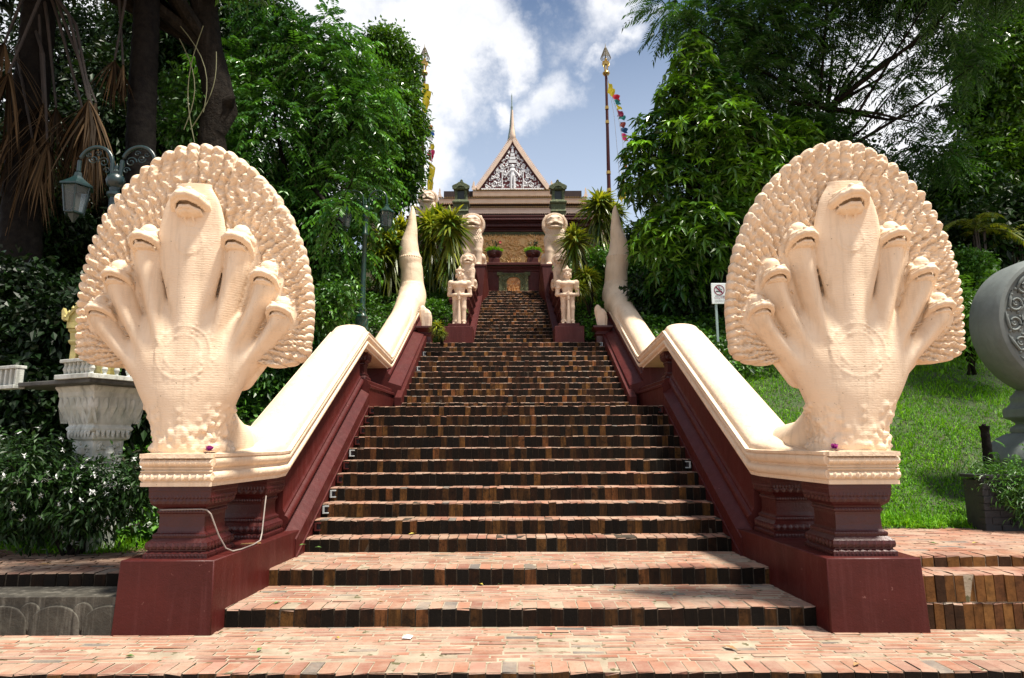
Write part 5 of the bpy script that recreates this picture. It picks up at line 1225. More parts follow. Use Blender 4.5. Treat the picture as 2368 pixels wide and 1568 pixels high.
# right of the stairs
tree('leafy_tree', 'pointed tree of glossy broad leaves right of the upper stairs, pale new shoots on top', gb(1600, 15.2), pxblob(14.6, [(1602, 105, 34), (1600, 165, 58), (1632, 225, 84), (1570, 235, 60), (1640, 320, 112), (1545, 330, 88), (1715, 330, 92), (1500, 420, 66), (1590, 450, 112), (1730, 430, 100), (1815, 370, 66), (1640, 545, 90), (1545, 560, 80), (1760, 550, 84), (1840, 320, 52), (1850, 440, 50), (1560, 640, 70), (1490, 560, 40), (1480, 350, 45), (1680, 250, 60)]), 31, crown_whorl, 3200, .18, LEAF_B, L=.26, W=.083, newg=.18)
tree('feathery_tree', 'tall feathery tree with open fern-like foliage and bare twigs across the top right', gb(1750, 17), pxblob(16.0, [(1555, 25, 65), (1640, 60, 80), (1740, 90, 100), (1700, 200, 110), (1830, 50, 90), (1840, 180, 85), (1920, 70, 62), (1890, 270, 55), (1990, 15, 52), (2080, 20, 62), (1800, 300, 100), (1910, 350, 70), (2200, 60, 70), (2235, 150, 55), (2090, 350, 50), (1740, 20, 90), (2180, 350, 60), (2040, 90, 22), (2120, 120, 20), (2000, 200, 20), (2060, 260, 22), (2130, 290, 18), (1965, 160, 36), (2095, 185, 34), (2150, 245, 30)]) + [(8.5, 15.0, 14.6, 2.3, 2.4, 1.2), (11.5, 14.5, 14.2, 2.3, 2.4, 1.2), (10.5, 11.8, 12.0, 2.0, 2.0, 1.0)], 32, crown_spray, 6600, .17, LEAF_MIM, R_=.75, pairs=10, L=.20, W=.042, tone=(.1, .9), br=(.6, 1.3), droopdir=.25, inner=.5, lo=.5, hi=1.15, leafdroop=.1)  # the crown masses listed last are out of view, added to shade below
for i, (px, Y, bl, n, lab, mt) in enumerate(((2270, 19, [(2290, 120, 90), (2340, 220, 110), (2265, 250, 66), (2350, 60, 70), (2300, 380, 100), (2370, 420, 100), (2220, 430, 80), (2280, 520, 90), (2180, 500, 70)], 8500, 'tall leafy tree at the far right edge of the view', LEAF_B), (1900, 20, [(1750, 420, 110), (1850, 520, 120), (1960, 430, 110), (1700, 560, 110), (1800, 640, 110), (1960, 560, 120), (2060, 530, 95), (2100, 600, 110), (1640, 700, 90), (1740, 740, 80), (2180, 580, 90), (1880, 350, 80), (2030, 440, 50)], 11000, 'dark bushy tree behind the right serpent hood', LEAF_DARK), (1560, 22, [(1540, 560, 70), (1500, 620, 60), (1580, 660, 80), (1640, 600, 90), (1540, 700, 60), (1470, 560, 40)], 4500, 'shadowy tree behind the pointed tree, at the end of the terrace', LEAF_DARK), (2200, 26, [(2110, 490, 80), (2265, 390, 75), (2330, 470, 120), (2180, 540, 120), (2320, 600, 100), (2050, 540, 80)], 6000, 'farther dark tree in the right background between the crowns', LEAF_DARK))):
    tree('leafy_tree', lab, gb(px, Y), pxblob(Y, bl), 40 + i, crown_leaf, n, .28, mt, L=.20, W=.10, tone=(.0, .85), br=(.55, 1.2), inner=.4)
# palms with dead skirts, top left
def dead_fan(f, pet, P, rr, L=1.5):
    n = 34; a = rr.uniform(-.9, .9, n); hd = rr.uniform(0, 6.28)
    Dv = np.stack([np.sin(a) * math.cos(hd) + rr.normal(0, .12, n), np.sin(a) * math.sin(hd) * .6 + rr.normal(0, .12, n), -np.cos(a) * .7 - .25], 1)
    f.strap(np.tile(np.array(P), (n, 1)), Dv, L, .045, rr, rr.random(n), rr.uniform(.5, 1.5, n), .35)
def palm(px0, px1, ptop, Y, rad, seed, label, fans, live):
    rr = np.random.default_rng(seed); x0 = at(px1, 600, Y)[0]; base = (x0, Y, float(hill_z(x0, Y))); T = empty('palm_tree', base, label, 'palm tree', 'palms with dead fronds')
    tx, ty, tz = at(px0, ptop, Y); H = tz - base[2]; b = MB(); n = 90; P, rd = [], []
    for i in range(n + 1):
        t = i / n; P.append((base[0] + (tx - base[0]) * t + .04 * math.sin(t * 9), Y, base[2] - .2 + (H + .2) * t)); rd.append(rad * (1.25 - .35 * t) * (1 + .06 * ((i % 3) == 0)))
    b.tube(P, rd, 14); sm(b.build('trunk', PALMBARK, T), 30)
    f = Fol(); pt = MB()
    for (px, py, L) in fans:
        q = np.array(at(px, py, Y - rr.uniform(.1, .7))); dead_fan(f, pt, q, rr, L); s0 = np.array([tx + rr.normal(0, .1), Y, min(tz, q[2] + 3)]); md = (s0 + q) / 2 + [rr.normal(0, .2), -.1, .25]; pt.tube([s0, md, q], [.035, .028, .02], 6)
    f.build('dead_fronds', LEAF_DEAD, T); pt.build('leaf_stalk', LEAF_STALK, T)
    g = Fol()
    for i in range(live):
        a = 2 * math.pi * i / live; c = np.array([tx + 1.3 * math.cos(a), Y + 1.3 * math.sin(a), tz + .8]); m = 30; ang = rr.uniform(-1.4, 1.4, m)
        Dv = np.stack([np.cos(a + ang), np.sin(a + ang), np.full(m, .15)], 1); g.strap(np.tile(c, (m, 1)), Dv, 1.3, .06, rr, rr.random(m) * .5, rr.uniform(.5, 1.1, m), .4)
    g.build('crown', LEAF_PALM, T); return T
LEAF_STALK = pmat('leaf_stalk', (.035, .023, .016), (.016, .012, .009), rough=.7)
palm(95, 70, -120, 10.8, .27, 51, 'thick palm trunk at the far left hung with dry brown fronds', [(20, 170, 1.6), (60, 230, 1.7), (100, 240, 1.5), (130, 250, 1.5), (35, 300, 1.4), (75, 320, 1.3), (205, 232, 1.4), (222, 238, 1.5), (190, 250, 1.4), (10, 100, 1.6), (110, 330, 1.0), (215, 260, 1.2)], 12)
palm(338, 352, -160, 11.6, .24, 52, 'second palm trunk nearer the left serpent hood, ringed and leafless in view', [(265, 140, .8), (285, 150, .6)], 12)
t = empty('old_tree', gb(500, 12.5), 'gnarled dark trunk with peeling bark left of the bright tree', 'tree'); rr = np.random.default_rng(55)
b = MB(); P = [np.array(at(*p, 12.5)) for p in ((520, 620), (500, 480), (497, 390), (488, 310), (510, 255), (500, 190), (480, 110), (470, 0), (455, -120))]; b.tube(P, [.36, .31, .29, .27, .34, .30, .29, .27, .22], 16); b.tube([P[4], np.array(at(530, 235, 12.3)), np.array(at(540, 222, 12.3))], [.2, .13, .05], 8); b.tube([P[6], np.array(at(420, 60, 12.5)), np.array(at(330, -40, 12.5))], [.2, .14, .08], 8); sm(b.build('trunk', BARK, t), 60)
crown_leaf(t, pxblob(12.5, [(470, -120, 120), (330, -100, 90), (420, 300, 55), (440, 240, 40), (560, -80, 90), (410, 200, 40)]), 2600, rr, LEAF_COVER, L=.13, W=.07)
shade_canopy = [(-7.4, 11.4, 12.8, 2.0, 2.2, 1.2), (-9.2, 11.0, 12.4, 2.3, 2.4, 1.3), (-11.6, 11.2, 12.2, 2.3, 2.4, 1.4), (-8.0, 8.6, 11.6, 2.2, 2.0, 1.2), (-10.8, 8.2, 11.0, 2.2, 2.2, 1.3), (-13.5, 9.5, 11.5, 2.2, 2.5, 1.5)]  # leaf masses out of view, added to shade the trees on the left
crown_leaf(t, shade_canopy, 9000, rr, LEAF_DARK, L=.2, W=.10, name='added_shade_crown', inner=.5, under=.1)
lb = MB()
for q in shade_canopy: lb.tube([P[6], (np.array(P[6]) + np.array(q[:3])) / 2 + [0, 0, .6], np.array(q[:3])], [.16, .10, .03], 7)
lb.build('shade_crown_limbs', BARK, t)
vn = MB()
for (x0, y0, x1, y1, sag) in ((415, 90, 425, 300, 30), (470, 60, 450, 330, -25), (390, 30, 470, 260, 40), (500, 120, 440, 300, 20)):
    vn.tube([np.array(at(x0 + (x1 - x0) * q + sag * math.sin(q * 3.14), y0 + (y1 - y0) * q, 12.0)) for q in np.linspace(0, 1, 10)], .010, 5)
vn.build('vine', pmat('vine', (.16, .16, .08), rough=.8), t)
# shrubs
def shrub(label, blobs, base, seed, n, mat, fn=crown_leaf, name='shrub', group=None, **kw):
    rr = np.random.default_rng(seed); T = empty(name, base, label, 'shrub', group); b = MB()
    for i in range(7):
        q = blobs[i % len(blobs)]; e = np.array(q[:3]) + rr.normal(0, q[3] * .4, 3); b.tube([np.array(base) + rr.normal(0, .05, 3) * [1, 1, 0], (np.array(base) + e) / 2 + rr.normal(0, .06, 3), e], [.022, .015, .006], 6)
    b.build('stems', BARK, T); fn(T, blobs, n, rr, mat, name='foliage', **kw); return T
def flowers(T, blobs, n, rr, size=.035, mat=None, front=True):
    P, d, _ = sample(blobs, n * 9, rr, 0, 1.10, 1.22); k = (d[:, 1] < .1)
    for b_ in np.array(blobs): k &= ~(np.linalg.norm((P - b_[:3]) / b_[3:], axis=1) < 1.04)
    P, d = P[k][:n], d[k][:n]; f = Fol(); a0 = unit(np.cross(d, rr.normal(size=d.shape))); b0 = np.cross(unit(d), a0); m = len(P)
    for i in range(5):
        a = 2 * math.pi * i / 5; f.leaf(P + d * .02, a0 * math.cos(a) + b0 * math.sin(a), size, size * .55, rr, rr.random(m), rr.uniform(.9, 1.1, m), 0, .1, .1)
    return tag(f.build('flowers', mat or PETAL_W, T), kind='stuff')
bb = pxblob(6.75, [(60, 1100, 85), (150, 1138, 66), (240, 1136, 62), (310, 1120, 44), (20, 1160, 75), (110, 1170, 66), (210, 1172, 66), (290, 1158, 55), (-40, 1110, 80), (60, 1190, 55), (170, 1195, 50)], .7)
T = shrub('dark glossy shrub dotted with white star flowers in front of the spirit house', bb, (-4.6, 6.9, .4), 61, 2600, LEAF_DARK, L=.085, W=.032, tone=(.2, 1.0), br=(.8, 1.6)); flowers(T, bb, 110, np.random.default_rng(62), .036)
shrub('low leafy shrub behind the spirit house table', pxblob(8.8, [(40, 900, 90), (130, 960, 80), (30, 800, 80), (100, 760, 60), (300, 960, 60), (200, 720, 50)]), (-6.3, 8.9, 1.1), 63, 2400, LEAF_DARK, L=.13, W=.075, tone=(0, .6), br=(.5, 1.1))
T = shrub('sprawling shrub with a few orange flowers at the left edge', pxblob(9.6, [(40, 690, 80), (120, 720, 70), (10, 780, 70), (160, 780, 60)]), (-7.2, 9.7, 1.5), 64, 1800, LEAF_DARK, L=.14, W=.08, tone=(0, .6), br=(.5, 1.0)); flowers(T, pxblob(9.6, [(40, 740, 60), (20, 790, 50)]), 9, np.random.default_rng(65), .06, leafmat('orange_petal', (.75, .16, .03), (.85, .25, .04), .5, .2))
shrub('shrub filling the space between the left serpent and its rail', pxblob(11.5, [(600, 900, 60), (560, 960, 60), (640, 850, 60), (690, 790, 50), (740, 730, 50), (780, 690, 40)]), (-4.6, 11.6, 2.4), 66, 2400, LEAF_COVER, L=.11, W=.06, tone=(0, .8), br=(.5, 1.3))
shrub('round clipped bush beyond the right serpent hood', pxblob(13.5, [(2240, 620, 42), (2265, 630, 30), (2215, 628, 30)]), (9.3, 13.5, 3.5), 67, 1500, LEAF_COVER, L=.09, W=.055, tone=(.2, .9))
shrub('bright arching shrub just above the grey stone disc', pxblob(11.5, [(2255, 690, 40), (2230, 720, 30), (2290, 670, 28), (2270, 740, 36), (2230, 770, 30)]), (8.2, 11.5, 2.7), 68, 520, LEAF_B, fn=crown_spray, R_=.4, pairs=5, L=.13, W=.05, tone=(.5, 1), br=(.9, 1.6))
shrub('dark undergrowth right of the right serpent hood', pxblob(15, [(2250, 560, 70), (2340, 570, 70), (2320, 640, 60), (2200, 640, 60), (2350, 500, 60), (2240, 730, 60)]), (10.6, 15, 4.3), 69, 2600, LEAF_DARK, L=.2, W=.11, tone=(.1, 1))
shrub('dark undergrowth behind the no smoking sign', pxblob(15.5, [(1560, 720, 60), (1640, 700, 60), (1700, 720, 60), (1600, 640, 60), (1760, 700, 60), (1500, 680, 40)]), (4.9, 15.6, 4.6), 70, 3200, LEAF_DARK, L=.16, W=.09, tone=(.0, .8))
def areca(px, py, Y, seed, label, n=9, L=1.3, ht=1.2):
    rr = np.random.default_rng(seed); x, y, z = at(px, py, Y); base = np.array([x, y, float(hill_z(x, y))]); T = empty('areca_palm', base, label, 'palm', 'small feather palms on the slope'); f = Fol(); b = MB(); top = np.array([x, y, z])
    for i in range(n):
        a = 2 * math.pi * i / n + rr.uniform(-.3, .3); dr = np.array([math.cos(a), math.sin(a) * .8, rr.uniform(.5, 1.3)]); dr /= np.linalg.norm(dr); st_ = top + rr.normal(0, .08, 3)
        b.tube([base + rr.normal(0, .06, 3) * [1, 1, 0], (base + st_) / 2, st_], .018, 6); pts = [st_ + dr * L * q + np.array([0, 0, -.75]) * L * q * q for q in np.linspace(0, 1, 12)]; b.tube(pts, [.012 * (1 - q * .8) for q in np.linspace(0, 1, 12)], 5)
        for q in np.linspace(.12, 1, 26):
            c = st_ + dr * L * q + np.array([0, 0, -.75]) * L * q * q; tg = unit(dr + np.array([0, 0, -1.5]) * q); sd = unit(np.cross(tg, [0, 0, 1.0])); tn = np.full(2, rr.uniform(.2, 1))
            f.strap(np.stack([c, c]), np.stack([sd + tg * .7, -sd + tg * .7]), .34 * (1.15 - q * .6), .03, rr, tn, rr.uniform(.7, 1.4, 2), .35, 2)
    b.build('stalks', LEAF_STALK, T); f.build('fronds', LEAF_PALM, T)
areca(2260, 540, 14.0, 71, 'yellowish feather palm left of centre above the grey disc', 10, 1.1); areca(2345, 560, 14.5, 72, 'yellowish feather palm at the right edge above the grey disc', 9, 1.1)
# strap-leaved plants on the slope
def strap_plant(heads, base, seed, label, Lf=.85):
    rr = np.random.default_rng(seed); T = empty('strap_leaved_plant', base, label, 'plant', 'strap-leaved plants by the upper stairs'); b = MB(); f = Fol(); base = np.array(base)
    for (px, py, Y, rpx, skirt) in heads:
        c = np.array(at(px, py, Y)); r_ = 1.12 * rpx * Y / FPX
        b.tube([base + rr.normal(0, .08, 3) * [1, 1, 0], (base + c) / 2 + rr.normal(0, .1, 3), c], [.04, .034, .03], 7)
        n = 230; a = rr.uniform(0, 6.28, n); el = np.clip(rr.normal(.6, .5, n), -.5, 1.45); h = rr.uniform(-.3, .15, n) * r_
        Dv = np.stack([np.cos(a) * np.cos(el), np.sin(a) * np.cos(el), np.sin(el)], 1); tn = np.clip(rr.beta(1.2, 1.4, n) * (.55 + .5 * np.clip(el + .3, 0, 1)), 0, 1)
        f.strap(c + np.stack([0 * h, 0 * h, h], 1), Dv, r_ * 1.3, .10 * r_ / .6, rr, tn, rr.uniform(.6, 1.3, n), rr.uniform(.25, .65, n), 5)
        m = int(90 * skirt); a = rr.uniform(0, 6.28, m); h = -rr.uniform(.1, 1, m) * r_ * 1.4 * skirt; el = rr.uniform(-.6, .3, m)
        Dv = np.stack([np.cos(a) * np.cos(el), np.sin(a) * np.cos(el), np.sin(el)], 1); f.strap(c + np.stack([0 * h, 0 * h, h], 1), Dv, r_ * 1.0, .07 * r_ / .6, rr, rr.random(m) * .8, rr.uniform(.35, .9, m), rr.uniform(.8, 1.2, m), 5)
    b.build('stems', BARK, T); f.build('leaves', LEAF_STRAP, T); return T
strap_plant([(1040, 520, 17.6, 50, 1.5)], (-1.75, 17.6, 5.2), 81, 'strap-leaved plant touching the tall left stone lion')
strap_plant([(998, 525, 18.6, 52, 1.5), (1012, 500, 18.9, 36, .6)], (-2.3, 18.8, 5.9), 82, 'strap-leaved plant just right of the left snake tail')
strap_plant([(905, 560, 18.0, 52, 1.4), (925, 530, 18.4, 40, .8), (880, 590, 17.8, 34, 1.0)], (-3.4, 18.2, 5.8), 83, 'spreading strap-leaved plant between the lamp and the left snake tail')
strap_plant([(1328, 556, 16.5, 42, .75)], (2.2, 16.6, 4.9), 84, 'strap-leaved plant hanging over the right small lion')
strap_plant([(1385, 475, 19.2, 46, 1.5), (1420, 490, 19.4, 30, .8)], (2.7, 19.4, 6.4), 85, 'tallest strap-leaved plant, left of the right snake tail tip')
strap_plant([(1355, 640, 16.3, 32, .6), (1338, 665, 16.0, 22, .5)], (2.05, 16.4, 4.7), 86, 'low dark strap-leaved tuft right of the right guard')
strap_plant([(1010, 755, 14.6, 16, .4), (1022, 770, 14.5, 12, .3)], (-1.75, 14.7, 3.75), 87, 'small yellowish strap-leaved tuft left of the left guard pedestal')
shrub('light green hedge clump behind the right guard', pxblob(18.5, [(1370, 610, 30), (1395, 600, 26), (1350, 620, 24), (1440, 620, 34), (1480, 610, 34), (1410, 650, 30)]), (2.9, 18.6, 5.9), 88, 1300, LEAF_COVER, L=.11, W=.07, tone=(.4, 1))
planter(-.70, 91, True, 'round dark pot with a small red-flowered shrub on the left parapet end'); planter(.72, 92, False, 'round dark pot with a bare twiggy shrub on the right parapet end')
# ground cover and grass
def cover(name, n, x0, x1, y0, y1, L, W, mat, seed, tone, br, test=None, rise=.06):
    rr = np.random.default_rng(seed); x = rr.uniform(x0, x1, n); y = y0 + (y1 - y0) * rr.random(n) ** 1.25; 
    if test is not None: k = test(x, y, rr); x, y = x[k], y[k]
    n = len(x); lump = .5 + .5 * np.sin(x * 3.1 + 2 * np.sin(y * 1.3)) * np.sin(y * 2.7 + x); z = np.where(np.abs(x) < 3.02, bank_z(x, y), hill_z(x, y)) + rr.uniform(0, rise, n) + lump * rise * 1.5
    P = np.stack([x, y, z], 1); Dv = np.stack([rr.normal(0, .7, n), rr.normal(-.5, .6, n), rr.normal(.15, .4, n)], 1); f = Fol()
    f.leaf(P, Dv, L, W, rr, np.clip(rr.uniform(*tone, n), 0, 1), rr.uniform(*br, n) * (.7 + .5 * lump), .3, .15, .5); return tag(f.build(name, mat), kind='stuff')
cover('ground_cover', 60000, -12, -2.5, 7.4, 24, .12, .085, LEAF_COVER, 101, (0, 1), (.5, 1.2), lambda x, y, r_: (x < -3.05) | ((y > 16.05) & (x < -1.3)), .16)
cover('ground_cover', 9000, -3.1, -1.3, 16.0, 22, .10, .07, LEAF_COVER, 105, (.1, 1), (.6, 1.3), None, .12)
cover('ground_cover', 9000, 1.3, 3.1, 16.0, 22, .10, .07, LEAF_COVER, 106, (.1, 1), (.6, 1.3), None, .12)
cover('ground_cover', 42000, 2.2, 12, 12.2, 24, .12, .085, LEAF_COVER, 102, (0, 1), (.5, 1.2), lambda x, y, r_: (x > 3.05) & (y > 12.2 + r_.normal(0, .5, len(x)) + .25 * np.clip(x - 4, 0, 9)), .16)
def grass(name, n, x0, x1, y0, y1, L, W, seed, tone, br, test=None, p=1.5):
    rr = np.random.default_rng(seed); x = rr.uniform(x0, x1, n); y = y0 + (y1 - y0) * rr.random(n) ** p
    if test is not None: k = test(x, y, rr); x, y = x[k], y[k]
    n = len(x); z = hill_z(x, y) - .01; lump = .5 + .5 * np.sin(x * 2.1 + 1.7 * np.sin(y * 1.9)) * np.sin(y * 2.3 + x * 1.3)
    Dv = np.stack([rr.normal(0, .5, n), rr.normal(-.1, .5, n), np.full(n, 1.0)], 1); f = Fol(); f.strap(np.stack([x, y, z], 1), Dv, L * (.6 + .8 * lump), W, rr, np.clip(rr.uniform(*tone, n) * (.6 + .6 * lump), 0, 1), rr.uniform(*br, n), rr.uniform(.2, .7, n), 2)
    return tag(f.build(name, LEAF_LAWN), kind='stuff')
grass('grass', 130000, 3.0, 13, 7.62, 17, .16, .014, 103, (.0, 1), (.5, 1.35), lambda x, y, r_: (y > 7.66 + .05 * np.sin(x * 9) + .03 * r_.normal(size=len(x))) & ((np.sin(x * 2.7 + 1.9 * np.sin(y * 1.7)) * np.sin(y * 3.1 + 1.3 * np.sin(x * 2.2)) < .72) | (r_.random(len(x)) < .35)))
grass('grass', 22000, -9, -2.7, 6.92, 8.6, .24, .015, 104, (.1, .9), (.5, 1.2), lambda x, y, r_: y > 6.95 + .15 * np.sin(x * 3) + .1 * r_.random(len(x)), 1.3)
# ---------------------------------------------------------------- lamps, poles, sign, shrine, stone disc, small things
IRON = pmat('dark_green_iron', (.006, .026, .026), (.004, .015, .015), rough=.35, scale=8, bump=.15, spec=.6)
IRONG = pmat('bottle_green_iron', (.006, .040, .022), (.004, .022, .012), rough=.32, scale=8, bump=.15, spec=.6)
def glassmat():
    m, nt, b = base_mat('lantern_glass'); b.inputs['Base Color'].default_value = (.30, .34, .33, 1); b.inputs['Roughness'].default_value = .12; b.inputs['Transmission Weight'].default_value = .75; b.inputs['IOR'].default_value = 1.2; return m
GLASS = glassmat()
def street_lamp(px, Y, k, label, pad=None, mat=IRON):
    """two-armed lantern post. k: metres per modelling pixel"""
    x0 = at(px, 440, Y)[0]; zt = pad[1]; zb = pad[0]; T = empty('street_lamp', (x0, Y, zb), label, 'lamp', 'two-armed street lamps')
    b = MB(); H = zt - zb
    b.lathe([(.20, zb - .2), (.20, zb + .10), (.16, zb + .16), (.17, zb + .22), (.125, zb + .32), (.12, zb + .95), (.14, zb + 1.0), (.09, zb + 1.05), (.075, zb + 1.12), (.09, zb + 1.16), (.058, zb + 1.22), (.052, zt - .75), (.075, zt - .72), (.075, zt - .68), (.052, zt - .65), (.05, zt - .33), (.085, zt - .30), (.085, zt - .27), (.055, zt - .25), (.055, zt - .2), (.09, zt - .17), (.105, zt - .11), (.09, zt - .05), (.045, zt - .02), (.05, zt + .01), (.02, zt + .04), (.026, zt + .07), (.004, zt + .12)], x0, Y, 20)
    for i in range(9):                                   # rope twist round the lower shaft
        P = [(x0 + .122 * math.cos(a := 2 * math.pi * i / 9 + q * 2.4), Y + .122 * math.sin(a), zb + .34 + .6 * q) for q in np.linspace(0, 1, 10)]; b.tube(P, .018, 5)
    sm(b.build('post', mat, T), 45)
    for s_ in (-1, 1):
        a = MB(); P = [(x0 + s_ * .04, Y, zt - .22)]
        P += [(x0 + s_ * (.265 - .205 * math.cos(q)), Y, zt + .12 + .22 * math.sin(q)) for q in np.linspace(0, math.pi, 18)]; P.append((x0 + s_ * .47, Y, zt + .02)); a.tube(P, .024, 9)
        for (cx, cz, r_, tr) in ((.17, .14, .07, 1.4), (.30, .18, .055, -1.4), (.24, .25, .04, 1.2), (.12, .03, .045, 1.2), (.36, .24, .035, -1.2)):
            a.tube([(x0 + s_ * (cx + r_ * (1 - .8 * q) * math.cos(q * tr * 6.28)), Y, zt + cz + r_ * (1 - .8 * q) * math.sin(q * tr * 6.28)) for q in np.linspace(0, 1, 20)], .008, 5)
        ao = sm(a.build('arm', mat, T), 50); cx, z = x0 + s_ * .47, zt + .02
        L = MB(); L.lathe([(.012, z), (.04, z - .02), (.05, z - .07), (.085, z - .11), (.165, z - .175), (.195, z - .195), (.195, z - .215), (.15, z - .22), (.02, z - .2)], cx, Y, 6); L.lathe([(.10, z - .56), (.112, z - .55), (.112, z - .535), (.09, z - .53), (.05, z - .60), (.012, z - .66)][::-1], cx, Y, 6)
        for i in range(6):
            q = 2 * math.pi * i / 6; L.tube([(cx + .158 * math.cos(q), Y + .158 * math.sin(q), z - .215), (cx + .108 * math.cos(q), Y + .108 * math.sin(q), z - .545)], .010, 5)
        lo = L.build('lantern', mat, T)
        g = MB(); g.lathe([(.100, z - .54), (.148, z - .22)], cx, Y, 6); g.build('glass', GLASS, lo); bu = MB(); bu.lathe([(.02, z - .48), (.035, z - .44), (.035, z - .34), (.022, z - .30), (.01, z - .29)], cx, Y, 12); sm(bu.build('bulb', WHITE, lo), 60)
    return T
street_lamp(265, 7.5, 1, 'teal two-armed street lamp behind the left serpent hood', (1.0, at(265, 400, 7.5)[2]))
street_lamp(847, 13.8, 1, 'bottle-green two-armed street lamp half hidden by the bright tree', (float(hill_z(-3.3, 13.8)) - .1, at(847, 474, 13.8)[2]), IRONG)
GILT = pmat('gilt_metal', (.60, .40, .12), (.38, .24, .07), rough=.35, metal=.8, scale=9, bump=.2)
BRONZE = pmat('dull_bronze', (.26, .22, .14), (.16, .14, .10), rough=.5, metal=.3, scale=9, bump=.2)
CLOTH = {}
def cloth(n, c):
    if n not in CLOTH: CLOTH[n] = leafmat('cloth_' + n, c, tuple(x * .8 for x in c), .7, .35, .2, tint=(1.1, 1.1, 1.1))
    return CLOTH[n]
def flagpole(px0, px1, label, Y, hide):
    x, y, zt = at(px0, 100, Y); xb, _, zl = at(px1, 470, Y); T = empty('flagpole', (xb, Y, 9.5), label, 'flagpole'); k = Y / FPX
    def z(py): return at(px0, py, Y)[2]
    def xx(zv): return x + (xb - x) * (zt - zv) / (zt - zl)
    b = MB(); n = 14; zs = np.linspace(9.2, z(176), n); b.tube([(xx(q), Y, q) for q in zs], list(np.linspace(.105, .055, n)), 14); sm(b.build('pole', RED, T), 50)
    for py in (250, 283, 400, 440):
        g = MB(); g.lathe([(.10 if py > 300 else .085, z(py) - .07), (.10 if py > 300 else .085, z(py) + .07)], xx(z(py)), Y, 14); g.build('gilt_ring', GILT, T)
    g = MB()
    g.lathe([(.06, z(176)), (.12, z(174)), (.17, z(170)), (.15, z(168)), (.06, z(167)), (.09, z(165)), (.06, z(163))], x, Y, 14)
    # small standing figure carrying the tiered parasol
    for s_ in (1, -1): g.tube([(x + s_ * .05, Y, z(163)), (x + s_ * .06, Y, z(153)), (x + s_ * .075, Y, z(146))], [.035, .045, .06], 8); g.tube([(x + s_ * .12, Y, z(143)), (x + s_ * .15, Y, z(150)), (x + s_ * .10, Y - .06, z(156))], [.04, .032, .022], 6)
    g.lathe([(.10, z(150)), (.08, z(146)), (.13, z(142.5)), (.05, z(141)), (.07, z(139)), (.055, z(136.5)), (.02, z(135))], x, Y, 12, sy=.7); sm(g.build('gilt_figure', GILT, T), 50)
    p = MB()
    for i in range(10):
        zz_ = z(135) + i * (z(112) - z(135)) / 9; r_ = .215 * (1 - i / 10.5) + .02; ring = [(x + r_ * math.cos(a), Y + r_ * math.sin(a), zz_) for a in np.linspace(0, 2 * math.pi, 19)]; p.tube(ring, .013, 5)
    for i in range(8): a = 2 * math.pi * i / 8; p.tube([(x + .215 * math.cos(a), Y + .215 * math.sin(a), z(135)), (x + .02 * math.cos(a), Y + .02 * math.sin(a), z(110))], .009, 5)
    p.tube([(x, Y, z(136)), (x, Y, z(110)), (x, Y, z(100))], [.02, .025, .004], 8); p.build('tiered_parasol', BRONZE, T); return T, z, xx, k
def flag(P, wd, Hh, mat_name, col_, parent, name='pennant', seed=0, taper=1.0):
    rr = np.random.default_rng(seed); nx, ny = 5, 6; V = []
    for j in range(ny):
        for i in range(nx):
            u, v_ = i / (nx - 1), j / (ny - 1); w_ = .72 * wd * (1 - (1 - taper) * v_); V.append((P[0] + (u - .0) * w_ + .03 * math.sin(v_ * 5 + seed), P[1] + .05 * math.sin(u * 5 + v_ * 3 + seed), P[2] - Hh * v_ - .25 * Hh * u))
    g = np.arange(nx * ny).reshape(ny, nx); F = np.stack([g[:-1, :-1], g[:-1, 1:], g[1:, 1:], g[1:, :-1]], -1).reshape(-1, 4); n = len(F)
    return mesh(name, V, F, cloth(mat_name, col_), parent, True, np.tile([.3, 1.0, 0], (n, 1)))
T, z, xx, k = flagpole(1399, 1408.5, 'right dark red flagpole with gilt parasol top and a string of small coloured flags', 27.0, 0)
s = empty('flag_string', at(1402, 175, 26.9), 'string of small coloured pennants and a long yellow streamer on the right flagpole', 'flags')
rp = MB(); rp.tube([at(1403, 172, 26.9), at(1412, 215, 26.8), at(1428, 262, 26.7), at(1440, 330, 26.6), at(1441, 420, 26.6)], .012, 5); rp.tube([at(1403, 172, 26.95), at(1420, 270, 26.9), at(1433, 420, 26.9)], .010, 5); rp.build('cord', pmat('cord', (.35, .35, .38), rough=.7), s)
COL = dict(yellow=(.62, .50, .03), red=(.50, .02, .04), teal=(.03, .20, .18), maroon=(.25, .02, .06), navy=(.02, .07, .16), brown=(.25, .05, .04), blue=(.02, .09, .40), white=(.8, .8, .8), orange=(.75, .25, .03), pink=(.62, .05, .15))
for i, (px, py, wd, hh, c_) in enumerate(((1405, 190, .26, .55, 'yellow'), (1410, 203, .28, .4, 'yellow'), (1417, 218, .42, .26, 'red'), (1421, 230, .34, .22, 'teal'), (1425, 243, .30, .2, 'yellow'), (1427, 254, .34, .3, 'maroon'), (1430, 266, .40, .2, 'teal'), (1433, 281, .32, .26, 'brown'), (1435, 295, .42, .22, 'navy'), (1437, 308, .34, .32, 'pink'), (1438, 345, .22, .5, 'yellow'), (1440, 365, .2, .4, 'orange'))): flag(at(px, py, 26.7), wd, hh, c_, COL[c_], s, 'pennant', i)
flag(at(1437, 395, 26.6), .18, 1.2, 'yellow', COL['yellow'], s, 'streamer', 30); flag(at(1431, 420, 26.6), .20, .8, 'yellow', COL['yellow'], s, 'streamer', 31)
T, z, xx, k = flagpole(982, 974.5, 'left dark red flagpole with gilt parasol top, half hidden by the small-leaved tree', 27.0, 1)
s = empty('flag_string', at(984, 190, 26.9), 'yellow streamer and small coloured pennants on the left flagpole', 'flags')
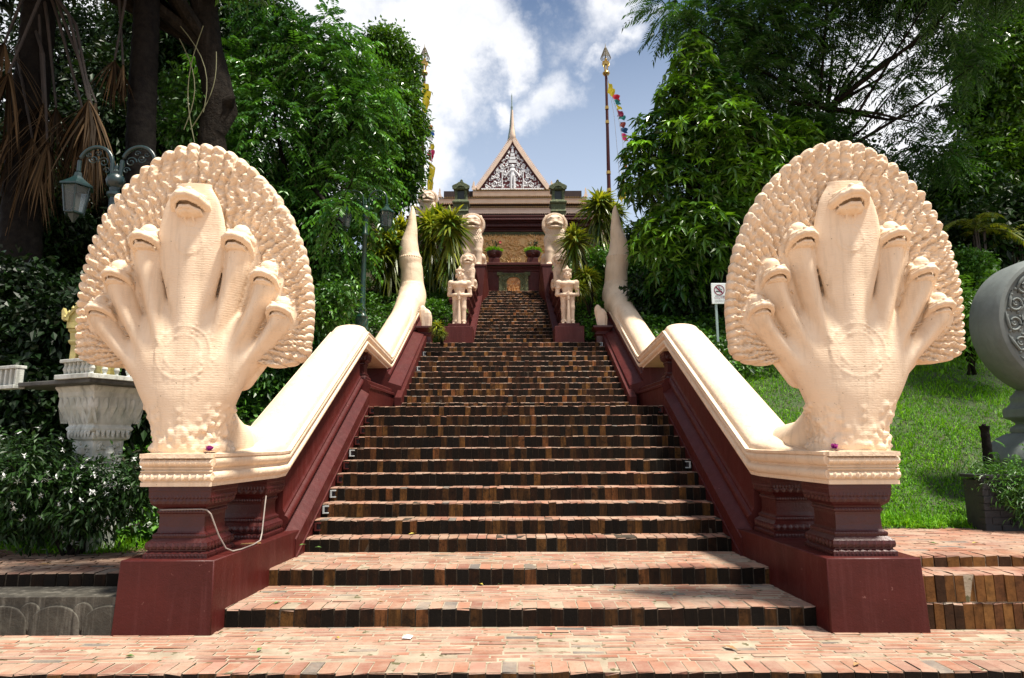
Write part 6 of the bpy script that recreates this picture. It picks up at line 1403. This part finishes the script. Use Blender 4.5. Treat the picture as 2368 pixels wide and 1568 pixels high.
rp = MB(); rp.tube([at(983, 172, 26.9), at(992, 300, 26.7), at(1001, 420, 26.6), at(990, 455, 26.6)], .012, 5); rp.tube([at(1000, 410, 26.6), at(1002, 475, 26.6)], .008, 5); rp.build('cord', CORD if 'CORD' in globals() else bpy.data.materials['cord'], s)
for i, (px, py, wd, hh, c_, tp) in enumerate(((976, 190, .42, .5, 'yellow', .9), (978, 205, .5, .7, 'yellow', .7), (978, 228, .4, .6, 'yellow', .6), (989, 288, .3, .22, 'orange', 1), (988, 297, .42, .3, 'blue', 1), (989, 308, .3, .3, 'white', 1), (992, 330, .3, .3, 'yellow', 1), (989, 345, .4, .28, 'pink', 1), (991, 358, .26, .26, 'red', 1))): flag(at(px, py, 26.7), wd, hh, c_, COL[c_], s, 'pennant', 50 + i, tp)
flag(at(990, 372, 26.6), .42, 1.35, 'yellow', COL['yellow'], s, 'streamer', 70, .3); flag(at(997, 412, 26.6), .10, .9, 'yellow', COL['yellow'], s, 'streamer', 71, .3)
# no smoking sign
def sign():
    Y = 12.8; x0, _, z1 = at(1643, 655, Y); _, _, z0 = at(1643, 703, Y); x1 = x0 + .78; H = z1 - z0; xp = at(1658, 740, Y)[0]; T = empty('warning_sign', (xp, Y, float(hill_z(xp, Y))), 'white no smoking notice with a red ring, on a thin metal post in the grass', 'sign')
    p = MB(); p.box(xp - .022, xp + .022, Y + .012, Y + .045, at(1658, 790, Y)[2], z1 - .03); p.build('post', pmat('zinc_post', (.28, .38, .36), (.2, .28, .27), rough=.5), T)
    b = MB(); b.box(x0, x1, Y - .01, Y + .012, z0, z1); bo = b.build('board', pmat('sign_white', (.70, .76, .76), (.64, .70, .70), rough=.4, bump=.05), T, bevel=.008)
    MR = pmat('sign_red', (.20, .012, .045), rough=.5, bump=0); BK = pmat('sign_black', (.012, .014, .016), rough=.5, bump=0)
    cx, cz, r_ = x0 + .135 * .78 / .55 , z0 + H * .66, H * .25; cx = x0 + H * .37
    g = MB(); ring = [(cx + r_ * math.cos(a), cz + r_ * math.sin(a)) for a in np.linspace(0, 2 * math.pi, 41)]; inn = [(cx + r_ * .84 * math.cos(a), cz + r_ * .84 * math.sin(a)) for a in np.linspace(0, 2 * math.pi, 41)]
    for i in range(40): g.prism([ring[i], ring[i + 1], inn[i + 1], inn[i]], Y - .014, Y - .0105)
    q = r_ * .66; t_ = r_ * .10; g.prism([(cx - q - t_, cz + q - t_), (cx - q + t_, cz + q + t_), (cx + q + t_, cz - q + t_), (cx + q - t_, cz - q - t_)], Y - .0155, Y - .0145); g.build('prohibition_ring', MR, bo)
    c_ = MB(); c_.prism([(cx - .68 * r_, cz - .34 * r_), (cx + .35 * r_, cz - .34 * r_), (cx + .35 * r_, cz - .14 * r_), (cx - .68 * r_, cz - .14 * r_)], Y - .0135, Y - .0105); c_.prism([(cx + .42 * r_, cz - .34 * r_), (cx + .56 * r_, cz - .34 * r_), (cx + .56 * r_, cz - .14 * r_), (cx + .42 * r_, cz - .14 * r_)], Y - .0135, Y - .0105)
    S_ = [(.5, -.05), (.5, .12), (.3, .2), (.1, .24), (.12, .42), (.0, .5), (-.1, .62), (.05, .72)]
    for i in range(len(S_) - 1):
        (a, b2), (c2, d2) = S_[i], S_[i + 1]; n_ = Vector((c2 - a, d2 - b2)).normalized(); o_ = Vector((-n_.y, n_.x)) * .05; c_.prism([(cx + (a + o_.x) * r_, cz + (b2 + o_.y) * r_), (cx + (c2 + o_.x) * r_, cz + (d2 + o_.y) * r_), (cx + (c2 - o_.x) * r_, cz + (d2 - o_.y) * r_), (cx + (a - o_.x) * r_, cz + (b2 - o_.y) * r_)], Y - .0135 - i * 1e-4, Y - .0105)
    c_.prism([(x0 + .08 * H / .45, z0 + H * .375), (x1 - .05, z0 + H * .375), (x1 - .05, z0 + H * .387), (x0 + .08 * H / .45, z0 + H * .387)], Y - .0135, Y - .0105); c_.build('cigarette_symbol', BK, bo)
    import os
    fp = None
    for d_ in (bpy.utils.system_resource('DATAFILES', path='fonts'),):
        if d_:
            for fn in os.listdir(d_):
                if 'hmer' in fn: fp = os.path.join(d_, fn)
    def text(s_, x, zz_, size, m_, name):
        cu = bpy.data.curves.new(name, 'FONT'); cu.body = s_; cu.size = size
        o = bpy.data.objects.new(name, cu); C.objects.link(o); dg = bpy.context.evaluated_depsgraph_get(); me = bpy.data.meshes.new_from_object(o.evaluated_get(dg)); bpy.data.objects.remove(o)
        me.name = name; me.materials.clear(); me.materials.append(m_); me.transform(Matrix.Translation((x, Y - .0125, zz_)) @ Matrix.Rotation(R(90), 4, 'X')); link(name, me, bo)
    text('ហាមជក់បារី', x0 + H * .74, z0 + H * .72, H * .21, MR, 'lettering'); text('នៅទីនេះ', x0 + H * .74, z0 + H * .50, H * .21, MR, 'lettering')
    text('ជនល្មើសនឹងត្រូវពិន័យ', x0 + H * .12, z0 + H * .25, H * .135, MR, 'lettering'); text('តាមប្រកាសលេខ ៣៣៣ ស្ដីពីការជក់បារី', x0 + H * .12, z0 + H * .16, H * .06, BK, 'lettering'); text('ក្រសួងសុខាភិបាល និងសាលារាជធានី', x0 + H * .12, z0 + H * .09, H * .06, BK, 'lettering')
sign()
# stone disc
GREY = pmat('grey_stone', (.155, .178, .170), (.105, .122, .115), rough=.75, scale=2.5, bump=.25, bscale=70, streak=((.10, .11, .10), .5))
def disc():
    K = 1.24; cx, cz, y0, y1 = 7.06, 3.02, 8.06, 8.66
    def hz(z): return cz + (z - 2.73) * K
    T = empty('stone_disc', (cx, 8.36, .8), 'large grey carved stone disc on a moulded foot at the right edge', 'sculpture')
    V = []; n = 96
    prof = [(.0, y1), (.60, y1), (.69, y1 - .02), (.735, y1 - .10), (.742, (y0 + y1) / 2), (.735, y0 + .07), (.70, y0 + .012), (.665, y0), (.655, y0 + .03), (.645, y0 + .032), (.42, y0 + .032), (.415, y0 + .0), (.385, y0 - .01), (.37, y0 + .02), (.355, y0 + .0), (.33, y0 + .01), (.0, y0 + .03)]
    for q, y in prof:
        for j in range(n): a = 2 * math.pi * j / n; V.append((cx + K * q * math.cos(a), y, cz + K * q * math.sin(a)))
    F = [(i * n + j, (i + 1) * n + j, (i + 1) * n + (j + 1) % n, i * n + (j + 1) % n) for i in range(len(prof) - 1) for j in range(n)]
    o = mesh('disc', V, F, GREY, T); bm = bmesh.new(); bm.from_mesh(o.data); bmesh.ops.remove_doubles(bm, verts=bm.verts, dist=1e-5); bmesh.ops.recalc_face_normals(bm, faces=bm.faces); bm.to_mesh(o.data); bm.free(); sm(o, 35)
    s = MB()
    for i in range(16):                                   # ring of scrolling leaves
        a0 = 2 * math.pi * i / 16; 
        def pp(rad, da, h=0): a = a0 + da; return (cx + K * rad * math.cos(a), y0 + .03 - h, cz + K * rad * math.sin(a))
        P = [pp(.54 + .075 * (1 - .75 * q) * math.cos(q * 7.5 + 1), (.15 * (1 - .75 * q) * math.sin(q * 7.5 + 1)), .01) for q in np.linspace(0, 1, 22)]; s.tube(P, [.017 * (1 - .3 * q) for q in np.linspace(0, 1, 22)], 6)
        P = [pp(.625, -.19, .0), pp(.615, -.05, .015), pp(.60, .09, .012), pp(.56, .19, .0)]; s.tube(P, [.008, .02, .018, .006], 6)
        P = [pp(.455, -.2, .0), pp(.45, -.06, .012), pp(.47, .08, .012), pp(.51, .17, .0)]; s.tube(P, [.006, .016, .016, .006], 6)
        for (rad, da) in ((.60, .15), (.48, -.13), (.545, .0), (.50, .17), (.61, -.12)): x, y, z_ = pp(rad, da, .0); s.lathe([(.002, z_ - .022), (.02, z_ - .012), (.02, z_ + .012), (.002, z_ + .022)], x, y, 8)
    sm(s.build('scroll_carving', GREY, o), 60)
    b = MB(); b.lathe([(r_ * K, hz(z)) for r_, z in [(.34, 1.58), (.36, 1.62), (.36, 1.66), (.31, 1.70), (.35, 1.74), (.395, 1.76), (.395, 1.86), (.36, 1.88), (.33, 1.93), (.34, 1.98), (.30, 2.03), (.26, 2.12)]], cx, 8.36, square=True, sy=.75); sm(b.build('moulded_neck', GREY, T, bevel=.02, seg=3), 40)
    f = MB()                                              # cushion-shaped drum lying on its side
    Q = [(-.60, 1.16), (-.64, 1.24), (-.66, 1.33), (-.60, 1.45), (-.48, 1.55), (-.36, 1.60), (.36, 1.60), (.48, 1.55), (.60, 1.45), (.66, 1.33), (.58, 1.10), (.40, .96), (-.36, .96), (-.46, 1.02)]
    f.prism([(cx + K * u, hz(v_)) for u, v_ in Q], 7.96, 8.76); sm(f.build('cushion_drum', GREY, T, bevel=.02, seg=3), 45)
    p = MB(); p.lathe([(r_ * K, hz(z)) for r_, z in [(.42, .4), (.42, .62), (.36, .66), (.32, .85), (.40, .93), (.40, .97)]], cx, 8.36, square=True, sy=.8); p.build('plinth', GREY, T, bevel=.015)
disc()
def palm_stump():
    x, y, z0 = at(2285, 1085, 7.95); T = empty('palm_stump', (x, y, .5), 'thin ringed palm stump, cut off at the top, in front of the grey disc', 'stump'); b = MB(); P, rd = [], []
    zt = at(2275, 985, 7.95)[2]; xt = at(2275, 985, 7.95)[0]
    for i in range(41):
        q = i / 40; P.append((x + .02 + (xt - x - .02) * q ** 1.4, y, .5 + (zt - .5) * q)); rd.append((.074 - .031 * q) * (1 + .10 * (i % 4 == 0)) * (1.25 if q > .96 else 1))
    b.tube(P, rd, 12); b.tube([P[-1], (xt - .025, y, zt + .015)], [.035, .012], 8); sm(b.build('trunk', PALMBARK, T), 30)
palm_stump()
def black_planter():
    x0, y0, z1 = at(2222, 1112, 7.75); y0 = 7.42; z0 = .52; T = empty('planter_box', (x0 + .4, y0 + .3, z0), 'black brick planter with a dark low shrub in front of the grey disc', 'planter')
    b = MB(); r_ = np.random.default_rng(3)
    for j in range(8):
        x = x0 - .02; off = (j % 2) * .1; zb = z0 + j * .077
        while x < x0 + 1.6: b.box(max(x - off, x0), x - off + .19, y0 - .0 + r_.normal(0, .003), y0 + .09, zb, zb + .070); x += .20
    b.box(x0 + .01, x0 + 1.6, y0 + .01, y0 + .32, z0, z0 + .56); b.box(x0 - .012, x0 + 1.62, y0 - .012, y0 + .34, z0 + .585, z0 + .62); b.build('box', pmat('black_brick', (.018, .018, .020), (.03, .03, .032), rough=.7, bump=.4), T, bevel=.004)
    bl = [(x0 + .30, y0 + .05, z0 + .52, .28, .25, .20), (x0 + .62, y0 + .05, z0 + .50, .3, .28, .24), (x0 + .45, y0 - .05, z0 + .34, .28, .2, .22), (x0 + .85, y0 + .1, z0 + .5, .3, .3, .25), (x0 + .7, y0 - .02, z0 + .28, .25, .2, .2)]
    rr = np.random.default_rng(93); crown_leaf(T, bl, 1500, rr, LEAF_COVER, L=.07, W=.018, tone=(.1, .9), br=(.5, 1.3), name='foliage'); 
    bl2 = [(x0 + .25, y0 + .2, z0 + .78, .16, .15, .12), (x0 + .55, y0 + .2, z0 + .82, .14, .15, .14)]; crown_spray(T, bl2, 22, rr, LEAF_MIM, R_=.2, pairs=7, L=.05, W=.02, tone=(.5, 1), name='feathery_foliage')
black_planter()
# spirit house on its white pedestal, left
WST = pmat('weathered_white_stone', (.62, .64, .60), (.40, .42, .37), rough=.75, scale=5, bump=.4, bscale=40, streak=((.06, .06, .05), .55))
def shrine():
    cx, cy = at(215, 950, 7.0)[0], 7.15; rz = R(-24)
    T = empty('spirit_house_table', (cx, cy, .4), 'weathered white lotus pedestal with a broken balustraded table top', 'shrine')
    def rot(o): 
        k = .84 if o.name.startswith(('pedestal', 'lotus')) else 1.0; Mx = Matrix.Translation((cx, cy, 0)) @ Matrix.Rotation(rz, 4, 'Z') @ Matrix.Diagonal((k, k, 1, 1)) @ Matrix.Translation((-cx, -cy, 0)); o.data.transform(Mx); return o
    b = MB(); b.lathe([(.205, .35), (.205, .9), (.205, 1.56), (.24, 1.565), (.25, 1.58), (.255, 1.62), (.235, 1.64), (.25, 1.65), (.275, 1.67), (.275, 1.70), (.25, 1.715), (.26, 1.74), (.29, 1.80), (.33, 1.90), (.35, 2.02), (.36, 2.03), (.36, 2.07), (.39, 2.12), (.39, 2.14)], cx, cy, square=True)
    rot(b.build('pedestal', WST, T, bevel=.012, seg=3))
    p = MB(); r2 = np.random.default_rng(6)
    for side in range(4):
        ang = side * math.pi / 2; ca, sa = math.cos(ang), math.sin(ang)
        def put(u, d_, z): return (cx + u * ca + d_ * sa, cy + u * sa - d_ * ca, z)
        for i in range(6):                                    # upright lotus petals
            u = -.30 + .12 * i; Q = [put(u - .045, .27, 1.74), put(u + .045, .27, 1.74), put(u + .052, .328, 1.90), put(u + .03, .354, 2.0), put(u, .365, 2.015), put(u - .03, .354, 2.0), put(u - .052, .328, 1.90), put(u, .30, 1.80), put(u, .378, 1.92)]
            p.add(Q, [(0, 7, 6), (1, 2, 7), (0, 1, 7), (7, 2, 8), (7, 8, 6), (2, 3, 8), (3, 4, 8), (4, 5, 8), (5, 6, 8)])
        for i in range(7): u = -.20 + .066 * i; p.add([put(u - .03, .268, 1.67), put(u + .03, .268, 1.67), put(u + .02, .275, 1.60), put(u, .28, 1.585), put(u - .02, .275, 1.60), put(u, .295, 1.635)], [(0, 1, 5), (1, 2, 5), (2, 3, 5), (3, 4, 5), (4, 0, 5)])
        for i in range(26):
            u, z_ = r2.uniform(-.16, .16), r2.uniform(1.30, 1.53); e = r2.uniform(.012, .03); x, y, _ = put(u, .205, 0); p.lathe([(.002, z_ - e), (e, z_ - e * .4), (e, z_ + e * .4), (.002, z_ + e)], x, y, 6)
        x, y, _ = put(0, .215, 0); p.lathe([(.002, 1.34), (.05, 1.36), (.07, 1.42), (.05, 1.48), (.002, 1.50)], x, y, 10)
    rot(p.build('lotus_carving', WST, T))
    t = MB(); t.box(cx - .95, cx + .52, cy - .50, cy + .50, 2.14, 2.185); rot(t.build('slab', pmat('blackened_slab', (.03, .028, .024), (.10, .10, .09), rough=.8, scale=6), T, bevel=.008))
    r_ = MB(); r_.box(cx - .02, cx + .54, cy - .53, cy - .42, 2.186, 2.235); r_.box(cx + .43, cx + .54, cy - .42, cy + .5, 2.186, 2.235)
    for i in range(7): r_.lathe([(.022, 2.235), (.016, 2.25), (.03, 2.29), (.018, 2.33), (.024, 2.36)], cx + .08 + i * .07, cy - .475, 10)
    for i in range(6): r_.lathe([(.022, 2.235), (.016, 2.25), (.03, 2.29), (.018, 2.33), (.024, 2.36)], cx + .485, cy - .33 + i * .13, 10)
    r_.box(cx + .03, cx + .54, cy - .52, cy - .43, 2.361, 2.395)
    rot(r_.build('balustrade', WST, T, bevel=.006)); r_ = MB()
    for (a, z0, z1) in ((-1.02, 2.12, 2.16), (-1.02, 2.34, 2.375)): r_.box(cx + a, cx + a + .34, cy - .55, cy - .43, z0, z1)
    for i in range(4): r_.box(cx - 1.0 + i * .093, cx - 1.0 + i * .093 + .035, cy - .53, cy - .45, 2.16, 2.34)
    rot(r_.build('balustrade', WST, T, bevel=.006))
    c = MB(); c.box(cx - .95, cx - .15, cy + .20, cy + .28, 2.186, 2.26); rot(c.build('broken_kerb', CONC, T))
    # little golden house
    gx, gy = at(226, 760, 7.35)[0], 7.35; G = empty('spirit_house', (gx, gy, 2.19), 'small golden spirit house with a horned gable on the white table', 'shrine')
    GG = pmat('old_gold_paint', (.50, .42, .16), (.36, .32, .10), rough=.5, scale=12, bump=.5, bscale=30, spec=.6); b = MB()
    for sx in (-.16, .16):
        for sy in (-.12, .12): b.lathe([(.045, 2.19), (.045, 2.24), (.03, 2.25), (.034, 2.45), (.03, 2.63), (.05, 2.66), (.055, 2.68), (.04, 2.70), (.045, 2.77), (.06, 2.79), (.06, 2.82)], gx + sx, gy + sy, square=True)
    b.box(gx - .14, gx + .14, gy - .10, gy + .12, 2.19, 2.8); b.box(gx - .23, gx + .23, gy - .2, gy + .2, 2.82, 2.90); b.build('house_body', GG, G, bevel=.006)
    r_ = MB(); r_.prism([(gx - .25, 2.90), (gx + .25, 2.90), (gx, 3.18)], gy - .2, gy + .2)
    for s_ in (1, -1):
        r_.tube([(gx + s_ * .26, gy - .21, 2.91), (gx + s_ * .10, gy - .21, 3.09), (gx, gy - .21, 3.22)], .022, 6)
        Q = [(.20, 2.90), (.27, 2.92), (.28, 3.02), (.265, 3.05), (.24, 3.0), (.215, 2.96), (.19, 2.96)]; r_.prism([(gx + s_ * u, v_) for u, v_ in Q], gy - .23, gy - .18)
        for i in range(5): q = i / 5; r_.lathe([(.002, 2.93 + q * .25), (.02, 2.945 + q * .25), (.002, 2.975 + q * .25)], gx + s_ * (.235 - .2 * q), gy - .225, 6)
    r_.tube([(gx, gy - .2, 3.18), (gx - .02, gy - .2, 3.28), (gx + .02, gy - .2, 3.36)], [.03, .022, .006], 7); sm(r_.build('gable_roof', GG, G), 35)
    jx, jy = at(182, 857, 6.95)[0], 6.95; J = empty('incense_jar', (jx, jy, 2.19), 'small white and red jar of burnt incense sticks on the white table', 'jar')
    b = MB(); b.lathe([(.055, 2.19), (.06, 2.20), (.058, 2.30), (.06, 2.31)], jx, jy, 16); sm(b.build('jar', pmat('jar_glaze', (.65, .60, .58), (.45, .10, .14), rough=.3, scale=22, bump=.05), J), 50); k = MB(); k.lathe([(.0615, 2.292), (.0615, 2.306)], jx, jy, 16); k.build('red_band', pmat('jar_red', (.4, .04, .06), rough=.4, bump=0), J)
    k = MB(); r2 = np.random.default_rng(2)
    for i in range(60): a = r2.uniform(0, 6.28); q = r2.uniform(0, .045); k.tube([(jx + q * math.cos(a), jy + q * math.sin(a), 2.30), (jx + 2 * q * math.cos(a), jy + 2 * q * math.sin(a), 2.30 + r2.uniform(.08, .17))], .0018, 4)
    k.build('incense_sticks', pmat('incense', (.11, .02, .03), rough=.8, bump=0), J)
    lx, ly = at(155, 864, 6.8)[0], 6.8; L = empty('cigarette_lighter', (lx, ly, 2.19), 'small blue plastic lighter lying on the white table', 'lighter'); b = MB(); b.box(lx - .035, lx + .03, ly - .01, ly + .01, 2.186, 2.203); b.box(lx + .03, lx + .042, ly - .008, ly + .008, 2.186, 2.20); b.build('body', pmat('blue_plastic', (.03, .18, .42), rough=.3, bump=0), L, bevel=.004)
shrine()
# step lights beside the stairs
LG = pmat('light_housing', (.42, .46, .46), (.34, .38, .38), rough=.4, bump=.05)
def step_light(k, sgn, grey):
    y, z = STEP[k]; zb = STEP[k - 1][1]; hw = (HW1 if k <= 13 else HW2) - .012; x1, x0 = hw - .005, hw - .075
    which = ('flight %d, ' % (1 if k <= 13 else 2))
    T = empty('step_light', (sgn * (hw - .03), y - .05, zb), ('grey' if grey else 'dark red') + ' step light bracket at the %s end of step %d counted from the foot' % ('left' if sgn < 0 else 'right', k), 'light fitting', 'small light brackets along the step ends'); b = MB()
    b.box(*sorted((sgn * x0, sgn * x1)), y - .045, y - .006, zb + .045, zb + .06); b.box(*sorted((sgn * x0, sgn * x1)), y - .045, y - .006, zb + .125, zb + .14); b.box(*sorted((sgn * (x1 - .022), sgn * x1)), y - .05, y - .006, zb + .045, zb + .14); b.build('housing', LG if grey else RED, T, bevel=.003)
    g = MB(); g.box(*sorted((sgn * (x0 + .012), sgn * (x1 - .024))), y - .03, y - .008, zb + .062, zb + .123); g.build('lens', pmat('lens_dark', (.02, .02, .025), rough=.2, bump=0) if 'lens_dark' not in bpy.data.materials else bpy.data.materials['lens_dark'], T)
for k, g_ in ((4, 0), (5, 1), (6, 1), (7, 0), (8, 0), (9, 1), (10, 0), (11, 0), (12, 0), (13, 0), (20, 1), (23, 1)): step_light(k, -1, g_)
for k, g_ in ((8, 1), (13, 0), (25, 1)): step_light(k, 1, g_)
# cable on the left pedestals
cb = MB(); P = [(-3.06, 5.60, .965), (-3.0, 5.585, .968), (-2.85, 5.583, .97), (-2.70, 5.583, .972), (-2.655, 5.585, .966), (-2.625, 5.60, .93), (-2.60, 5.63, .84), (-2.575, 5.67, .74), (-2.535, 5.73, .63), (-2.505, 5.80, .595), (-2.49, 5.95, .588), (-2.485, 6.2, .588), (-2.49, 6.38, .60), (-2.50, 6.44, .66), (-2.515, 6.50, .80), (-2.53, 6.56, .93), (-2.54, 6.6, 1.0)]
cb.tube(P, .0065, 6); tag(cb.build('cable', pmat('grey_cable', (.36, .32, .28), (.25, .2, .18), rough=.5, bump=.1)), 'pale grey cable looped between the two left pedestals', 'cable')
# litter
def litter():
    r_ = np.random.default_rng(17); DRYM = [pmat('dry_leaf', (.35, .20, .08), (.25, .13, .05), rough=.7, bump=.1), pmat('yellow_leaf', (.50, .42, .08), (.4, .32, .06), rough=.6, bump=.1), pmat('green_leaf', (.10, .22, .04), (.07, .16, .03), rough=.5, bump=.1)]
    spots = [(1690, 1500, .0, 0, .13), (1050, 930, None, 1, .05)]
    L = [(1688, 1501, 0.0, 0, .07), (640, 1397, .149, 2, .04), (1160, 1352, .149, 2, .04), (1110, 1353, .149, 1, .05), (1275, 1470, 0, 2, .03), (780, 1478, 0, 1, .03), (1230, 1545, 0, 0, .03), (955, 1236, .46, 1, .07), (600, 1505, 0, 2, .04), (880, 1395, .149, 0, .035), (1420, 1360, .149, 2, .035), (1560, 1378, .149, 0, .03), (1330, 1308, .307, 1, .03), (900, 1310, .307, 0, .03), (2155, 1258, .525, 2, .05), (2255, 1258, .525, 1, .045), (100, 1308, .40, 0, .07), (1980, 1540, 0, 0, .045), (300, 1520, 0, 2, .035), (2120, 1480, 0, 0, .035), (700, 1262, .46, 2, .05), (735, 1268, .46, 2, .04)]
    for i, (px, py, z, m, s) in enumerate(L):
        d = dirv(px, py); k = (z - EYE) / d.z; x, y = CAMX + d.x * k, d.y * k; a = r_.uniform(0, 6.28); ca, sa = math.cos(a), math.sin(a)
        V = [(x - ca * s, y - sa * s, z + .012), (x - sa * s * .4, y + ca * s * .4, z + .020), (x + ca * s, y + sa * s, z + .010), (x + sa * s * .4, y - ca * s * .4, z + .022), (x, y, z + .011)]
        o = mesh('fallen_leaf', V, [(0, 4, 1), (1, 4, 2), (2, 4, 3), (3, 4, 0)], DRYM[m])
        where = {0: 'the lowest paving', .149: 'the first step', .307: 'the second step', .46: 'the third step', .525: 'the right platform', .40: 'the left platform'}[z]
        side = 'at its far left' if px < 400 else 'left of its middle' if px < 1000 else 'near its middle' if px < 1400 else 'right of its middle' if px < 1800 else 'at its far right'
        tag(o, ('dry brown', 'yellow', 'green')[m] + (' larger' if s > .055 else ' small') + ' leaf fallen on ' + where + ', ' + side + (' near the edge' if py > 1515 or (z and py > 1385) else ''), 'leaf', 'fallen leaves on the bricks')
    d = dirv(941, 1477); k = (.0 - EYE) / d.z; x, y = CAMX + d.x * k, d.y * k; b = MB(); b.add([(x - .04, y - .02, .012), (x + .03, y - .025, .008), (x + .045, y + .02, .02), (x - .03, y + .025, .014), (x, y, .032)], [(0, 1, 4), (1, 2, 4), (2, 3, 4), (3, 0, 4)]); tag(b.build('paper_scrap', WHITE), 'crumpled white scrap of paper on the lowest paving', 'paper')
    b = MB(); b.prism([(-2.62, 6.24), (-2.46, 6.30), (-2.46, 6.325), (-2.62, 6.275)], .582, .590, 'z'); tag(b.build('dry_palm_strip', DRYM[0]), 'pale dry strip of palm leaf lying between the left pedestals', 'leaf')
litter()
# small pale shrine roof beyond the lamp
x, y, z_ = at(856, 545, 19.5); T = empty('small_shrine', (x, y, float(hill_z(x, y))), 'small pale pillar shrine with a flared top beside the bottle-green lamp', 'shrine'); b = MB(); zt = at(856, 508, 19.5)[2]; b.lathe([(.16, float(hill_z(x, y)) - .1), (.16, z_ - .2), (.12, z_ + .1), (.22, zt - .55), (.36, zt - .42), (.36, zt - .36), (.20, zt - .34), (.14, zt - .1), (.16, zt), (.03, zt + .12)], x, y, square=True); b.build('pillar', CREAMD, T, bevel=.01)
